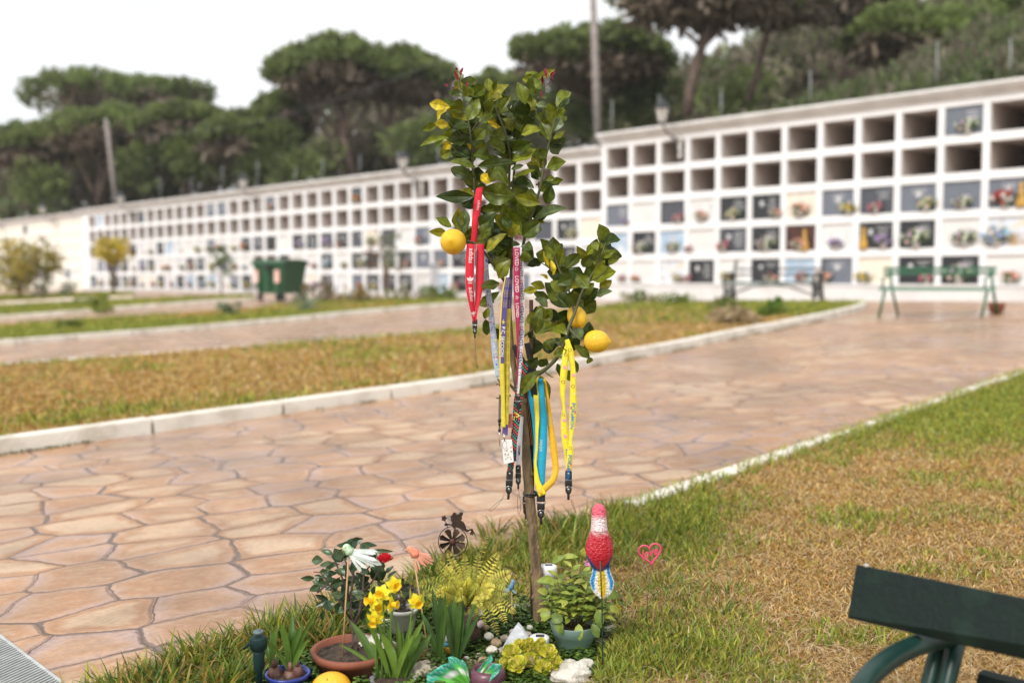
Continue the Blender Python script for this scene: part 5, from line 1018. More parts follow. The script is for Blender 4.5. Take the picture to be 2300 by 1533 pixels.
# beaded checker lanyard
r = lany('checkered_lanyard', 'red green and black checkered lanyard beside the trunk ending in a long black buckle', (1178, 815, -.04))
s = strand(r, 'strap', [(1180, 815, -.03, 16, 0), (1172, 850, -.03, 17, .1), (1163, 900, -.045, 18, 0), (1160, 940, -.055, 17, .1), (1155, 980, -.06, 15, 0), (1150, 1020, -.065, 15, .2), (1146, 1056, -.065, 13, 0)], FBK, 80)
for k, m_ in enumerate((TRD, M_('sea_green_print', (.04, .30, .24)), TW_)):
    mb = MB(); n_ = int(s.L[-1]/.0042)
    for i in range(n_):
        for j in range(4):
            hsh = (i*7+j*13+(i//3)*5) % 5
            if (hsh == k or (k < 2 and hsh == k+3)) and (i+j) % 2 == 0: s.patch(mb, i*.0042, i*.0042+.0036+(.001 if k < 2 else -.002), -.5+j*.25, -.5+j*.25+(.23 if k < 2 else .08), .0012+.0003*k, 1)
    mb.build('checks', m_, r, smooth=False)
mb = MB(); rr_ = random.Random(9)
for i in range(10): s.shape(mb, [(cos(b), sin(b)*rr_.uniform(.5, 1.1)) for b in np.linspace(0, 5.6, 6)], .148+rr_.uniform(-.014, .014), rr_.uniform(-.4, .3), .0026, .0022)
mb.build('yellow_print', TYL, r, smooth=False)
clip(r, 1145.5, 1056, -.065, -.06, 0, [(1128, 1118), (1105, 1138), (1097, 1146), (1104, 1147), (1122, 1130), (1132, 1112)], .95)
mb = MB(); q = P(1137, 930, Y0-.05); mb.poly([(-.006, .02), (.008, .02), (.009, -.02), (-.006, -.018)], .0015, c=P(1144, 945, Y0-.068)); o = mb.build('charm', M_('pink_charm', (.65, .20, .20), (.25, .08, .08), .4, 90), r, smooth=False)
# white one with black oval mark
r = lany('white_lanyard', 'narrow white and purple lanyard with a black mark beside the trunk ending in a buckle', (1168, 960, -.03))
s = strand(r, 'strap', [(1170, 930, -.01, 12, .1), (1167, 980, -.02, 13, 0), (1166, 1020, -.03, 12, .1), (1164, 1045, -.035, 10, 0)], FW, 40)
mb = MB(); rtext(s, mb, 'NIKE', .108, .0, .009, up=True, bold=True); s.shape(mb, [(-.2, -1.4), (.7, -.8), (.9, .4), (.2, 1.3), (.55, .2), (.3, -.7)], .11, -.12, .0052, .0012); mb.build('black_mark', TBK, r, smooth=False)
s = strand(r, 'purple_strap', [(1157, 985, -.04, 8, 0), (1156, 1035, -.045, 7, 0)], FPU, 20); mb = MB(); rtext(s, mb, 'm', .042, 0, .010, up=False, bold=True); mb.build('lettering', TW_, r, smooth=False)
clip(r, 1164, 1045, -.036, 0, 0, [(1167, 1112), (1170, 1140), (1167, 1154), (1163, 1150), (1162, 1125), (1164, 1108)], .78)
# striped black orange
r = lany('striped_lanyard', 'black lanyard with thin orange and yellow stripes behind the trunk', (1180, 880, .02))
s = strand(r, 'strap', [(1178, 870, .0, 15, 0), (1184, 930, .005, 16, 0), (1192, 990, .015, 14, .1), (1196, 1040, .03, 10, .4), (1196, 1120, .045, 7, .6), (1190, 1160, .04, 6, .6)], FBK, 60); mb = MB()
for x in (-.38, -.18, .06, .3): s.patch(mb, .0, .17, x, x+.07, .0010, 30)
mb.build('orange_stripes', M_('orange_print', (.80, .25, .02)), r); clip(r, 1181, 1120, .03, 0, 2, None, .8)
# black strap over the crotch
r = lany('black_lanyard', 'plain black strap looped over the crotch of the trunk', (1170, 775, 0)); strand(r, 'strap', [(1154, 775, -.02, 10, .3), (1166, 800, -.03, 16, 0), (1182, 830, -.03, 19, 0), (1197, 865, -.03, 16, .2), (1203, 905, -.01, 12, .3)], FBK, 40)
s = strand(r, 'strap', [(1183, 770, .02, 12, .2), (1190, 800, .02, 14, 0), (1200, 838, .01, 12, 0)], FBK, 24)
mb = MB(); s.shape(mb, [(-.8, -.6), (.8, -.9), (.9, .3), (-.7, .8)], .055, 0, .004); mb.build('print', TCY, r, smooth=False)
# blue and amber
r = lany('blue_and_amber_lanyard', 'bright blue and amber yellow lanyard below the lowest leaves, right of the trunk', (1205, 880, -.02))
strand(r, 'blue_strap', [(1192, 850, -.0, 14, .2), (1193, 890, -.015, 14, .2), (1201, 940, -.02, 13, .3), (1203, 990, -.025, 9, .6), (1202, 1040, -.03, 10, .5), (1211, 1100, -.045, 9, .2)], FBL)
sB = strand(r, 'blue_strap', [(1214, 850, -.01, 12, .1), (1216, 885, -.02, 14, .1), (1220, 940, -.03, 19, 0), (1219, 1000, -.035, 20, 0), (1216, 1050, -.04, 19, 0), (1214, 1108, -.045, 16, 0)], FBL)
sY = strand(r, 'amber_strap', [(1203, 850, -.0, 12, .1), (1204, 885, -.02, 12, .1), (1207, 940, -.035, 10, .3), (1205, 1000, -.042, 6, .8), (1202, 1040, -.045, 7, .7), (1206, 1080, -.05, 12, .1), (1219, 1112, -.055, 18, 0)], FY2)
sO = strand(r, 'amber_strap', [(1223, 850, .0, 6, .4), (1229, 890, -.01, 8, .3), (1236, 950, -.02, 13, .1), (1244, 1010, -.025, 16, 0), (1249, 1055, -.03, 14, .1), (1243, 1078, -.04, 14, 0), (1228, 1092, -.05, 16, 0), (1212, 1108, -.056, 14, 0)], FOR)
mb = MB(); rtext(sB, mb, 'adidas', .205, -.25, .0135, up=True, bold=True); mb.build('pale_lettering', TCY, r, smooth=False)
mb = MB(); rtext(sO, mb, 'adidas', .10, .0, .014, bold=True); mb.build('amber_lettering', TAM, r, smooth=False); mb = MB(); rtext(sY, mb, 'adidas', .055, .0, .010, bold=True); mb.build('amber_lettering', TAM, r, smooth=False)
clip(r, 1215, 1116, -.05, 0, 1, [(1224, 1180), (1223, 1195), (1218, 1207), (1213, 1200), (1213, 1185)], 1.05)
# yellow
r = lany('yellow_lanyard', 'yellow lanyard with blue lettering and small prints hanging on the right branch', (1275, 772, -.09))
sA = strand(r, 'strap', [(1277, 765, -.085, 8, .4), (1271, 790, -.095, 13, .1), (1266, 840, -.1, 16, 0), (1263, 885, -.1, 11, .4), (1266, 915, -.1, 7, .8), (1266, 950, -.1, 14, .1), (1270, 990, -.1, 16, 0), (1275, 1025, -.1, 13, .1), (1277, 1056, -.1, 10, .2)], FY2, 90)
sC = strand(r, 'strap', [(1273, 762, -.09, 10, .3), (1281, 790, -.095, 15, .1), (1287, 830, -.096, 12, .5), (1287, 870, -.098, 13, .2), (1288, 910, -.1, 16, 0), (1285, 955, -.102, 13, .2), (1281, 985, -.104, 8, .7), (1281, 1015, -.106, 14, .1), (1277, 1056, -.106, 13, 0)], FY2, 90)
mb = MB()
for rb, d, t_, sz in ((sC, .175, 'POKeMON', .0150), (sC, .318, 'POKeMON', .0145), (sA, .300, 'POKeMON', .0115)):
    mb = MB(); rtext(rb, mb, t_, d, .0, sz, bold=True, off=.0015); mb.build('blue_lettering', TBU, r, smooth=False)
mb = MB(); rr_ = random.Random(12)
for rb, d, x in ((sC, .2, .35), (sC, .345, .3), (sC, .19, -.35), (sA, .315, .3), (sC, .36, -.3)): rb.shape(mb, [(-.5, -1.5), (.5, -1.2), (.6, 1.4), (-.4, 1.2)], d, x, .0028, .0010)
mb.build('red_dots', TRD, r, smooth=False); mb = MB()
for rb, d in ((sA, .075), (sA, .265), (sC, .1), (sA, .22)): rb.shape(mb, [(cos(b)*(1+.3*cos(3*b)), sin(b)*(1+.2*sin(2*b))) for b in np.linspace(0, 5.8, 9)], d, .05, .0052, .0012)
mb.build('pink_spots', TPK, r, smooth=False); mb = MB()
for rb, d in ((sA, .04), (sA, .115), (sA, .205), (sC, .03), (sC, .13), (sC, .3)):
    for i in range(10): b = 2*pi*i/10; b2 = b+2*pi/10; vs = [rb.at(d+sin(x_)*q, cos(x_)*q/.016, .0012) for x_, q in ((b, .0048), (b2, .0048), (b2, .0038), (b, .0038))]; mb.add(vs, [(0, 1, 2, 3)])
mb.build('outlined_rounds', TBR, r, smooth=False); mb = MB()
for rb, d, x in ((sA, .055, .2), (sA, .24, -.2), (sC, .05, .1), (sC, .15, .2), (sA, .28, .3)): rb.shape(mb, [(0, -1), (.3, -.3), (1, 0), (.3, .3), (0, 1), (-.3, .3), (-1, 0), (-.3, -.3)], d, x, .0024, .0012)
mb.build('white_stars', TW_, r, smooth=False)
clip(r, 1277, 1056, -.103, 0, 0, [(1284, 1120), (1290, 1138), (1294, 1152), (1290, 1146), (1282, 1124)], .95)
# ================================================================ FLOWER BED
def at_(u, v, Y): return P(u, v, Y)
def straight(a, b, n=6): return [a.lerp(b, i/n) for i in range(n+1)]
TERRA = M_('terracotta', (.25, .080, .042), (.19, .058, .03), .7, 14, .2); COB = M_('blue_glaze', (.03, .05, .30), (.02, .035, .22), .25, 20); TEAL = M_('pale_teal_plastic', (.38, .54, .50), (.34, .49, .46), .45, 6)
GRYP = M_('grey_white_pot', (.45, .44, .45), (.32, .30, .33), .5, 12); PURP = M_('purple_glass', (.10, .03, .05), (.15, .06, .08), .3, 18)
STR = M_leaf('strap_leaves', .35, .3, vein=False, nscale=30, nvar=.2); PET = M_leaf('petals', .6, .35, nscale=80, nvar=.12); ROSL = M_leaf('rose_leaves', .3, .15, vein=True, nscale=70, nvar=.3); BAS = M_leaf('soft_leaves', .5, .3, vein=True, nscale=80, nvar=.3)
WOODST = M_('bamboo_stick', (.50, .33, .16), (.42, .26, .12), .6, 40)
def potmesh(root, c, rt, rb, h, m, rim=.006, soil=True, sx=1, n=36, lip=.012):
    mb = MB(); mb.lathe(c, [(rb*.9, 0), (rb, .003), (rt*.97, h-lip), (rt+rim*.6, h-lip+.001), (rt+rim, h-.002), (rt+rim*.5, h), (rt-.003, h-.001), (rt-.007, h*.8), (rb*.8, .02)], n, sx, 1); body = mb.build('pot_body', m, root)
    if soil:
        mb = MB(); K = 22; vs = [c+Vector((0, 0, h*.84))]; fs = []
        for r_ in range(1, 7):
            for k in range(K): a = 2*pi*k/K; q = rt*.97*r_/6; vs.append(c+Vector((cos(a)*q*sx, sin(a)*q, h*.80+random.uniform(-.004, .004)+(.006 if r_ < 5 else 0))))
        for r_ in range(5):
            for k in range(K): a, b = 1+r_*K+k, 1+r_*K+(k+1) % K; fs.append((a, b, b+K, a+K))
        fs += [(0, 1+(k+1) % K, 1+k) for k in range(K)]; mb.add(vs, fs)
        for i in range(40): a = random.uniform(0, 6.28); q = rt*.85*random.random()**.5; mb.ell(c+Vector((cos(a)*q*sx, sin(a)*q, h*.82)), [random.uniform(.002, .006)]*3, nu=6, nv=4, noise=.2)
        mb.build('soil', SOIL, body)
def gnd(u, Y): p = P(u, 1400, Y); return g3(p.x, Y)
def strap(mb, b, t, wd, col, sag=.12, side=0, n=9, fold=.35):
    """long arching strap leaf between two world points"""
    ax = t-b; L = ax.length; vs = []; fs = []; up = Vector((0, 0, 1)); out = Vector((ax.x, ax.y, 0)); out = out.normalized() if out.length > .005 else Vector((0, -1, 0))
    tm = out.cross(up); face = Vector((random.uniform(-.6, .6), -1, .3)).normalized()
    for i in range(n+1):
        q = i/n; c = b.lerp(t, q)+up*(sag*L*sin(pi*q)*.9)-out*(sag*L*sin(pi*q)*.5); w = wd/2*(.55+.45*min(1, q*3))*(1 if q < .6 else max(.05, 1-((q-.6)/.4)**2.2)); 
        T = ax.normalized(); sd = T.cross(face).normalized(); nn = sd.cross(T); a = side*q; s2 = sd*cos(a)+nn*sin(a); n2 = nn*cos(a)-sd*sin(a)
        vs += [c-s2*w+n2*w*fold, c-s2*w*.4+n2*w*fold*.2, c, c+s2*w*.4+n2*w*fold*.2, c+s2*w+n2*w*fold]
    for i in range(n):
        for k in range(4): fs.append((i*5+k, i*5+k+1, i*5+k+6, i*5+k+5))
    mb.add(vs, fs, col)
def gcol(base, v=.2): g_ = random.uniform(1-v, 1+v); return tuple(q*g_ for q in base)+(1,)
# ---- terracotta pot with the rose bush
c = gnd(792, 2.50); rp = empty('potted_rose_bush', c, 'rose bush with dark leaves and one red rose in a wide terracotta pot', 'potted plant'); potmesh(rp, c, .098, .074, .082, TERRA, .009, sx=1.0, n=44, lip=.02)
top = c.z+.095
mb = MB(); r0 = P(797, 1442, 2.50)
def L3(pts): return [P(*p) for p in pts]
stems = [[(800, 1446, 2.5), (790, 1405, 2.52), (787, 1350, 2.53), (792, 1300, 2.54), (800, 1240, 2.55)], [(792, 1408, 2.52), (808, 1375, 2.5), (815, 1330, 2.5), (818, 1285, 2.52), (835, 1265, 2.52)], [(788, 1390, 2.52), (760, 1345, 2.5), (738, 1310, 2.5), (720, 1285, 2.5), (704, 1283, 2.5)],
         [(787, 1352, 2.53), (770, 1300, 2.52), (755, 1265, 2.52), (745, 1240, 2.52)], [(815, 1330, 2.5), (840, 1300, 2.49), (862, 1262, 2.48)], [(800, 1300, 2.54), (770, 1250, 2.56)], [(738, 1310, 2.5), (712, 1330, 2.49)]]
for i, s in enumerate(stems): Q = L3(s); mb.tube(Q, [(.0052 if i < 2 else .003)*(1-.15*j) for j in range(len(Q))], 7)
for k in range(5): mb.tube([r0+Vector((random.uniform(-.006, .006), 0, .02)), r0+Vector((random.uniform(-.012, .012), -.004, -.02))], [.004, .001], 5)
mb.build('stems', M_('rose_stem', (.10, .065, .05), (.06, .04, .03), .7, 40, .5), rp)
mb = MB(); RL = [(.030, .065, .020), (.045, .085, .028), (.020, .046, .015), (.065, .10, .045)]
for x, y, x1, y1, w in ((270, 560, 175, 560, 75), (340, 575, 240, 600, 50), (200, 700, 85, 700, 45), (300, 620, 360, 570, 50), (300, 640, 240, 650, 45), (200, 680, 265, 690, 30), (160, 800, 240, 760, 55), (230, 740, 330, 760, 60), (320, 760, 430, 720, 75), (310, 870, 200, 830, 45), (330, 830, 430, 840, 60), (320, 960, 300, 870, 85), (300, 870, 200, 930, 35), (380, 980, 420, 880, 95),
    (410, 560, 355, 460, 80), (430, 560, 330, 520, 60), (470, 470, 545, 380, 90), (560, 440, 640, 470, 60), (500, 410, 590, 385, 60), (640, 480, 830, 485, 40), (560, 430, 700, 440, 50), (640, 600, 760, 640, 75), (700, 620, 740, 720, 80), (560, 700, 640, 780, 70), (600, 820, 490, 810, 50), (560, 600, 480, 640, 80), (560, 740, 470, 700, 70), (500, 620, 560, 560, 80), (650, 560, 700, 500, 60),
    (590, 740, 640, 690, 70), (620, 900, 500, 940, 45), (440, 680, 380, 620, 50), (760, 660, 830, 600, 45), (700, 720, 650, 620, 60), (780, 700, 860, 640, 30), (470, 760, 420, 840, 70), (440, 560, 480, 480, 60), (630, 640, 560, 660, 60), (690, 560, 620, 520, 55), (740, 640, 720, 560, 60), (340, 700, 300, 640, 40), (520, 830, 590, 860, 50), (430, 950, 480, 870, 70), (540, 520, 610, 560, 60)):
    dd = random.uniform(-.06, .06); mb.leaf(P(650+x/3.54, 1100+y/3.54, 2.51+dd), P(650+x1/3.54, 1100+y1/3.54, 2.51+dd+random.uniform(-.02, .02)), w/3.54*2.5/F*1.05, (random.uniform(-.5, .5), -.8, random.uniform(.1, .9)), random.uniform(.2, .5), random.uniform(-.1, .2), gcol(random.choice(RL)), n=8, rib=.8, wave=.15, prof=LPROF)
for i in range(90):
    u, v = random.gauss(790, 52), random.gauss(1310, 45); a = random.uniform(0, 6.28)
    if v > 1385 or v < 1225 or abs(u-790) > 78: continue
    mb.leaf(P(u, v, 2.56), P(u+cos(a)*30, v+sin(a)*24, 2.57), .017, (random.uniform(-.5, .5), -.7, random.uniform(.1, .9)), .3, .1, gcol(RL[i % 4]), n=5)
mb.build('leaves', ROSL, rp)
mb = MB(); q = P(864, 1251, 2.47)
for i in range(24): a = i*2.4; e = 1.35-i*.055; R = .004+.0065*(i/9)**.6; mb.leaf(q+Vector((cos(a)*R*.3, sin(a)*R*.3, -.006)), q+Vector((cos(a)*R*1.5, sin(a)*R*1.5-.003, .011-i*.0006)), .014, (cos(a)*-.7, sin(a)*-.7, .7), .6, -.25, gcol((.62, .015, .03)), n=4, prof=lambda x: (.4+.6*x) if x < .8 else .75)
mb.build('rose', PET, rp)
# ---- blue pot with bulbs
c = gnd(645, 2.40); rp = empty('potted_bulbs', c, 'small cobalt blue pot with sprouting purple brown bulbs and strap leaves', 'potted plant'); potmesh(rp, c, .052, .040, .064, COB, .004)
mb = MB()
for u, v, r_ in ((617, 1514, 17), (652, 1523, 18), (668, 1508, 13)):
    q = P(u, v, 2.40); k = r_*2.4/F; mb.ell(q, (k, k, k*1.25), noise=.05, nf=4, nu=14, nv=10); mb.tube([q+Vector((0, 0, k)), q+Vector((0, 0, k*2.2))], [k*.5, k*.25], 8)
mb.build('bulbs', M_('bulb_skin', (.085, .028, .028), (.20, .10, .06), .5, 60, .4, stretch=(1, 1, .2)), rp)
mb = MB(); SG = [(.10, .19, .028), (.13, .23, .035), (.07, .14, .022)]
for bx, by, tx, ty, w in ((690, 1040, 600, 540, 70), (695, 1040, 720, 465, 66), (700, 1050, 815, 565, 80), (705, 1045, 970, 430, 48), (715, 1050, 890, 705, 55), (690, 1050, 650, 720, 60), (680, 1040, 480, 740, 45), (510, 1010, 430, 760, 55), (510, 1010, 570, 560, 70), (520, 1010, 500, 600, 55), (700, 1040, 760, 600, 60)):
    strap(mb, P(500+bx/4.6, 1280+by/4.6, 2.40), P(500+tx/4.6, 1280+ty/4.6, 2.40+random.uniform(-.04, .05)), w/4.6*2.4/F, gcol(random.choice(SG)), sag=.06, side=random.uniform(-.5, .5))
mb.build('leaves', STR, rp)
# yellowing leaf bending to the left of the sprinkler
# ---- daffodils
c = gnd(882, 2.42); rp = empty('potted_daffodils', c, 'yellow daffodils with long green strap leaves in a low grey pot', 'potted plant'); potmesh(rp, c, .055, .042, .034, GRYP, .005)
mb = MB(); DG = [(.12, .21, .03), (.16, .26, .04), (.09, .17, .028)]
for bx, by, tx, ty, w in ((740, 1500, 485, 1040, 52), (760, 1480, 390, 1220, 22), (770, 1500, 485, 1375, 26), (800, 1500, 600, 990, 48), (860, 1520, 700, 1060, 45), (880, 1530, 720, 1120, 55), (900, 1520, 1130, 1140, 50), (900, 1500, 1120, 1195, 28), (880, 1500, 1070, 1025, 40), (900, 1480, 1000, 1000, 45), (870, 1500, 850, 1020, 40), (850, 1500, 990, 1150, 45), (900, 1530, 1060, 1120, 50), (820, 1520, 780, 1100, 50), (870, 1510, 900, 1120, 45), (840, 1510, 640, 1200, 40), (910, 1500, 960, 1080, 30)):
    strap(mb, P(650+bx/3.54, 1100+by/3.54, 2.42), P(650+tx/3.54, 1100+ty/3.54, 2.42+random.uniform(-.05, .05)), w/3.54*2.42/F*1.25, gcol(random.choice(DG)), sag=.05, side=random.uniform(-.6, .6))
mb.build('leaves', STR, rp)
def daffodil(u, v, Y, dirv, R=.0235):
    q = P(u, v, Y); d = Vector(dirv).normalized(); M3 = Vector((0, 0, 1)).rotation_difference(d).to_matrix(); mb = MB()
    for i in range(6):
        a = 2*pi*i/6+.3*random.random(); e = q+M3 @ Vector((cos(a)*R, sin(a)*R, random.uniform(-.006, .003))); mb.leaf(q, e, R*.85, M3 @ Vector((0, 0, 1)), .25, .08, gcol((.90, .80, .04), .06), n=5)
    K = 14; vs = []; prof = [(.0045, 0), (.0065, .008), (.0072, .016), (.0105, .021)]
    for r_, z in prof:
        for k in range(K): a = 2*pi*k/K; rr_ = r_*(1+(.12*sin(5*a) if z > .016 else 0)); vs.append(q+M3 @ Vector((cos(a)*rr_, sin(a)*rr_, z)))
    mb.add(vs, [(i*K+k, i*K+(k+1) % K, (i+1)*K+(k+1) % K, (i+1)*K+k) for i in range(3) for k in range(K)], (.90, .60, .02, 1)); mb.build('flower', PET, rp); return q
fl = [(884, 1313, 2.42, (.6, -1, .1)), (858, 1332, 2.40, (-.3, -1, .2)), (838, 1347, 2.41, (-.8, -.7, .1)), (842, 1388, 2.38, (-.2, -1, -.5)), (876, 1356, 2.40, (1, -.35, .05)), (936, 1350, 2.43, (.4, -1, -.1)), (850, 1366, 2.43, (.1, -1, .4))]
mb = MB(); 
for (u, v, Y, d), bx in zip(fl, (872, 868, 850, 846, 878, 905, 860)):
    q = daffodil(u, v, Y, d); mb.tube([P(bx, 1525, 2.42), P(bx*.6+u*.4, v+90, 2.42), P(u+(3 if u < 900 else -12), v+28, Y+.012), q+Vector((0, .008, .004))], [.0028, .0025, .0022, .0016], 7); 
mb.build('stems', M_('daffodil_stem', (.10, .19, .03), (.13, .22, .04), .4, 30), rp); mb = MB()
for u, v, tx, ty in ((925, 1350, 921, 1318), (946, 1345, 953, 1320), (880, 1335, 872, 1310)): mb = MB(); mb.leaf(P(u, v+14, 2.43), P(tx, ty, 2.43), .008, (0, -1, .2), .5, .05, (.32, .34, .07, 1), n=5); mb.build('sheath', STR, rp)
# ---- white pot behind, dark leafed plant
c = gnd(905, 2.78); rp = empty('potted_plant', c, 'white pot with a small dark leafed plant behind the daffodils', 'potted plant'); potmesh(rp, c, .040, .030, .085, M_('white_glaze', (.72, .70, .66), (.60, .57, .52), .35, 12), .004)
mb = MB()
for i in range(60): a = random.uniform(0, 6.28); q = c+Vector((cos(a)*random.uniform(0, .045), sin(a)*.03, random.uniform(.085, .16))); b = random.uniform(0, 6.28); mb.leaf(q, q+Vector((cos(b)*.022, -.01, sin(b)*.016)), .013, (random.uniform(-.5, .5), -1, .6), .2, .1, gcol(random.choice([(.05, .045, .03), (.035, .06, .025), (.08, .05, .04)])), n=4)
mb.build('leaves', ROSL, rp)
# ---- hyacinth style clumps with bulb
for lab, base, tips, Y in (('clump of upright dark green strap leaves on a pinkish bulb, left one of two', (985, 1478), ((970, 1318, 15), (1000, 1327, 13), (945, 1372, 12), (989, 1335, 14), (955, 1400, 11), (1005, 1395, 12)), 2.52), ('clump of upright strap leaves just right of the pinkish bulb', (1026, 1472), ((988, 1330, 15), (1037, 1335, 13), (1074, 1342, 10), (1076, 1380, 12), (1020, 1330, 13), (1012, 1350, 15), (1040, 1350, 13)), 2.56)):
    c = P(base[0], base[1]+6, Y); rp = empty('hyacinth_plant', g3(c.x, c.y), lab, 'bulb plant', 'strap leaved bulb plants in the bed'); mb = MB()
    for u, v, w in tips: strap(mb, c+Vector((random.uniform(-.008, .008), random.uniform(-.006, .006), 0)), P(u, v, Y+random.uniform(-.03, .04)), w*Y/F*1.1, gcol(random.choice([(.065, .13, .028), (.085, .16, .03), (.05, .105, .024)])), sag=.03, side=random.uniform(-.4, .4))
    mb.build('leaves', STR, rp); mb = MB(); mb.ell(c-Vector((0, 0, .018)), (.018, .018, .022), noise=.06, nu=14, nv=10); mb.build('bulb', M_('pink_bulb', (.50, .30, .22), (.62, .50, .42), .6, 50, .3), rp)
# ---- fern in a clear pot
c = gnd(1058, 2.70); rp = empty('potted_fern', c, 'yellow green fern in a clear plastic pot with reddish earth', 'potted plant')
mb = MB(); mb.lathe(c+Vector((0, 0, .001)), [(.024, 0), (.026, .002), (.031, .085), (.028, .088)], 28); mb.build('red_earth', M_('red_earth', (.16, .055, .035), (.22, .085, .06), .9, 60, .6), rp)
mb = MB(); mb.lathe(c, [(.0265, 0), (.028, .002), (.0355, .118), (.037, .120), (.0345, .121)], 28, cap=False); mb.build('clear_pot', M_('clear_plastic', (.75, .74, .72), (.7, .7, .7), .15, 10, alpha=.92), rp)
mb = MB(); q = P(1079, 1400, 2.665); mb.lathe(q, [(.011, 0), (.011, .0008)], 18, M=Matrix.Rotation(radians(35), 3, 'Z') @ Matrix.Rotation(pi/2, 3, 'X')); mb.build('round_label', M_('pink_label', (.72, .40, .48), (.80, .72, .72), .5, 150), rp)
FM = M_leaf('fern_fronds', .55, .35, nscale=50, nvar=.18); mbf = MB(); mbr = MB(); FG = [(.50, .46, .045), (.42, .40, .05), (.60, .52, .08), (.32, .34, .04)]
def frond(tip, Y, bend=.25, pl=15, col=None, base=(1056, 1368), w0=1.):
    col = gcol(random.choice(FG), .3)[:3]
    b = P(base[0]+random.uniform(-8, 8), base[1], 2.70); t = P(tip[0], tip[1], Y); N = 34; col = col or random.choice(FG); ctrl = b.lerp(t, .5)+Vector((0, 0, bend*(t-b).length)); pts = []
    for i in range(N+1): q = i/N; pts.append(b*(1-q)**2+ctrl*2*q*(1-q)+t*q*q)
    mbr.tube(pts, [.0011*(1-.7*i/N)+.0002 for i in range(N+1)], 5); face = Vector((random.uniform(-.4, .4), -1, .5)).normalized()
    for i in range(5, N+1, 1):
        if N > 20 and i % 2 and i < N-4: continue
        T = (pts[min(i+1, N)]-pts[i-1]).normalized(); sd = T.cross(face).normalized(); q = i/N; L = pl*.85*2.7/F*w0*(sin(pi*min(1, q*.92+.06))**.7+.12)
        for sg in (-1, 1): mbf.leaf(pts[i], pts[i]+sd*sg*L+T*L*.3+Vector((0, 0, -.1*L)), L*.24, face, .2, .12, gcol(col, .2), n=3)
for tip, Y, bd, pl in (((985, 1262), 2.62, .12, 20), ((965, 1300), 2.6, .15, 22), ((1005, 1235), 2.72, .06, 16), ((1043, 1245), 2.75, .03, 18), ((1075, 1240), 2.72, .03, 16), ((1097, 1188), 2.76, .02, 10), ((1150, 1208), 2.74, .05, 11), ((1120, 1240), 2.70, .08, 18), ((1148, 1285), 2.66, .18, 26), ((1140, 1330), 2.62, .28, 24), ((935, 1312), 2.6, .25, 20), ((1010, 1300), 2.6, .1, 24),
    ((1000, 1275), 2.68, .1, 20), ((1060, 1270), 2.62, .08, 22), ((1090, 1290), 2.6, .15, 22), ((1135, 1395), 2.56, .5, 22), ((1165, 1350), 2.64, .3, 20), ((1030, 1320), 2.56, .3, 20), ((980, 1335), 2.58, .3, 20), ((1082, 1345), 2.56, .3, 20), ((1035, 1270), 2.66, .05, 22), ((1110, 1320), 2.58, .25, 22), ((955, 1330), 2.63, .25, 18), ((1048, 1300), 2.6, .15, 24), ((1070, 1395), 2.58, .35, 14), ((1015, 1255), 2.7, .08, 20), ((1125, 1262), 2.7, .1, 20)):
    frond(tip, Y, bd, pl)
    if tip[1] > 1240: frond((tip[0]+random.uniform(-22, 22), tip[1]+random.uniform(5, 30)), Y-.02, bd*1.1, pl*.9)
mbf.build('fronds', FM, rp); mbr.build('frond_stems', M_('fern_stem', (.20, .10, .03), (.26, .16, .05), .6, 30), rp)
# ---- teal pot with leafy plant
Yp = 2.64; c = gnd(1290, Yp); rp = empty('potted_shrub', c, 'leafy yellow green plant in a pale teal plastic pot right of the trunk', 'potted plant')
mb = MB(); rt = 55*Yp/F; h = .078; mb.lathe(c, [(.040, 0), (.043, .002), (.054, h*.62), (.059, h*.63), (rt, h), (rt+.001, h+.001), (rt-.003, h), (.05, h*.7)], 40); mb.build('pot_body', TEAL, rp)
mb = MB(); mb.lathe(c+Vector((0, 0, h*.78)), [(.056, 0), (.03, .006), (.001, .008)], 24); mb.build('soil', SOIL, rp); mb = MB(); ms = MB(); BG = [(.24, .31, .04), (.31, .37, .055), (.17, .24, .035), (.38, .40, .07), (.13, .19, .03)]
cen = P(1296, 1335, Yp+.01); tops = []
for i in range(30):
    a = 2.4*i; q = (i/30)**.5; e = cen+Vector((cos(a)*q*.098, sin(a)*q*.07, .055*(1-q*q)*random.uniform(.6, 1.5)+random.uniform(-.06, .03)*q)); s_ = c+Vector((cos(a)*.015, sin(a)*.015, h*.8)); m_ = s_.lerp(e, .55)+Vector((cos(a)*.01, sin(a)*.01, .0)); pp = [s_, m_, e]; ms.tube(pp, [.0018, .0014, .0009], 5)
    for j in range(7):
        qq = .4+.6*j/6; p_ = s_.lerp(m_, qq*2) if qq < .5 else m_.lerp(e, qq*2-1)
        for sg in (0, pi): b = a+j*1.57+sg; L = random.uniform(.026, .046)*(1.15-.3*qq); mb.leaf(p_, p_+Vector((cos(b)*L, sin(b)*L*.9, L*random.uniform(-.25, .45))), L*.47, (random.uniform(-.3, .3), -.4, 1), .2, random.uniform(0, .2), gcol(random.choice(BG)), n=6, rib=.82, prof=LPROF)
for u, v, u1, v1, w in ((1228, 1370, 1222, 1395, 20), (1250, 1385, 1262, 1425, 18), (1245, 1300, 1205, 1305, 16), (1240, 1262, 1270, 1248, 13), (1262, 1250, 1300, 1250, 12), (1340, 1370, 1350, 1410, 20), (1360, 1330, 1392, 1340, 20), (1370, 1360, 1388, 1375, 16), (1310, 1250, 1312, 1228, 14), (1330, 1400, 1345, 1432, 18), (1300, 1400, 1303, 1438, 18), (1230, 1330, 1205, 1325, 16), (1262, 1380, 1240, 1398, 24)): mb.leaf(P(u, v, Yp-.05), P(u1, v1, Yp-.06), w*Yp/F*1.2, (random.uniform(-.3, .3), -.8, .6), .2, .12, gcol(random.choice(BG)), n=7)
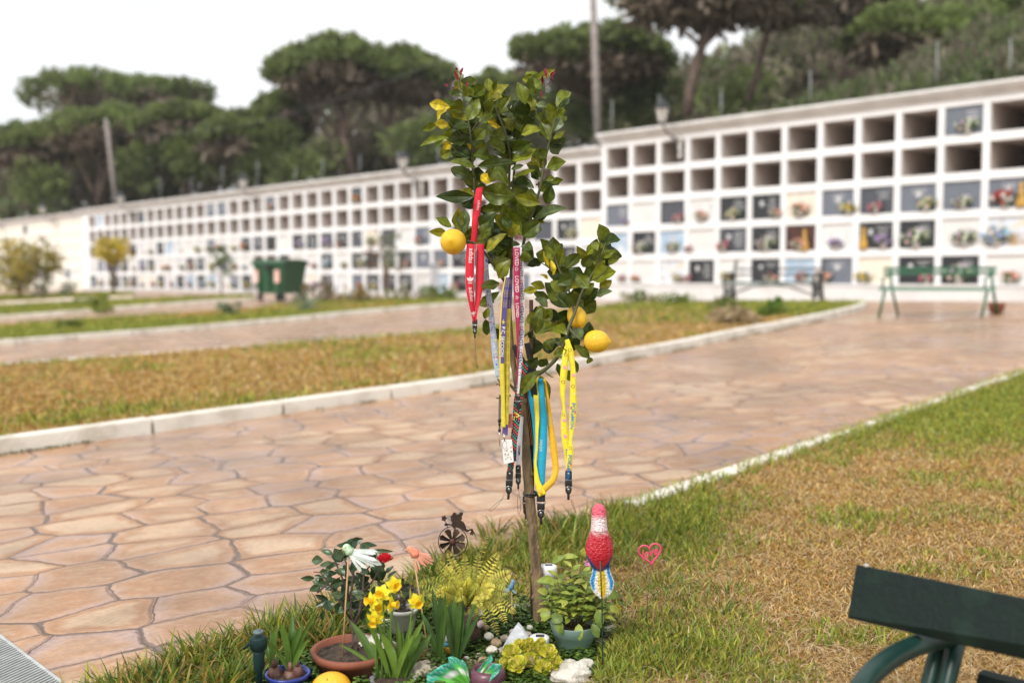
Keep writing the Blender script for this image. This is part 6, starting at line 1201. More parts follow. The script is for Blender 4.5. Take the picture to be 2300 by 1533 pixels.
mb.build('leaves', BAS, rp); ms.build('stems', M_('soft_stem', (.16, .15, .04), (.12, .08, .03), .6, 30), rp)
mb = MB(); q = P(1385, 1364, Yp-.03)
for i in range(6): a = i*1.05; mb.leaf(q, q+Vector((cos(a)*.014, -.003, sin(a)*.012)), .013, (0, -1, 0), .2, .1, gcol((.62, .50, .05), .1), n=4)
o = mb.build('yellow_leaf', PET, rp)
# ---- pink flower
c = gnd(1320, 2.80); q = P(1321, 1262, 2.80); rp = empty('pink_flower', c, 'single pink flower on a thin stem behind the parrot', 'flower'); mb = MB()
for i in range(14): a = i*2.4; R = .007+.008*(i/14); mb.leaf(q, q+Vector((cos(a)*R, -.004, sin(a)*R)), .012, (cos(a)*.3, -1, sin(a)*.3), .3, .15, gcol((.78, .33, .50), .12), n=4)
mb.build('petals', PET, rp); mb = MB(); mb.tube([c, c.lerp(q, .5)+Vector((.006, 0, 0)), q], .0015, 6); mb.build('stem', TWIG, rp)
# ---- aeonium
c = gnd(1190, 2.46); rp = empty('succulent', c, 'yellow green rosette succulent with waxy leaves at the bottom centre', 'succulent'); AE = M_leaf('waxy_leaves', .4, .2, nscale=40, nvar=.15)
AG = [(.50, .48, .035), (.58, .55, .08), (.32, .36, .025), (.64, .56, .12)]
ros = [(1150, 1462, 23, 0), (1178, 1450, 20, .0), (1205, 1457, 22, .1), (1232, 1462, 22, .2), (1245, 1485, 21, .3), (1162, 1490, 24, -.2), (1195, 1482, 24, 0), (1222, 1495, 22, .2), (1150, 1522, 28, -.4), (1200, 1520, 24, 0), (1178, 1538, 24, -.1), (1135, 1485, 18, -.5), (1232, 1520, 18, .4), (1215, 1441, 13, .1), (1190, 1440, 12, 0), (1165, 1443, 12, 0)]
for k, (u, v, R, tl) in enumerate(ros):
    mb = MB(); Y = 2.44+random.uniform(-.03, .02)+(1540-v)*.0006; q = P(u, v, Y); R = R*1.12*Y/F; ax = Vector((tl*.8+random.uniform(-.2, .2), -.75, .9)).normalized(); M3 = Vector((0, 0, 1)).rotation_difference(ax).to_matrix()
    for i in range(26):
        a = i*2.39996; rr = R*(.18+.82*(i/26)**.75); z = R*(.55-.6*(i/26)); w_ = rr*.62+.002
        mb.leaf(q+M3 @ Vector((cos(a)*rr*.15, sin(a)*rr*.15, -R*.25)), q+M3 @ Vector((cos(a)*rr, sin(a)*rr, z)), w_, M3 @ Vector((-cos(a)*.8, -sin(a)*.8, .9)), .35, -.12, gcol(AG[(i+k) % 4] if i > 4 else AG[3], .15), n=5, prof=lambda x: (.3+.7*x**.8) if x < .78 else (1-((x-.78)/.22)**2)**.5*.99)
    mb.build('rosette', AE, rp)
mb = MB()
for u, v, R, tl in ros: mb.tube([c+Vector((random.uniform(-.03, .03), 0, 0)), P(u, v+32, 2.48)], .004, 6)
mb.build('stems', M_('succulent_stem', (.24, .19, .10), (.16, .13, .07), .7, 30), rp)
# ---- solar lights
SOLW = M_('white_plastic', (.82, .80, .79), (.76, .74, .73), .3, 5); SOLP = M_('solar_panel', (.03, .03, .045), (.06, .05, .08), .2, 30)
for lab, u, v, hw, Y, hb in (('white round solar garden light behind the leafy teal pot plant', 1232, 1269, 19, 2.84, 22), ('white round solar garden light at the foot of the trunk', 1212, 1428, 22.5, 2.60, 14)):
    c = gnd(u, Y); rp = empty('solar_light', c, lab, 'garden light', 'solar garden lights'); q = P(u, v, Y); R = hw*Y/F; H = hb*Y/F
    mb = MB(); mb.lathe(q-Vector((0, 0, H)), [(R*.94, 0), (R, .001), (R, H-.003), (R*.93, H), (R*.6, H+.001), (.001, H+.001)], 32); mb.build('cap', SOLW, rp)
    mb = MB(); mb.box(q+Vector((.001, 0, .0017)), (R*.85, R*.62, .0012)); mb.build('solar_panel', SOLP, rp, smooth=False)
    mb = MB(); mb.lathe(q-Vector((0, 0, H+.034)), [(R*.45, 0), (R*.8, .034)], 24, cap=False); mb.build('diffuser', M_('frosted_plastic', (.75, .75, .74), (.7, .7, .7), .25, 10, alpha=.6), rp)
    mb = MB(); mb.tube([c-Vector((0, 0, .03)), q-Vector((0, 0, H+.032))], .006, 8); mb.build('stake', SOLW, rp)
# ---- parrot on a stake
Yq = 2.50; rp = empty('parrot_ornament', gnd(1356, Yq-.02), 'painted red parrot ornament with blue and yellow tail seen from behind on a stake', 'garden ornament'); k = Yq/F
prof = [(1130, 3), (1133, 10), (1139, 14.5), (1150, 17), (1165, 17.5), (1180, 18), (1192, 20.5), (1204, 25), (1216, 29.5), (1230, 31.8), (1243, 31), (1255, 27.5), (1266, 22), (1274, 17), (1280, 11)]
A = np.array(prof, float); vv = np.linspace(1130, 1280, 120); ww = np.interp(vv, A[:, 0], A[:, 1]); 
for _ in range(3): ww[1:-1] = (ww[:-2]+2*ww[1:-1]+ww[2:])/4
mb = MB(); K = 56; vs = []; cs = []
for v, w_ in zip(vv, ww):
    cc = P(1345+(v-1130)*.012, v, Yq)
    for j in range(K):
        a = 2*pi*j/K; x = cos(a); y = sin(a); fz = .012*sin(v*.42+(j % 2)*3.14)*(1 if v < 1250 else 0)
        vs.append(cc+Vector((x*w_*k*(1+fz), y*w_*k*(.95 if v < 1190 else .85)*(1+fz), 0)))
        n_ = .5+.5*sin(v*.55+j*1.1)*sin(j*1.7+v*.1); 
        red = np.array((.44, .008, .020)); pk = np.array((.68, .09, .15)); wh = np.array((.80, .76, .76)); bl = np.array((.010, .045, .20))
        if v < 1152: col = pk*(.85+.3*n_)+np.array((.05, .04, .04))*n_
        else: col = pk+(wh-pk)*ss(1146+6*n_, 1168, v)*(.75+.25*n_); col = col+(red-col)*ss(1176+10*n_, 1196+12*n_, v)
        if abs(x) > .55 and v < 1262: col = col+(pk-col)*.35*n_
        lim = 1236+38*(1-abs(x)**1.6) if y < 0 else 1250; col = col+(bl-col)*ss(lim, lim+9, v); sc_l = .5+.5*cos(v*1.25+(pi if (j//4) % 2 else 0)); col = col*(.72+.38*sc_l) if v < 1225 else col*(.9+.14*sc_l); cs.append(tuple(np.clip(col, 0, 1))+(1,))
N = len(vv); mb.v = [tuple(p) for p in vs]; mb.c = cs; mb.f = [(i*K+j, i*K+(j+1) % K, (i+1)*K+(j+1) % K, (i+1)*K+j) for i in range(N-1) for j in range(K)]+[tuple(range(K-1, -1, -1)), tuple((N-1)*K+j for j in range(K))]; mb.m = [0]*len(mb.f)
PAR = M_leaf('painted_resin', .35, .0, nscale=90, nvar=.06)
n = PAR.node_tree; vo_ = n.nodes.new('ShaderNodeTexVoronoi'); vo_.inputs['Scale'].default_value = 190; tc = n.nodes.new('ShaderNodeTexCoord'); n.links.new(tc.outputs['Object'], vo_.inputs[0]); b_ = n.nodes.new('ShaderNodeBump'); b_.inputs['Strength'].default_value = 1; b_.inputs['Distance'].default_value = .003; n.links.new(vo_.outputs['Distance'], b_.inputs['Height']); n.links.new(b_.outputs[0], n.nodes['Principled BSDF'].inputs['Normal'])
mb.build('body', PAR, rp)
A = np.array([(1262, 19), (1270, 20), (1280, 20.5), (1290, 23), (1300, 27.5), (1306, 28), (1314, 26), (1322, 24), (1330, 19), (1338, 11), (1344, 4)], float); vv = np.linspace(1262, 1344, 46); ww = np.interp(vv, A[:, 0], A[:, 1]); mb = MB(); vs = []; cs = []; K = 41
for side in (-1, 1):
    for v, w_ in zip(vv, ww):
        for j in range(K):
            x = -1+2*j/(K-1); q = P(1349+(v-1262)*.06, v, Yq); th = .007*(1-abs(x)**3)*(1-.6*(v-1262)/82)+.0012*sin(j*2.0); vs.append(q+Vector((x*w_*k, side*th-.004, 0)))
            ax_ = abs(x); ye = np.array((.74, .52, .012)); wh = np.array((.76, .76, .70)); cy = np.array((.010, .24, .60)); bl = np.array((.010, .045, .20))
            e1 = .30+.05*(v-1262)/82; e2 = .62; col = ye+(wh-ye)*ss(e1-.08, e1+.10, ax_); col = col+(cy-col)*ss(e2-.1+.1*ss(1300, 1325, v), e2+.08+.1*ss(1300, 1325, v), ax_)*(1-ss(1318, 1330, v)); col = col+(wh-col)*ss(.90, .97, ax_); col = col+(bl-col)*(1-ss(1268, 1280, v)); cs.append(tuple(np.clip(col, 0, 1))+(1,))
N = len(vv); mb.v = [tuple(p) for p in vs]; mb.c = cs; o_ = N*K
mb.f = [(i*K+j, i*K+j+1, (i+1)*K+j+1, (i+1)*K+j) for i in range(N-1) for j in range(K-1)]+[(o_+i*K+j, o_+(i+1)*K+j, o_+(i+1)*K+j+1, o_+i*K+j+1) for i in range(N-1) for j in range(K-1)]+[(i*K, (i+1)*K, o_+(i+1)*K, o_+i*K) for i in range(N-1)]+[((i+1)*K+K-1, i*K+K-1, o_+i*K+K-1, o_+(i+1)*K+K-1) for i in range(N-1)]+[(j, o_+j, o_+j+1, j+1) for j in range(K-1)]+[((N-1)*K+j+1, (N-1)*K+o_+j+1, (N-1)*K+o_+j, (N-1)*K+j) for j in range(K-1)]
mb.m = [0]*len(mb.f); mb.build('tail', PAR, rp)
mb = MB(); bk = P(1345, 1150, Yq+.02); mb.tube([bk, bk+Vector((0, .010, .001)), bk+Vector((0, .015, -.010))], [.007, .0055, .001], 10); mb.build('beak', M_('ivory_beak', (.7, .62, .45)), rp)
for sx_ in (-1, 1): mb = MB(); mb.ell(P(1345, 1145, Yq+.010)+Vector((sx_*.0165, 0, 0)), (.0028, .0035, .0035), nu=10, nv=8); mb.build('eye', BLACKP, rp)
mb = MB(); a = P(1348, 1260, Yq-.027); mb.tube([a+Vector((0, .006, .002)), a, P(1352, 1345, Yq-.03), gnd(1356, Yq-.03)-Vector((0, 0, .05))], .0019, 8); mb.build('stake', M_('green_wire', (.015, .04, .03), (.02, .05, .035), .4, 30), rp)
# ---- love heart
Yh = 2.74; rp = empty('heart_ornament', gnd(1449, Yh), 'pink heart ornament with the word love on a thin wire stake', 'garden ornament'); q0 = P(1460, 1241, Yh); k = Yh/F; PK = M_('pink_plastic', (.68, .065, .15), (.60, .05, .13), .4, 40, .1)
hp = []
for i in range(61): t_ = 2*pi*i/60; x = 16*sin(t_)**3; z = 13*cos(t_)-5*cos(2*t_)-2*cos(3*t_)-cos(4*t_); hp.append((x*1.58, z*1.62))
RT = Matrix.Rotation(radians(-9), 3, 'Y'); PT = lambda x, z, y=0: q0+RT @ Vector((x*k, y, z*k))
mb = MB(); mb.tube([PT(x*1.0, z) for x, z in hp], 2.6*k, 8, sq=.8); mb.build('heart_frame', PK, rp)
V, Fc = text_verts('love', 25*k, True); W_ = max(v.x for v in V); mb = MB(); vs = [q0+RT @ Vector(((v.x-W_/2)*.92+v.y*.25-2*k, -.0028, v.y*1.15-8*k+(v.x-W_/2)*.16)) for v in V]; vb = [p+Vector((0, .004, 0)) for p in vs]; n_ = len(vs)
from collections import Counter
ec = Counter(); 
for f in Fc:
    for a, b in zip(f, f[1:]+f[:1]): ec[(a, b)] += 1
sides = [(a, b, b+n_, a+n_) for (a, b) in ec if (b, a) not in ec]; mb.add(vs+vb, Fc+[tuple(i+n_ for i in reversed(f)) for f in Fc]+sides); mb.build('lettering', PK, rp, smooth=False)
mb = MB(); mb.tube([PT(0, -26), P(1456, 1320, Yh), gnd(1449, Yh)-Vector((0, 0, .03))], .0012, 6); mb.build('stake', M_('rusty_wire', (.16, .10, .07), (.1, .07, .05), .6, 50), rp)
# ---- frog pinwheel
Yf = 2.88; k = Yf/F; rp = empty('frog_pinwheel', gnd(1028, Yf), 'dark metal garden pinwheel with a frog sitting on its ring', 'garden ornament'); MET = M_('rusty_dark_metal', (.035, .025, .02), (.075, .042, .025), .55, 60, .4, metal=.5)
q0 = P(1017, 1216, Yf); mb = MB(); mb.tube([q0+Vector((cos(a)*33*k, .004, sin(a)*35*k)) for a in np.linspace(0, 2*pi, 49)], .0013, 6); mb.build('ring', MET, rp)
mb = MB(); q1 = q0+Vector((-.001, -.004, .002))
for i in range(8):
    a = 2*pi*i/8+.35; d = Vector((cos(a), 0, sin(a))); s_ = Vector((-sin(a), 0, cos(a)))
    mb.leaf(q1+d*6*k, q1+d*31*k+Vector((0, -.003, 0)), 19*k, Vector((0, -1, 0))+s_*.5, .25, .03, n=7, prof=lambda x: (.35+.65*x**1.1) if x < .8 else (1-((x-.8)/.2)**2)**.5)
    mb.leaf(q1+d*6*k+Vector((0, .0012, 0)), q1+d*31*k+Vector((0, -.0018, 0)), 19*k, Vector((0, -1, 0))+s_*.5, .25, .03, n=7, prof=lambda x: (.35+.65*x**1.1) if x < .8 else (1-((x-.8)/.2)**2)**.5)
mb.build('petals', MET, rp); mb = MB(); mb.ell(q1-Vector((0, .003, 0)), (7*k, .004, 7*k), nu=14, nv=8); mb.build('hub', M_('rust', (.09, .03, .018), (.06, .02, .015), .6, 60), rp)
fr = [(1283, 225), (1280, 205), (1295, 195), (1300, 180), (1312, 173), (1325, 178), (1332, 190), (1350, 187), (1356, 176), (1370, 172), (1383, 180), (1380, 195), (1372, 205), (1375, 225), (1365, 240), (1385, 250), (1400, 275), (1410, 310), (1430, 315), (1455, 303), (1465, 320), (1477, 350), (1468, 352), (1463, 345), (1458, 368), (1450, 352), (1440, 362), (1438, 345), (1448, 325), (1440, 322), (1415, 335), (1395, 325), (1360, 305), (1330, 290), (1320, 310), (1300, 300), (1290, 280), (1262, 278), (1250, 285), (1232, 280), (1230, 270), (1240, 262), (1245, 255), (1255, 265), (1290, 270), (1295, 255), (1285, 240)]
mb = MB(); mb.poly([((x-1300)/3.54*k, -(y-300)/3.54*k) for x, y in fr][::-1], .002, c=P(650+1300/3.54, 1100+300/3.54, Yf)); mb.build('frog', MET, rp, smooth=False)
mb = MB(); q = P(650+1230/3.54, 1100+224/3.54, Yf); [mb.leaf(q, q+Vector((cos(a)*7*k, 0, sin(a)*8*k)), 6*k, (0, -1, 0), .1, .1, n=4) for a in np.linspace(0, 5.03, 5)]; mb.tube([q, P(650+1262/3.54, 1100+305/3.54, Yf)], .001, 5); mb.build('little_flower', MET, rp)
mb = MB(); mb.tube([P(1022, 1250, Yf), gnd(1028, Yf)-Vector((0, 0, .02))], .0016, 6); mb.build('stake', MET, rp)
# ---- birds on sticks
def bird(nm, label, head, body, Y, cols, feathers, stick, hr, br, fcol, blab=None):
    rp = empty(nm, gnd(stick[1][0], stick[1][2]), label, 'garden ornament'); k = Y/F; m1 = M_(nm+'_plumage', cols[0], cols[1], .6, 110, .5, 300)
    mb = MB(); H = P(*head, Y); B = P(*body, Y); mb.tube([H+Vector((-.2*hr*k, 0, .6*hr*k)), H, H.lerp(B, .35), B, B+(B-H)*.55], [hr*k*.55, hr*k, hr*k*.95, br*k, br*k*.45], 14); mb.ell(H, (hr*k, hr*k*.9, hr*k*.95), nu=16, nv=12); mb.build('body', m1, rp)
    mb = MB(); mb.tube([H+Vector((-hr*k*.8, -.001, 0)), H+Vector((-hr*k*1.6, -.002, -.001))], [.002, .0003], 7); mb.build('beak', M_(nm+'_beak', (.55, .42, .08)), rp)
    mb = MB(); mb.ell(H+Vector((-hr*k*.15, -hr*k*.88, hr*k*.15)), (.0014, .001, .0014), nu=8, nv=6); mb.build('eye', BLACKP, rp)
    mb = MB()
    for x, y, x1, y1, w in feathers: mb.leaf(P(x, y, Y-.004), P(x1, y1, Y-.006+random.uniform(-.015, .012)), w*k, (random.uniform(-.3, .3), -1, .5), .15, random.uniform(.02, .1), gcol(fcol, .06), n=7, prof=lambda q: (.35+.65*q**.7) if q < .75 else (1-((q-.75)/.25)**2)**.5)
    mb.build('feathers', PET, rp); mb = MB(); mb.tube([P(*stick[0]), P(*stick[1])], .0022, 6); mb.build('stick', WOODST, rp)
bird('green_bird', 'green and white feathered bird on a bamboo stick in the terracotta pot', (779, 1229), (786, 1238), 2.46, ((.28, .55, .22), (.66, .74, .62)), [(790, 1234, 848, 1237, 8), (792, 1238, 846, 1243, 7), (790, 1240, 858, 1268, 13), (790, 1242, 848, 1258, 9), (788, 1244, 834, 1268, 9), (786, 1246, 824, 1276, 9), (785, 1246, 812, 1283, 8), (790, 1238, 838, 1249, 8), (788, 1242, 842, 1272, 8), (784, 1246, 804, 1272, 6)], ((783, 1248, 2.465), (768, 1488, 2.47)), 9.5, 12, (.74, .80, .76))
bird('coral_bird', 'coral orange feathered bird on a stick between the daffodils and the fern', (921, 1233), (933, 1243), 2.60, ((.75, .20, .10), (.80, .34, .22)), [(936, 1238, 970, 1252, 5), (938, 1242, 975, 1260, 6), (936, 1246, 964, 1266, 6), (933, 1248, 950, 1268, 5), (930, 1252, 938, 1285, 4), (934, 1250, 943, 1280, 4), (940, 1240, 966, 1245, 4), (936, 1244, 974, 1268, 4), (934, 1247, 958, 1272, 4)], ((930, 1258, 2.605), (968, 1500, 2.56)), 8.5, 13, (.82, .36, .26))
bird('small_blue_bird', 'tiny blue bird ornament on a wire between the fern and the trunk', (1153, 1308), (1148, 1318), 2.84, ((.16, .36, .48), (.10, .18, .42)), [(1150, 1312, 1152, 1300, 7), (1146, 1320, 1128, 1326, 7), (1146, 1322, 1132, 1332, 6), (1150, 1324, 1160, 1332, 5)], ((1149, 1330, 2.84), (1151, 1390, 2.80)), 5, 7, (.22, .42, .60))
# ---- butterfly
Yb = 2.40; k = Yb/F; rp = empty('butterfly_ornament', gnd(1055, Yb), 'green butterfly ornament with white patches spreading its wings at the bottom edge', 'garden ornament')
def wing(pts, white, ctr, dz):
    """fan mesh coloured from the root outward"""
    root_ = Vector((0, 0, 0)); mbw = MB(); ro = P(850+ctr[0]/4.6, 1330+ctr[1]/4.6, Yb); rim = [P(850+x/4.6, 1330+y/4.6, Yb-dz*(1 if i % 2 else .8)) for i, (x, y) in enumerate(pts)]; fine = []
    for a, b in zip(rim[:-1], rim[1:]): fine += [a.lerp(b, j/4) for j in range(4)]
    fine.append(rim[-1]); n_ = len(fine); R_ = 10; vs = []; cs = []
    for j in range(R_+1):
        q = j/R_
        for i, p in enumerate(fine):
            x = ro.lerp(p, q); s_ = i/(n_-1); ca = np.array((.010, .36, .24)); cb_ = np.array((.16, .55, .08)); wh = np.array((.82, .84, .80)); col = cb_+(ca-cb_)*ss(.55, .85, q)
            if abs(s_-white[0]) < white[1] and white[2] < q < white[3]: col = wh
            if q > .72 and (i+j) % 4 == 0: col = col*.6+wh*.4
            vs.append(x+Vector((0, 0, .004*sin(q*3)))); cs.append(tuple(col)+(1,))
    mbw.v = [tuple(p) for p in vs]; mbw.c = cs; mbw.f = [(j*n_+i, j*n_+i+1, (j+1)*n_+i+1, (j+1)*n_+i) for j in range(R_) for i in range(n_-1)]; mbw.m = [0]*len(mbw.f)
    o = mbw.build('wing', M_wing, rp); md = o.modifiers.new('t', 'SOLIDIFY'); md.thickness = .0008; return o
M_wing = M_leaf('painted_wing', .3, .15, nscale=60, nvar=.12)
wing([(560, 1060), (500, 930), (500, 855), (580, 800), (650, 752), (725, 730), (790, 790)], (.62, .25, .4, .62), (930, 960), .03)
wing([(735, 760), (718, 670), (765, 660), (830, 690), (890, 770)], (.6, .3, .35, .6), (932, 955), .01)
wing([(835, 720), (870, 692), (905, 740), (935, 830)], (.5, .3, .3, .55), (940, 955), .0)
wing([(1030, 800), (1080, 740), (1165, 640), (1185, 700)], (.5, .35, .3, .55), (985, 965), .01)
wing([(1180, 735), (1280, 742), (1262, 800), (1200, 870), (1110, 960)], (.35, .3, .35, .6), (990, 975), .03)
mb = MB(); a = P(850+960/4.6, 1330+1000/4.6, Yb); b = P(850+945/4.6, 1330+880/4.6, Yb-.004); mb.tube([a-Vector((0, 0, .02)), a, b], [.002, .0035, .002], 8); mb.tube([b, b+Vector((-.003, 0, .02))], .0005, 5); mb.tube([b, b+Vector((.003, 0, .018))], .0005, 5); mb.build('body', BLACKP, rp)
mb = MB(); mb.tube([a, gnd(1058, Yb)], .0012, 6); mb.build('stake', BLACKP, rp)
# ---- purple bowl, figurine, fruit, sprinkler
c = gnd(1095, 2.42); mb = MB(); mb.lathe(c, [(.02, 0), (.04, .012), (.048, .028), (.044, .044), (.036, .052), (.032, .050), (.04, .03)], 28); tag(mb.build('purple_bowl', PURP), 'dusty purple glass bowl half hidden by the butterfly and the succulent', 'bowl')
Yg = 2.60; c = gnd(1003, Yg); rp = empty('garden_figurine', c, 'little white figurine with blue belt and orange base behind the strap leaves', 'figurine'); k = Yg/F; q = P(1004, 1470, Yg)
mb = MB(); mb.lathe(q, [(11*k, 0), (13*k, 4*k), (12*k, 18*k), (9*k, 22*k)], 20); mb.build('base', M_('orange_paint', (.80, .38, .01), (.75, .33, .01), .4, 9), rp); mb = MB(); mb.lathe(q+Vector((0, 0, 22.2*k)), [(9.5*k, 0), (10*k, 5*k), (8*k, 9*k)], 20); mb.build('belt', M_('light_blue_paint', (.10, .40, .62)), rp)
mb = MB(); mb.lathe(q+Vector((0, 0, 31.2*k)), [(8*k, 0), (9*k, 10*k), (7*k, 28*k), (4.5*k, 36*k), (6.5*k, 44*k), (7*k, 50*k), (5*k, 57*k), (1*k, 60*k)], 20); mb.build('figure', SOLW, rp)
c = gnd(745, 2.36); mb = MB(); q = P(744, 1551, 2.36); fruit(mb, q, 44*2.36/F, (1, -.15, .12), 1.10, .10); o = mb.build('fallen_citrus', M_('orange_yellow_peel', (.90, .48, .02), (.86, .42, .02), .35, 14, .4, 260, coat=.1), sub=1); tag(o, 'big orange yellow citrus fruit lying in front of the terracotta pot', 'fruit')
mb = MB(); s_ = P(735, 1527, 2.318); mb.tube([s_, s_+Vector((0, -.002, .006))], .0012, 6); o2 = mb.build('fruit_stalk', TWIG, o)
Ys = 2.34; c = gnd(590, Ys); rp = empty('lawn_sprinkler', c, 'dark green plastic lawn sprinkler head on a post at the bed edge', 'sprinkler'); k = Ys/F; q = P(581, 1458, Ys); SPG = M_('sprinkler_plastic', (.008, .026, .026), (.014, .038, .036), .6, 18, .2, spec=.2)
mb = MB(); mb.lathe(q-Vector((0, 0, 50*k)), [(8*k, -60*k), (8*k, 0), (12*k, 4*k), (13*k, 40*k), (14*k, 50*k)], 20); mb.build('post', SPG, rp); mb = MB(); mb.lathe(q, [(14*k, 0), (18*k, 2*k), (18.5*k, 26*k), (17*k, 30*k), (10*k, 31*k)], 28)
for i in range(22): a = 2*pi*i/22; mb.tube([q+Vector((cos(a)*18.5*k, sin(a)*18.5*k, 3*k)), q+Vector((cos(a)*18.8*k, sin(a)*18.8*k, 25*k))], .9*k, 4)
mb.build('collar', SPG, rp); mb = MB(); mb.lathe(q+Vector((0, 0, 31*k)), [(7*k, 0), (7*k, 6*k), (12*k, 8*k), (12.5*k, 12*k), (10*k, 14*k), (3*k, 15*k)], 20); mb.tube([q+Vector((-4*k, 0, 45*k)), q+Vector((5*k, -2*k, 48*k))], 1.6*k, 6); mb.build('nozzle', M_('worn_grey_green_plastic', (.08, .12, .13), (.12, .16, .17), .45, 30), rp)
mb = MB(); mb.tube([q+Vector((-14*k, 0, 20*k)), q+Vector((-38*k, .01, -2*k))], [4*k, 3*k], 8); mb.build('side_arm', SPG, rp)
# ---- stones
SW = M_('white_limestone', (.68, .64, .56), (.42, .38, .32), .9, 30, 1, 80, c3=(.60, .56, .48)); SB = M_('beige_stone', (.42, .35, .27), (.26, .21, .17), .9, 30, 1, 90, c3=(.50, .43, .34)); SR = M_('brown_pebble', (.30, .20, .12), (.40, .30, .20), .8, 60, .5, 150)
def rock(nm, label, u, v, rx, rz, Y, m, ry=None, ns=.14, cat='stone', group=None, nf=3.5, nu=26, nv=18):
    k = Y/F; q = P(u, v, Y); mb = MB(); mb.ell(q, (rx*k, (ry or rx*.8)*k, rz*k), nu=nu, nv=nv, noise=ns, nf=nf, M=Matrix.Rotation(random.uniform(-.2, .2), 3, 'Y')); return tag(mb.build(nm, m), label, cat, group)
o = rock('coral_rock', 'rough white coral like rock between the terracotta pot and daffodils', 843, 1463, 44, 38, 2.56, SW, ns=.16, nf=4)
rock('grey_rock', 'pale grey rock with dark streaks below the strap leaves', 950, 1515, 36, 30, 2.46, SB, ns=.15)
rock('flat_rock', 'wrinkled cream rock in front of the teal pot', 1280, 1512, 52, 26, 2.46, SW, ns=.15, nf=3)
rock('smooth_stone', 'smooth white stone on top right of the wrinkled cream rock', 1318, 1492, 20, 14, 2.49, SW, ns=.05)
rock('beige_rock', 'beige pitted rock right behind the teal pot', 1372, 1440, 34, 34, 2.74, SB, ns=.14)
rock('edging_stone', 'long white weathered edging stone lying left of the trunk', 1140, 1374, 62, 16, 2.98, SW, ry=26, ns=.10)
rock('edging_stone', 'white stone seen behind the purple brown bulb plant stems', 870, 1400, 26, 10, 2.86, SW, ns=.12)
for i, (u, v, r_, m_) in enumerate(((1098, 1428, 12, SW), (1115, 1443, 14, SR), (1133, 1432, 10, SB), (1105, 1460, 15, SW), (1085, 1486, 17, SR), (1060, 1490, 14, SR), (1165, 1432, 10, SR), (1185, 1425, 11, SB), (1128, 1460, 10, SB), (1152, 1418, 9, SW), (1092, 1408, 8, SR), (1075, 1472, 9, SB), (1048, 1478, 8, SW), (1120, 1480, 9, SB), (1142, 1448, 8, SR), (1190, 1408, 8, SW))): rock('pebble', None, u, v, r_, r_*.75, 2.66-(v-1430)*.002, m_, cat='pebble', ns=.08, nu=14, nv=10, group='pebbles between the pots')
PEBL = [('white', SW), ('brown', SR), ('beige', SB)]
for i, o in enumerate([x for x in S.objects if x.name.startswith('pebble')]):
    cn = [a for a, m_ in PEBL if m_ is o.data.materials[0]][0]; tag(o, f'{cn} pebble lying on the soil between the fern pot and the trunk', 'pebble', f'{cn} pebbles around the fern pot')
q = P(950, 1478, 2.54); mb = MB(); k = 2.54/F; mb.ell(q, (20*k, 18*k, 17*k), nu=14, nv=10)
for i in range(260):
    d = Vector((random.gauss(0, 1), random.gauss(0, 1), random.gauss(0, 1))).normalized(); a = q+Vector((d.x*20*k, d.y*18*k, d.z*17*k)); mb.tube([a, a+(d+Vector((random.uniform(-.5, .5), 0, random.uniform(-.5, .5))))*7*k], [.0006, .0001], 3, cap=False)
tag(mb.build('dry_seed_ball', M_('straw_fibres', (.42, .28, .10), (.22, .13, .05), .8, 80)), 'spiky dry brown seed ball beside the pinkish bulb', 'seed ball')
mb = MB(); sl_ = [(1106, 1500), (1124, 1462), (1142, 1428), (1161, 1400), (1172, 1412), (1184, 1432), (1196, 1455), (1178, 1480), (1150, 1505)]; a = [P(u, v, 2.60) for u, v in sl_]; b = [p+Vector((.004, .014, 0)) for p in a]; n_ = len(a); mb.add(a+b, [tuple(range(n_)), tuple(range(2*n_-1, n_-1, -1))]+[(i, i+n_, (i+1) % n_+n_, (i+1) % n_) for i in range(n_)]); tag(mb.build('painted_slate', M_('white_painted_slate', (.76, .78, .82), (.62, .64, .68), .5, 25, .4), smooth=False), 'white painted pointed slate leaning between the pebbles and the succulent', 'slate')
# ================================================================ NEAR BENCH
BD = M_('dark_green_bench_paint', (.004, .014, .010), (.007, .022, .015), .6, 10, .25, 90, spec=.25, c3=(.003, .010, .008)); BF = M_('green_tube_paint', (.006, .030, .024), (.010, .04, .03), .35, 12, spec=.4)
a, b = P(1930, 1268, 2.05), P(2300, 1343, 1.79); a2, b2 = P(1910, 1388, 2.02), P(2300, 1480, 1.765); dx_ = (b-a); b = a+dx_*4.2; b2 = a2+(b2-a2)*4.2
rp = empty('park_bench', g3(1.0, 1.9), 'dark green bench back and tubular armrest cut off by the lower right corner', 'bench')
th = (b-a).cross(a2-a).normalized()*.014; mb = MB(); bv = .004; ex = (b-a).normalized()*bv; ez = (a2-a).normalized()*bv
vs = [];
for s_, e in ((1, 1), (1, 0), (-1, 0), (-1, 1)):
    off = th*(s_*(1 if e else .75)); k_ = 1 if e else 0; vs += [a+off+(ex+ez)*(1-k_ if 0 else (0 if e == 0 else 1)), b+off-(ex)*(1 if e else 0)+ez*(1 if e else 0), b2+off-(ex+ez)*(1 if e else 0), a2+off+(ex-ez)*(1 if e else 0)]
mb.add(vs, [(0, 1, 2, 3), (15, 14, 13, 12)]+[(i*4+j, (i+1)*4+j, (i+1)*4+(j+1) % 4, i*4+(j+1) % 4) for i in range(3) for j in range(4)]); mb.build('back_plank', BD, rp, smooth=False)
def sm(pts, it=3, sub=5):
    out = []
    for i in range(len(pts)-1): out += [pts[i].lerp(pts[i+1], j/sub) for j in range(sub)]
    out.append(pts[-1])
    for _ in range(it*3): out = [out[0]]+[(out[i-1]+out[i]*2+out[i+1])/4 for i in range(1, len(out)-1)]+[out[-1]]
    return out
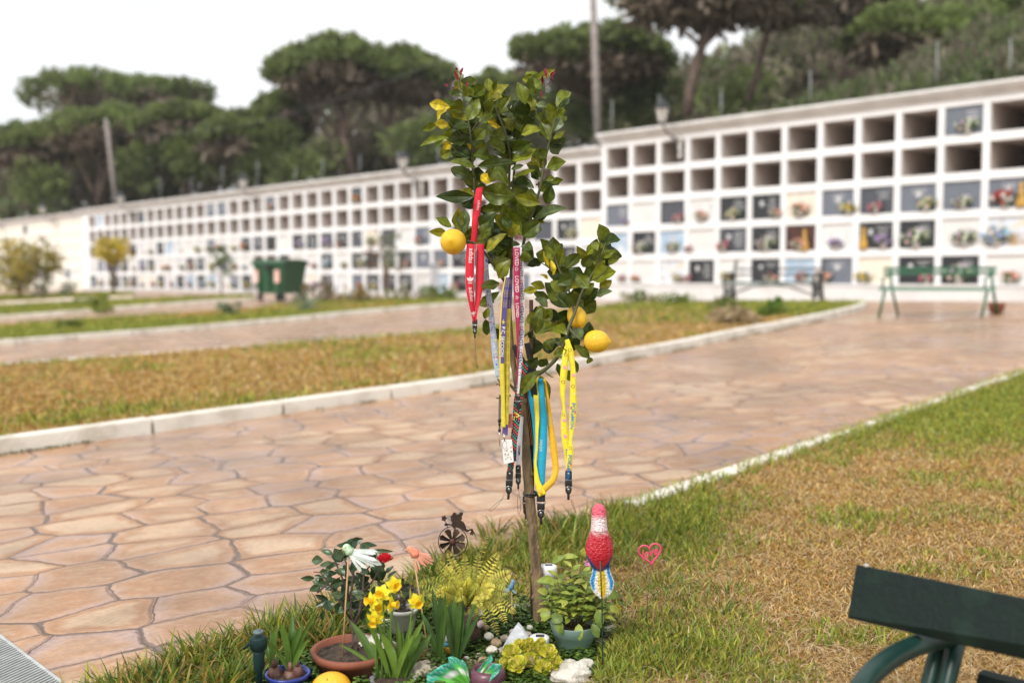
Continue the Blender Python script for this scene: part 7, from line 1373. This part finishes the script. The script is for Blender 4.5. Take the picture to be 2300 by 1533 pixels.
mb = MB(); mb.tube(sm([P(2150, 1425, 1.97), P(2075, 1440, 1.94), P(2010, 1468, 1.88), P(1955, 1510, 1.80), P(1920, 1560, 1.72), P(1905, 1650, 1.68), g3(.60, 1.62)]), .0205, 14); mb.build('armrest', BF, rp)
for u, dY in ((2098, .03), (2138, .0)):
    mb = MB(); t_ = P(u+24, 1400, 1.98+dY); mb.tube([t_, P(u, 1490, 1.95+dY), P(u-20, 1570, 1.92+dY), g3(float(P(u-60, 1700, 1.9+dY).x), 1.88+dY)], .0165, 12); mb.build('upright', BF, rp)
mb = MB(); e0 = P(1925, 1640, 1.72); e1 = e0+(b-a)
for j in range(4): s_ = e0+Vector((.10*j+.03, .08*j, -.0)); mb.tube([s_, s_+(b-a)*.95], .02, 4, sq=.5)
mb.build('seat', BD, rp, smooth=False)
mb = MB(); w_ = a+(b-a)*.018-th*1.02+Vector((0, 0, .001)); mb.ell(w_, (.006, .005, .004), nu=8, nv=6, noise=.1); mb.build('chipped_spot', M_('bare_wood_chip', (.45, .42, .38)), rp)
# ================================================================ DRAIN GRATE
A_, B_ = G(0, 1431), G(135, 1533); d = (B_-A_); d.z = 0; d.normalize(); nn = Vector((d.y, -d.x, 0)); nn = nn if nn.x < 0 else -nn; root = empty('drain_grate', A_, 'ribbed metal drain grate in the paving at the lower left corner', 'drain grate'); GRM = M_('grate_metal', (.50, .51, .49), (.38, .39, .38), .45, 30, metal=.2)
wd_ = .115
def gq(s, t, z): p = A_+d*s+nn*t; return Vector((p.x, p.y, float(gz(p.x, p.y))+z))
mb = MB()
for t0 in (0, wd_): 
    vs = [gq(s, t, z) for s in (-.6, .5) for t, z in ((t0, 0), (t0, .012), (t0+.009, .012), (t0+.009, 0))]; mb.add(vs, [(0, 4, 5, 1), (1, 5, 6, 2), (2, 6, 7, 3), (0, 1, 2, 3), (7, 6, 5, 4)])
mb.build('frame', GRM, root, smooth=False); mb = MB(); sk = Vector((0, 0, 0))
for i in range(70):
    s = -.6+i*.0160; vs = [gq(s+ds+q*.045, .009+q*(wd_-.009), z) for q in (0, 1) for ds, z in ((0, .002), (.001, .013), (.0066, .013), (.0076, .002))]; mb.add(vs, [(0, 4, 5, 1), (1, 5, 6, 2), (2, 6, 7, 3), (0, 1, 2, 3), (7, 6, 5, 4)])
mb.build('ribs', GRM, root, smooth=False); mb = MB(); mb.add([gq(-.6, .005, .003), gq(.5, .005, .003), gq(.5, wd_, .003), gq(-.6, wd_, .003)], [(0, 1, 2, 3)]); mb.build('channel_shade', M_('channel_shade_black', (.008, .008, .008)), root, smooth=False)  # flat sheet under the ribs; a deep channel's shade put into its black colour
# ================================================================ LONG GRASS, CLOVER
def region(pix_boxes, n, up=.03):
    out = []
    tot = sum(b[4] for b in pix_boxes)
    for u0, u1, v0, v1, w_ in pix_boxes:
        m = int(n*w_/tot)
        for _ in range(m):
            u, v = random.uniform(u0, u1), random.uniform(v0, v1); dx, dy, dz = ray(u, v); t = E/(-dz+.0301*dx*0+.0143*dy); out.append((dx*t, dy*t))
    A = np.array(out); return A[inside(lwf, A[:, 0], A[:, 1])]
TG = np.array([(.18, .27, .025), (.24, .32, .035), (.12, .20, .02), (.36, .38, .045), (.46, .40, .06)]); TD = np.array([(.40, .28, .10), (.30, .18, .06), (.48, .38, .18)])
edge = offs(fe, -.05); EP = np.array(edge); sE = np.r_[0, np.cumsum(np.hypot(*np.diff(EP, axis=0).T))]
def along(n, y0, y1, wd=.12, clump=0.0):
    s = rng.uniform(0, sE[-1], n*6); p = np.c_[np.interp(s, sE, EP[:, 0]), np.interp(s, sE, EP[:, 1])]; dd = (EP[5]-EP[0])/np.hypot(*(EP[5]-EP[0])); nr = np.array([dd[1], -dd[0]])
    p = p+nr*(rng.random(len(p))[:, None]**1.3*wd-.03); k = (p[:, 1] > y0) & (p[:, 1] < y1) & (vnoise(p[:, 0], p[:, 1], 9, 21) > clump); return p[k][:n]
def longgrass(nm, xy, h0, h1, w0, lab, dry=.15, up=.01, lean=(.25, 1.0)):
    n = len(xy); c_ = np.where((rng.random(n) < dry)[:, None], pick(TD, n), pick(TG, n))*rng.uniform(.75, 1.25, (n, 1)); h = rng.uniform(h0, h1, n); o = blades(nm, xy, gz(xy[:, 0], xy[:, 1])+up-.01, h, w0*rng.uniform(.7, 1.3, n), rng.uniform(*lean, n), c_); return tag(o, lab, 'grass', kind='stuff')
longgrass('edge_grass', along(2200, 2.2, 4.2, .17, .22), .04, .09, .0050, 'long coarse grass spilling over the path edge in front', .12)
longgrass('edge_grass', along(5000, 3.2, 9, .14, .25), .035, .085, .0055, 'yellow green grass fringe along the right kerb', .3)
bed = region([(1090, 1420, 1160, 1300, 3.2), (1380, 1700, 1200, 1420, 1.2), (1380, 1720, 1400, 1533, 3.0), (560, 800, 1390, 1533, 2.4), (300, 600, 1440, 1533, 2.2), (960, 1240, 1330, 1420, 1.0), (700, 960, 1330, 1420, 1.4)], 9000)
bed = bed[(~inside(BED, bed[:, 0], bed[:, 1])) | (rng.random(len(bed)) < .10)]
longgrass('bed_grass', bed, .025, .07, .0046, 'tufts of coarse green grass around the flower bed', .25)
tall = region([(1110, 1330, 1170, 1250, 1), (330, 460, 1440, 1500, .5), (560, 700, 1380, 1450, .6), (1350, 1420, 1180, 1230, .4)], 170); longgrass('tall_grass', tall, .09, .15, .0062, 'few tall broad grass blades behind the trunk and near the path', .05, lean=(.1, .5))
def tuft_at(nm, spots, lab, m=30, h=(.05, .115), w0=.0068):
    xy = []; az = []
    for u, v in spots:
        dx, dy, dz = ray(u, v); t = E/(-dz+.0143*dy); cx, cy = dx*t, dy*t
        for _ in range(m): a = random.uniform(0, 2*pi); q = random.random()**.7*.045; xy.append((cx+cos(a)*q, cy+sin(a)*q)); az.append(a+random.uniform(-.5, .5))
    xy = np.array(xy); n = len(xy); DGN = np.array([(.075, .135, .014), (.11, .18, .018), (.05, .095, .011), (.16, .22, .022), (.27, .27, .028), (.34, .22, .05)])
    o = blades(nm, xy, gz(xy[:, 0], xy[:, 1])+.004, rng.uniform(*h, n), w0*rng.uniform(.6, 1.25, n), rng.uniform(.25, 1.05, n), DGN[np.minimum(rng.integers(0, 7, n), 5)]*rng.uniform(.75, 1.2, (n, 1)), az=np.array(az)); return tag(o, lab, 'grass', kind='stuff')
sp = []
for i in range(90): u = random.uniform(245, 780); sp.append((u, min(1600, (1542-.339*(u-215))+random.uniform(0, 110)+12)))
sp = [(u, v) for u, v in sp if not (600 < u and v > 1490)]
for i in range(34): u = random.uniform(700, 1400); sp.append((u, 1142-.339*(u-1400)+random.uniform(4, 34)))
tuft_at('coarse_grass', sp, 'coarse dark green grass tufts overhanging the path at lower left')
sp = [(random.uniform(1085, 1420), random.uniform(1195, 1300)) for i in range(26)]+[(random.uniform(760, 1000), random.uniform(1330, 1385)) for i in range(14)]
tuft_at('coarse_grass', sp, 'coarse green grass tufts behind the trunk and parrot', h=(.045, .10), w0=.0058)
sp = [(random.uniform(1385, 1640), random.uniform(1330, 1560)) for i in range(46)]
tuft_at('coarse_grass', sp, 'coarse green grass tufts between the teal pot and the bench', m=22, h=(.035, .07), w0=.005)
cl = region([(560, 1400, 1430, 1570, 6), (600, 1400, 1350, 1430, 4), (1060, 1240, 1380, 1440, .6)], 38000); cl = cl[np.hypot(cl[:, 0]-P(1280, 1512, 2.46).x, (cl[:, 1]-2.42)*.8) > .055]; cl = cl[vnoise(cl[:, 0], cl[:, 1], 14, 5) > .16]; n = len(cl); r_ = rng.uniform(.003, .007, n); z = gz(cl[:, 0], cl[:, 1])+.006+rng.uniform(.0, .024, n); a = rng.uniform(0, 6.28, n); K = 6; V = np.zeros((n, K, 3)); tx, ty = rng.uniform(-.5, .5, n), rng.uniform(-.6, .2, n)
for k in range(K): b = a+2*pi*k/K; V[:, k, 0] = cl[:, 0]+np.cos(b)*r_; V[:, k, 1] = cl[:, 1]+np.sin(b)*r_; V[:, k, 2] = z+np.cos(b)*r_*tx+np.sin(b)*r_*ty
e_ = region([(560, 1000, 1475, 1575, 1)], 9000); e_ = e_[[all(math.hypot(a_-b_[0], q_-b_[1]) > b_[2] for b_ in ((gnd(792, 2.50).x, 2.50, .108), (gnd(645, 2.40).x, 2.40, .06), (gnd(882, 2.42).x, 2.42, .062), (gnd(745, 2.36).x, 2.36, .055))) for a_, q_ in e_]]
m = len(e_); b0 = rng.uniform(0, 6.28, m); r2_ = rng.uniform(.003, .0065, m); z2 = gz(e_[:, 0], e_[:, 1])+rng.uniform(.015, .062, m)*(.6+.4*vnoise(e_[:, 0], e_[:, 1], 16, 3)); V2 = np.zeros((m, K, 3)); t2 = rng.uniform(-.6, .3, m)
for k in range(K): b = b0+2*pi*k/K; V2[:, k, 0] = e_[:, 0]+np.cos(b)*r2_; V2[:, k, 1] = e_[:, 1]+np.sin(b)*r2_; V2[:, k, 2] = z2+np.sin(b)*r2_*t2
V = np.concatenate([V, V2]); n = len(V)
cc = np.array([(.085, .16, .02), (.13, .21, .03), (.055, .11, .018)])[rng.integers(0, 3, n)]*rng.uniform(.7, 1.3, (n, 1)); tag(npmesh('clover', V.reshape(-1, 3), np.arange(n*K).reshape(-1, K), GRASSM, np.repeat(cc, K, 0)), 'small leafy clover cover between the pots', 'clover', kind='stuff')
# thatch of lying dry stalks over the straw coloured lawn
xy = sample(lwf, 26000, 2.25, 7, 1.8); xy = xy[~inside(BED, xy[:, 0], xy[:, 1])]; n = len(xy); g_ = fg_green(xy[:, 0], xy[:, 1]); xy = xy[g_ < .55]; n = len(xy)
tag(blades('dry_thatch', xy, gz(xy[:, 0], xy[:, 1])+.012, rng.uniform(.03, .075, n), rng.uniform(.0016, .003, n), rng.uniform(1.0, 1.35, n), np.array([(.58, .43, .22), (.48, .32, .14), (.68, .54, .34), (.40, .23, .085)])[rng.integers(0, 4, n)]*rng.uniform(.8, 1.15, (n, 1))), 'dry lying stalks over the foreground lawn', 'dry grass', kind='stuff')

# ================================================================ AIR
hm = bpy.data.materials.new('damp_air'); hm.use_nodes = True; hn = hm.node_tree; hn.nodes.remove(hn.nodes['Principled BSDF']); pv = hn.nodes.new('ShaderNodeVolumePrincipled'); pv.inputs['Color'].default_value = (.88, .90, .92, 1); pv.inputs['Density'].default_value = .00045; hn.links.new(pv.outputs[0], hn.nodes['Material Output'].inputs['Volume'])
mb = MB(); mb.box((0, 240, 17), (860, 650, 64)); tag(mb.build('haze', hm, smooth=False), 'thin damp haze in the air', 'haze', kind='stuff')
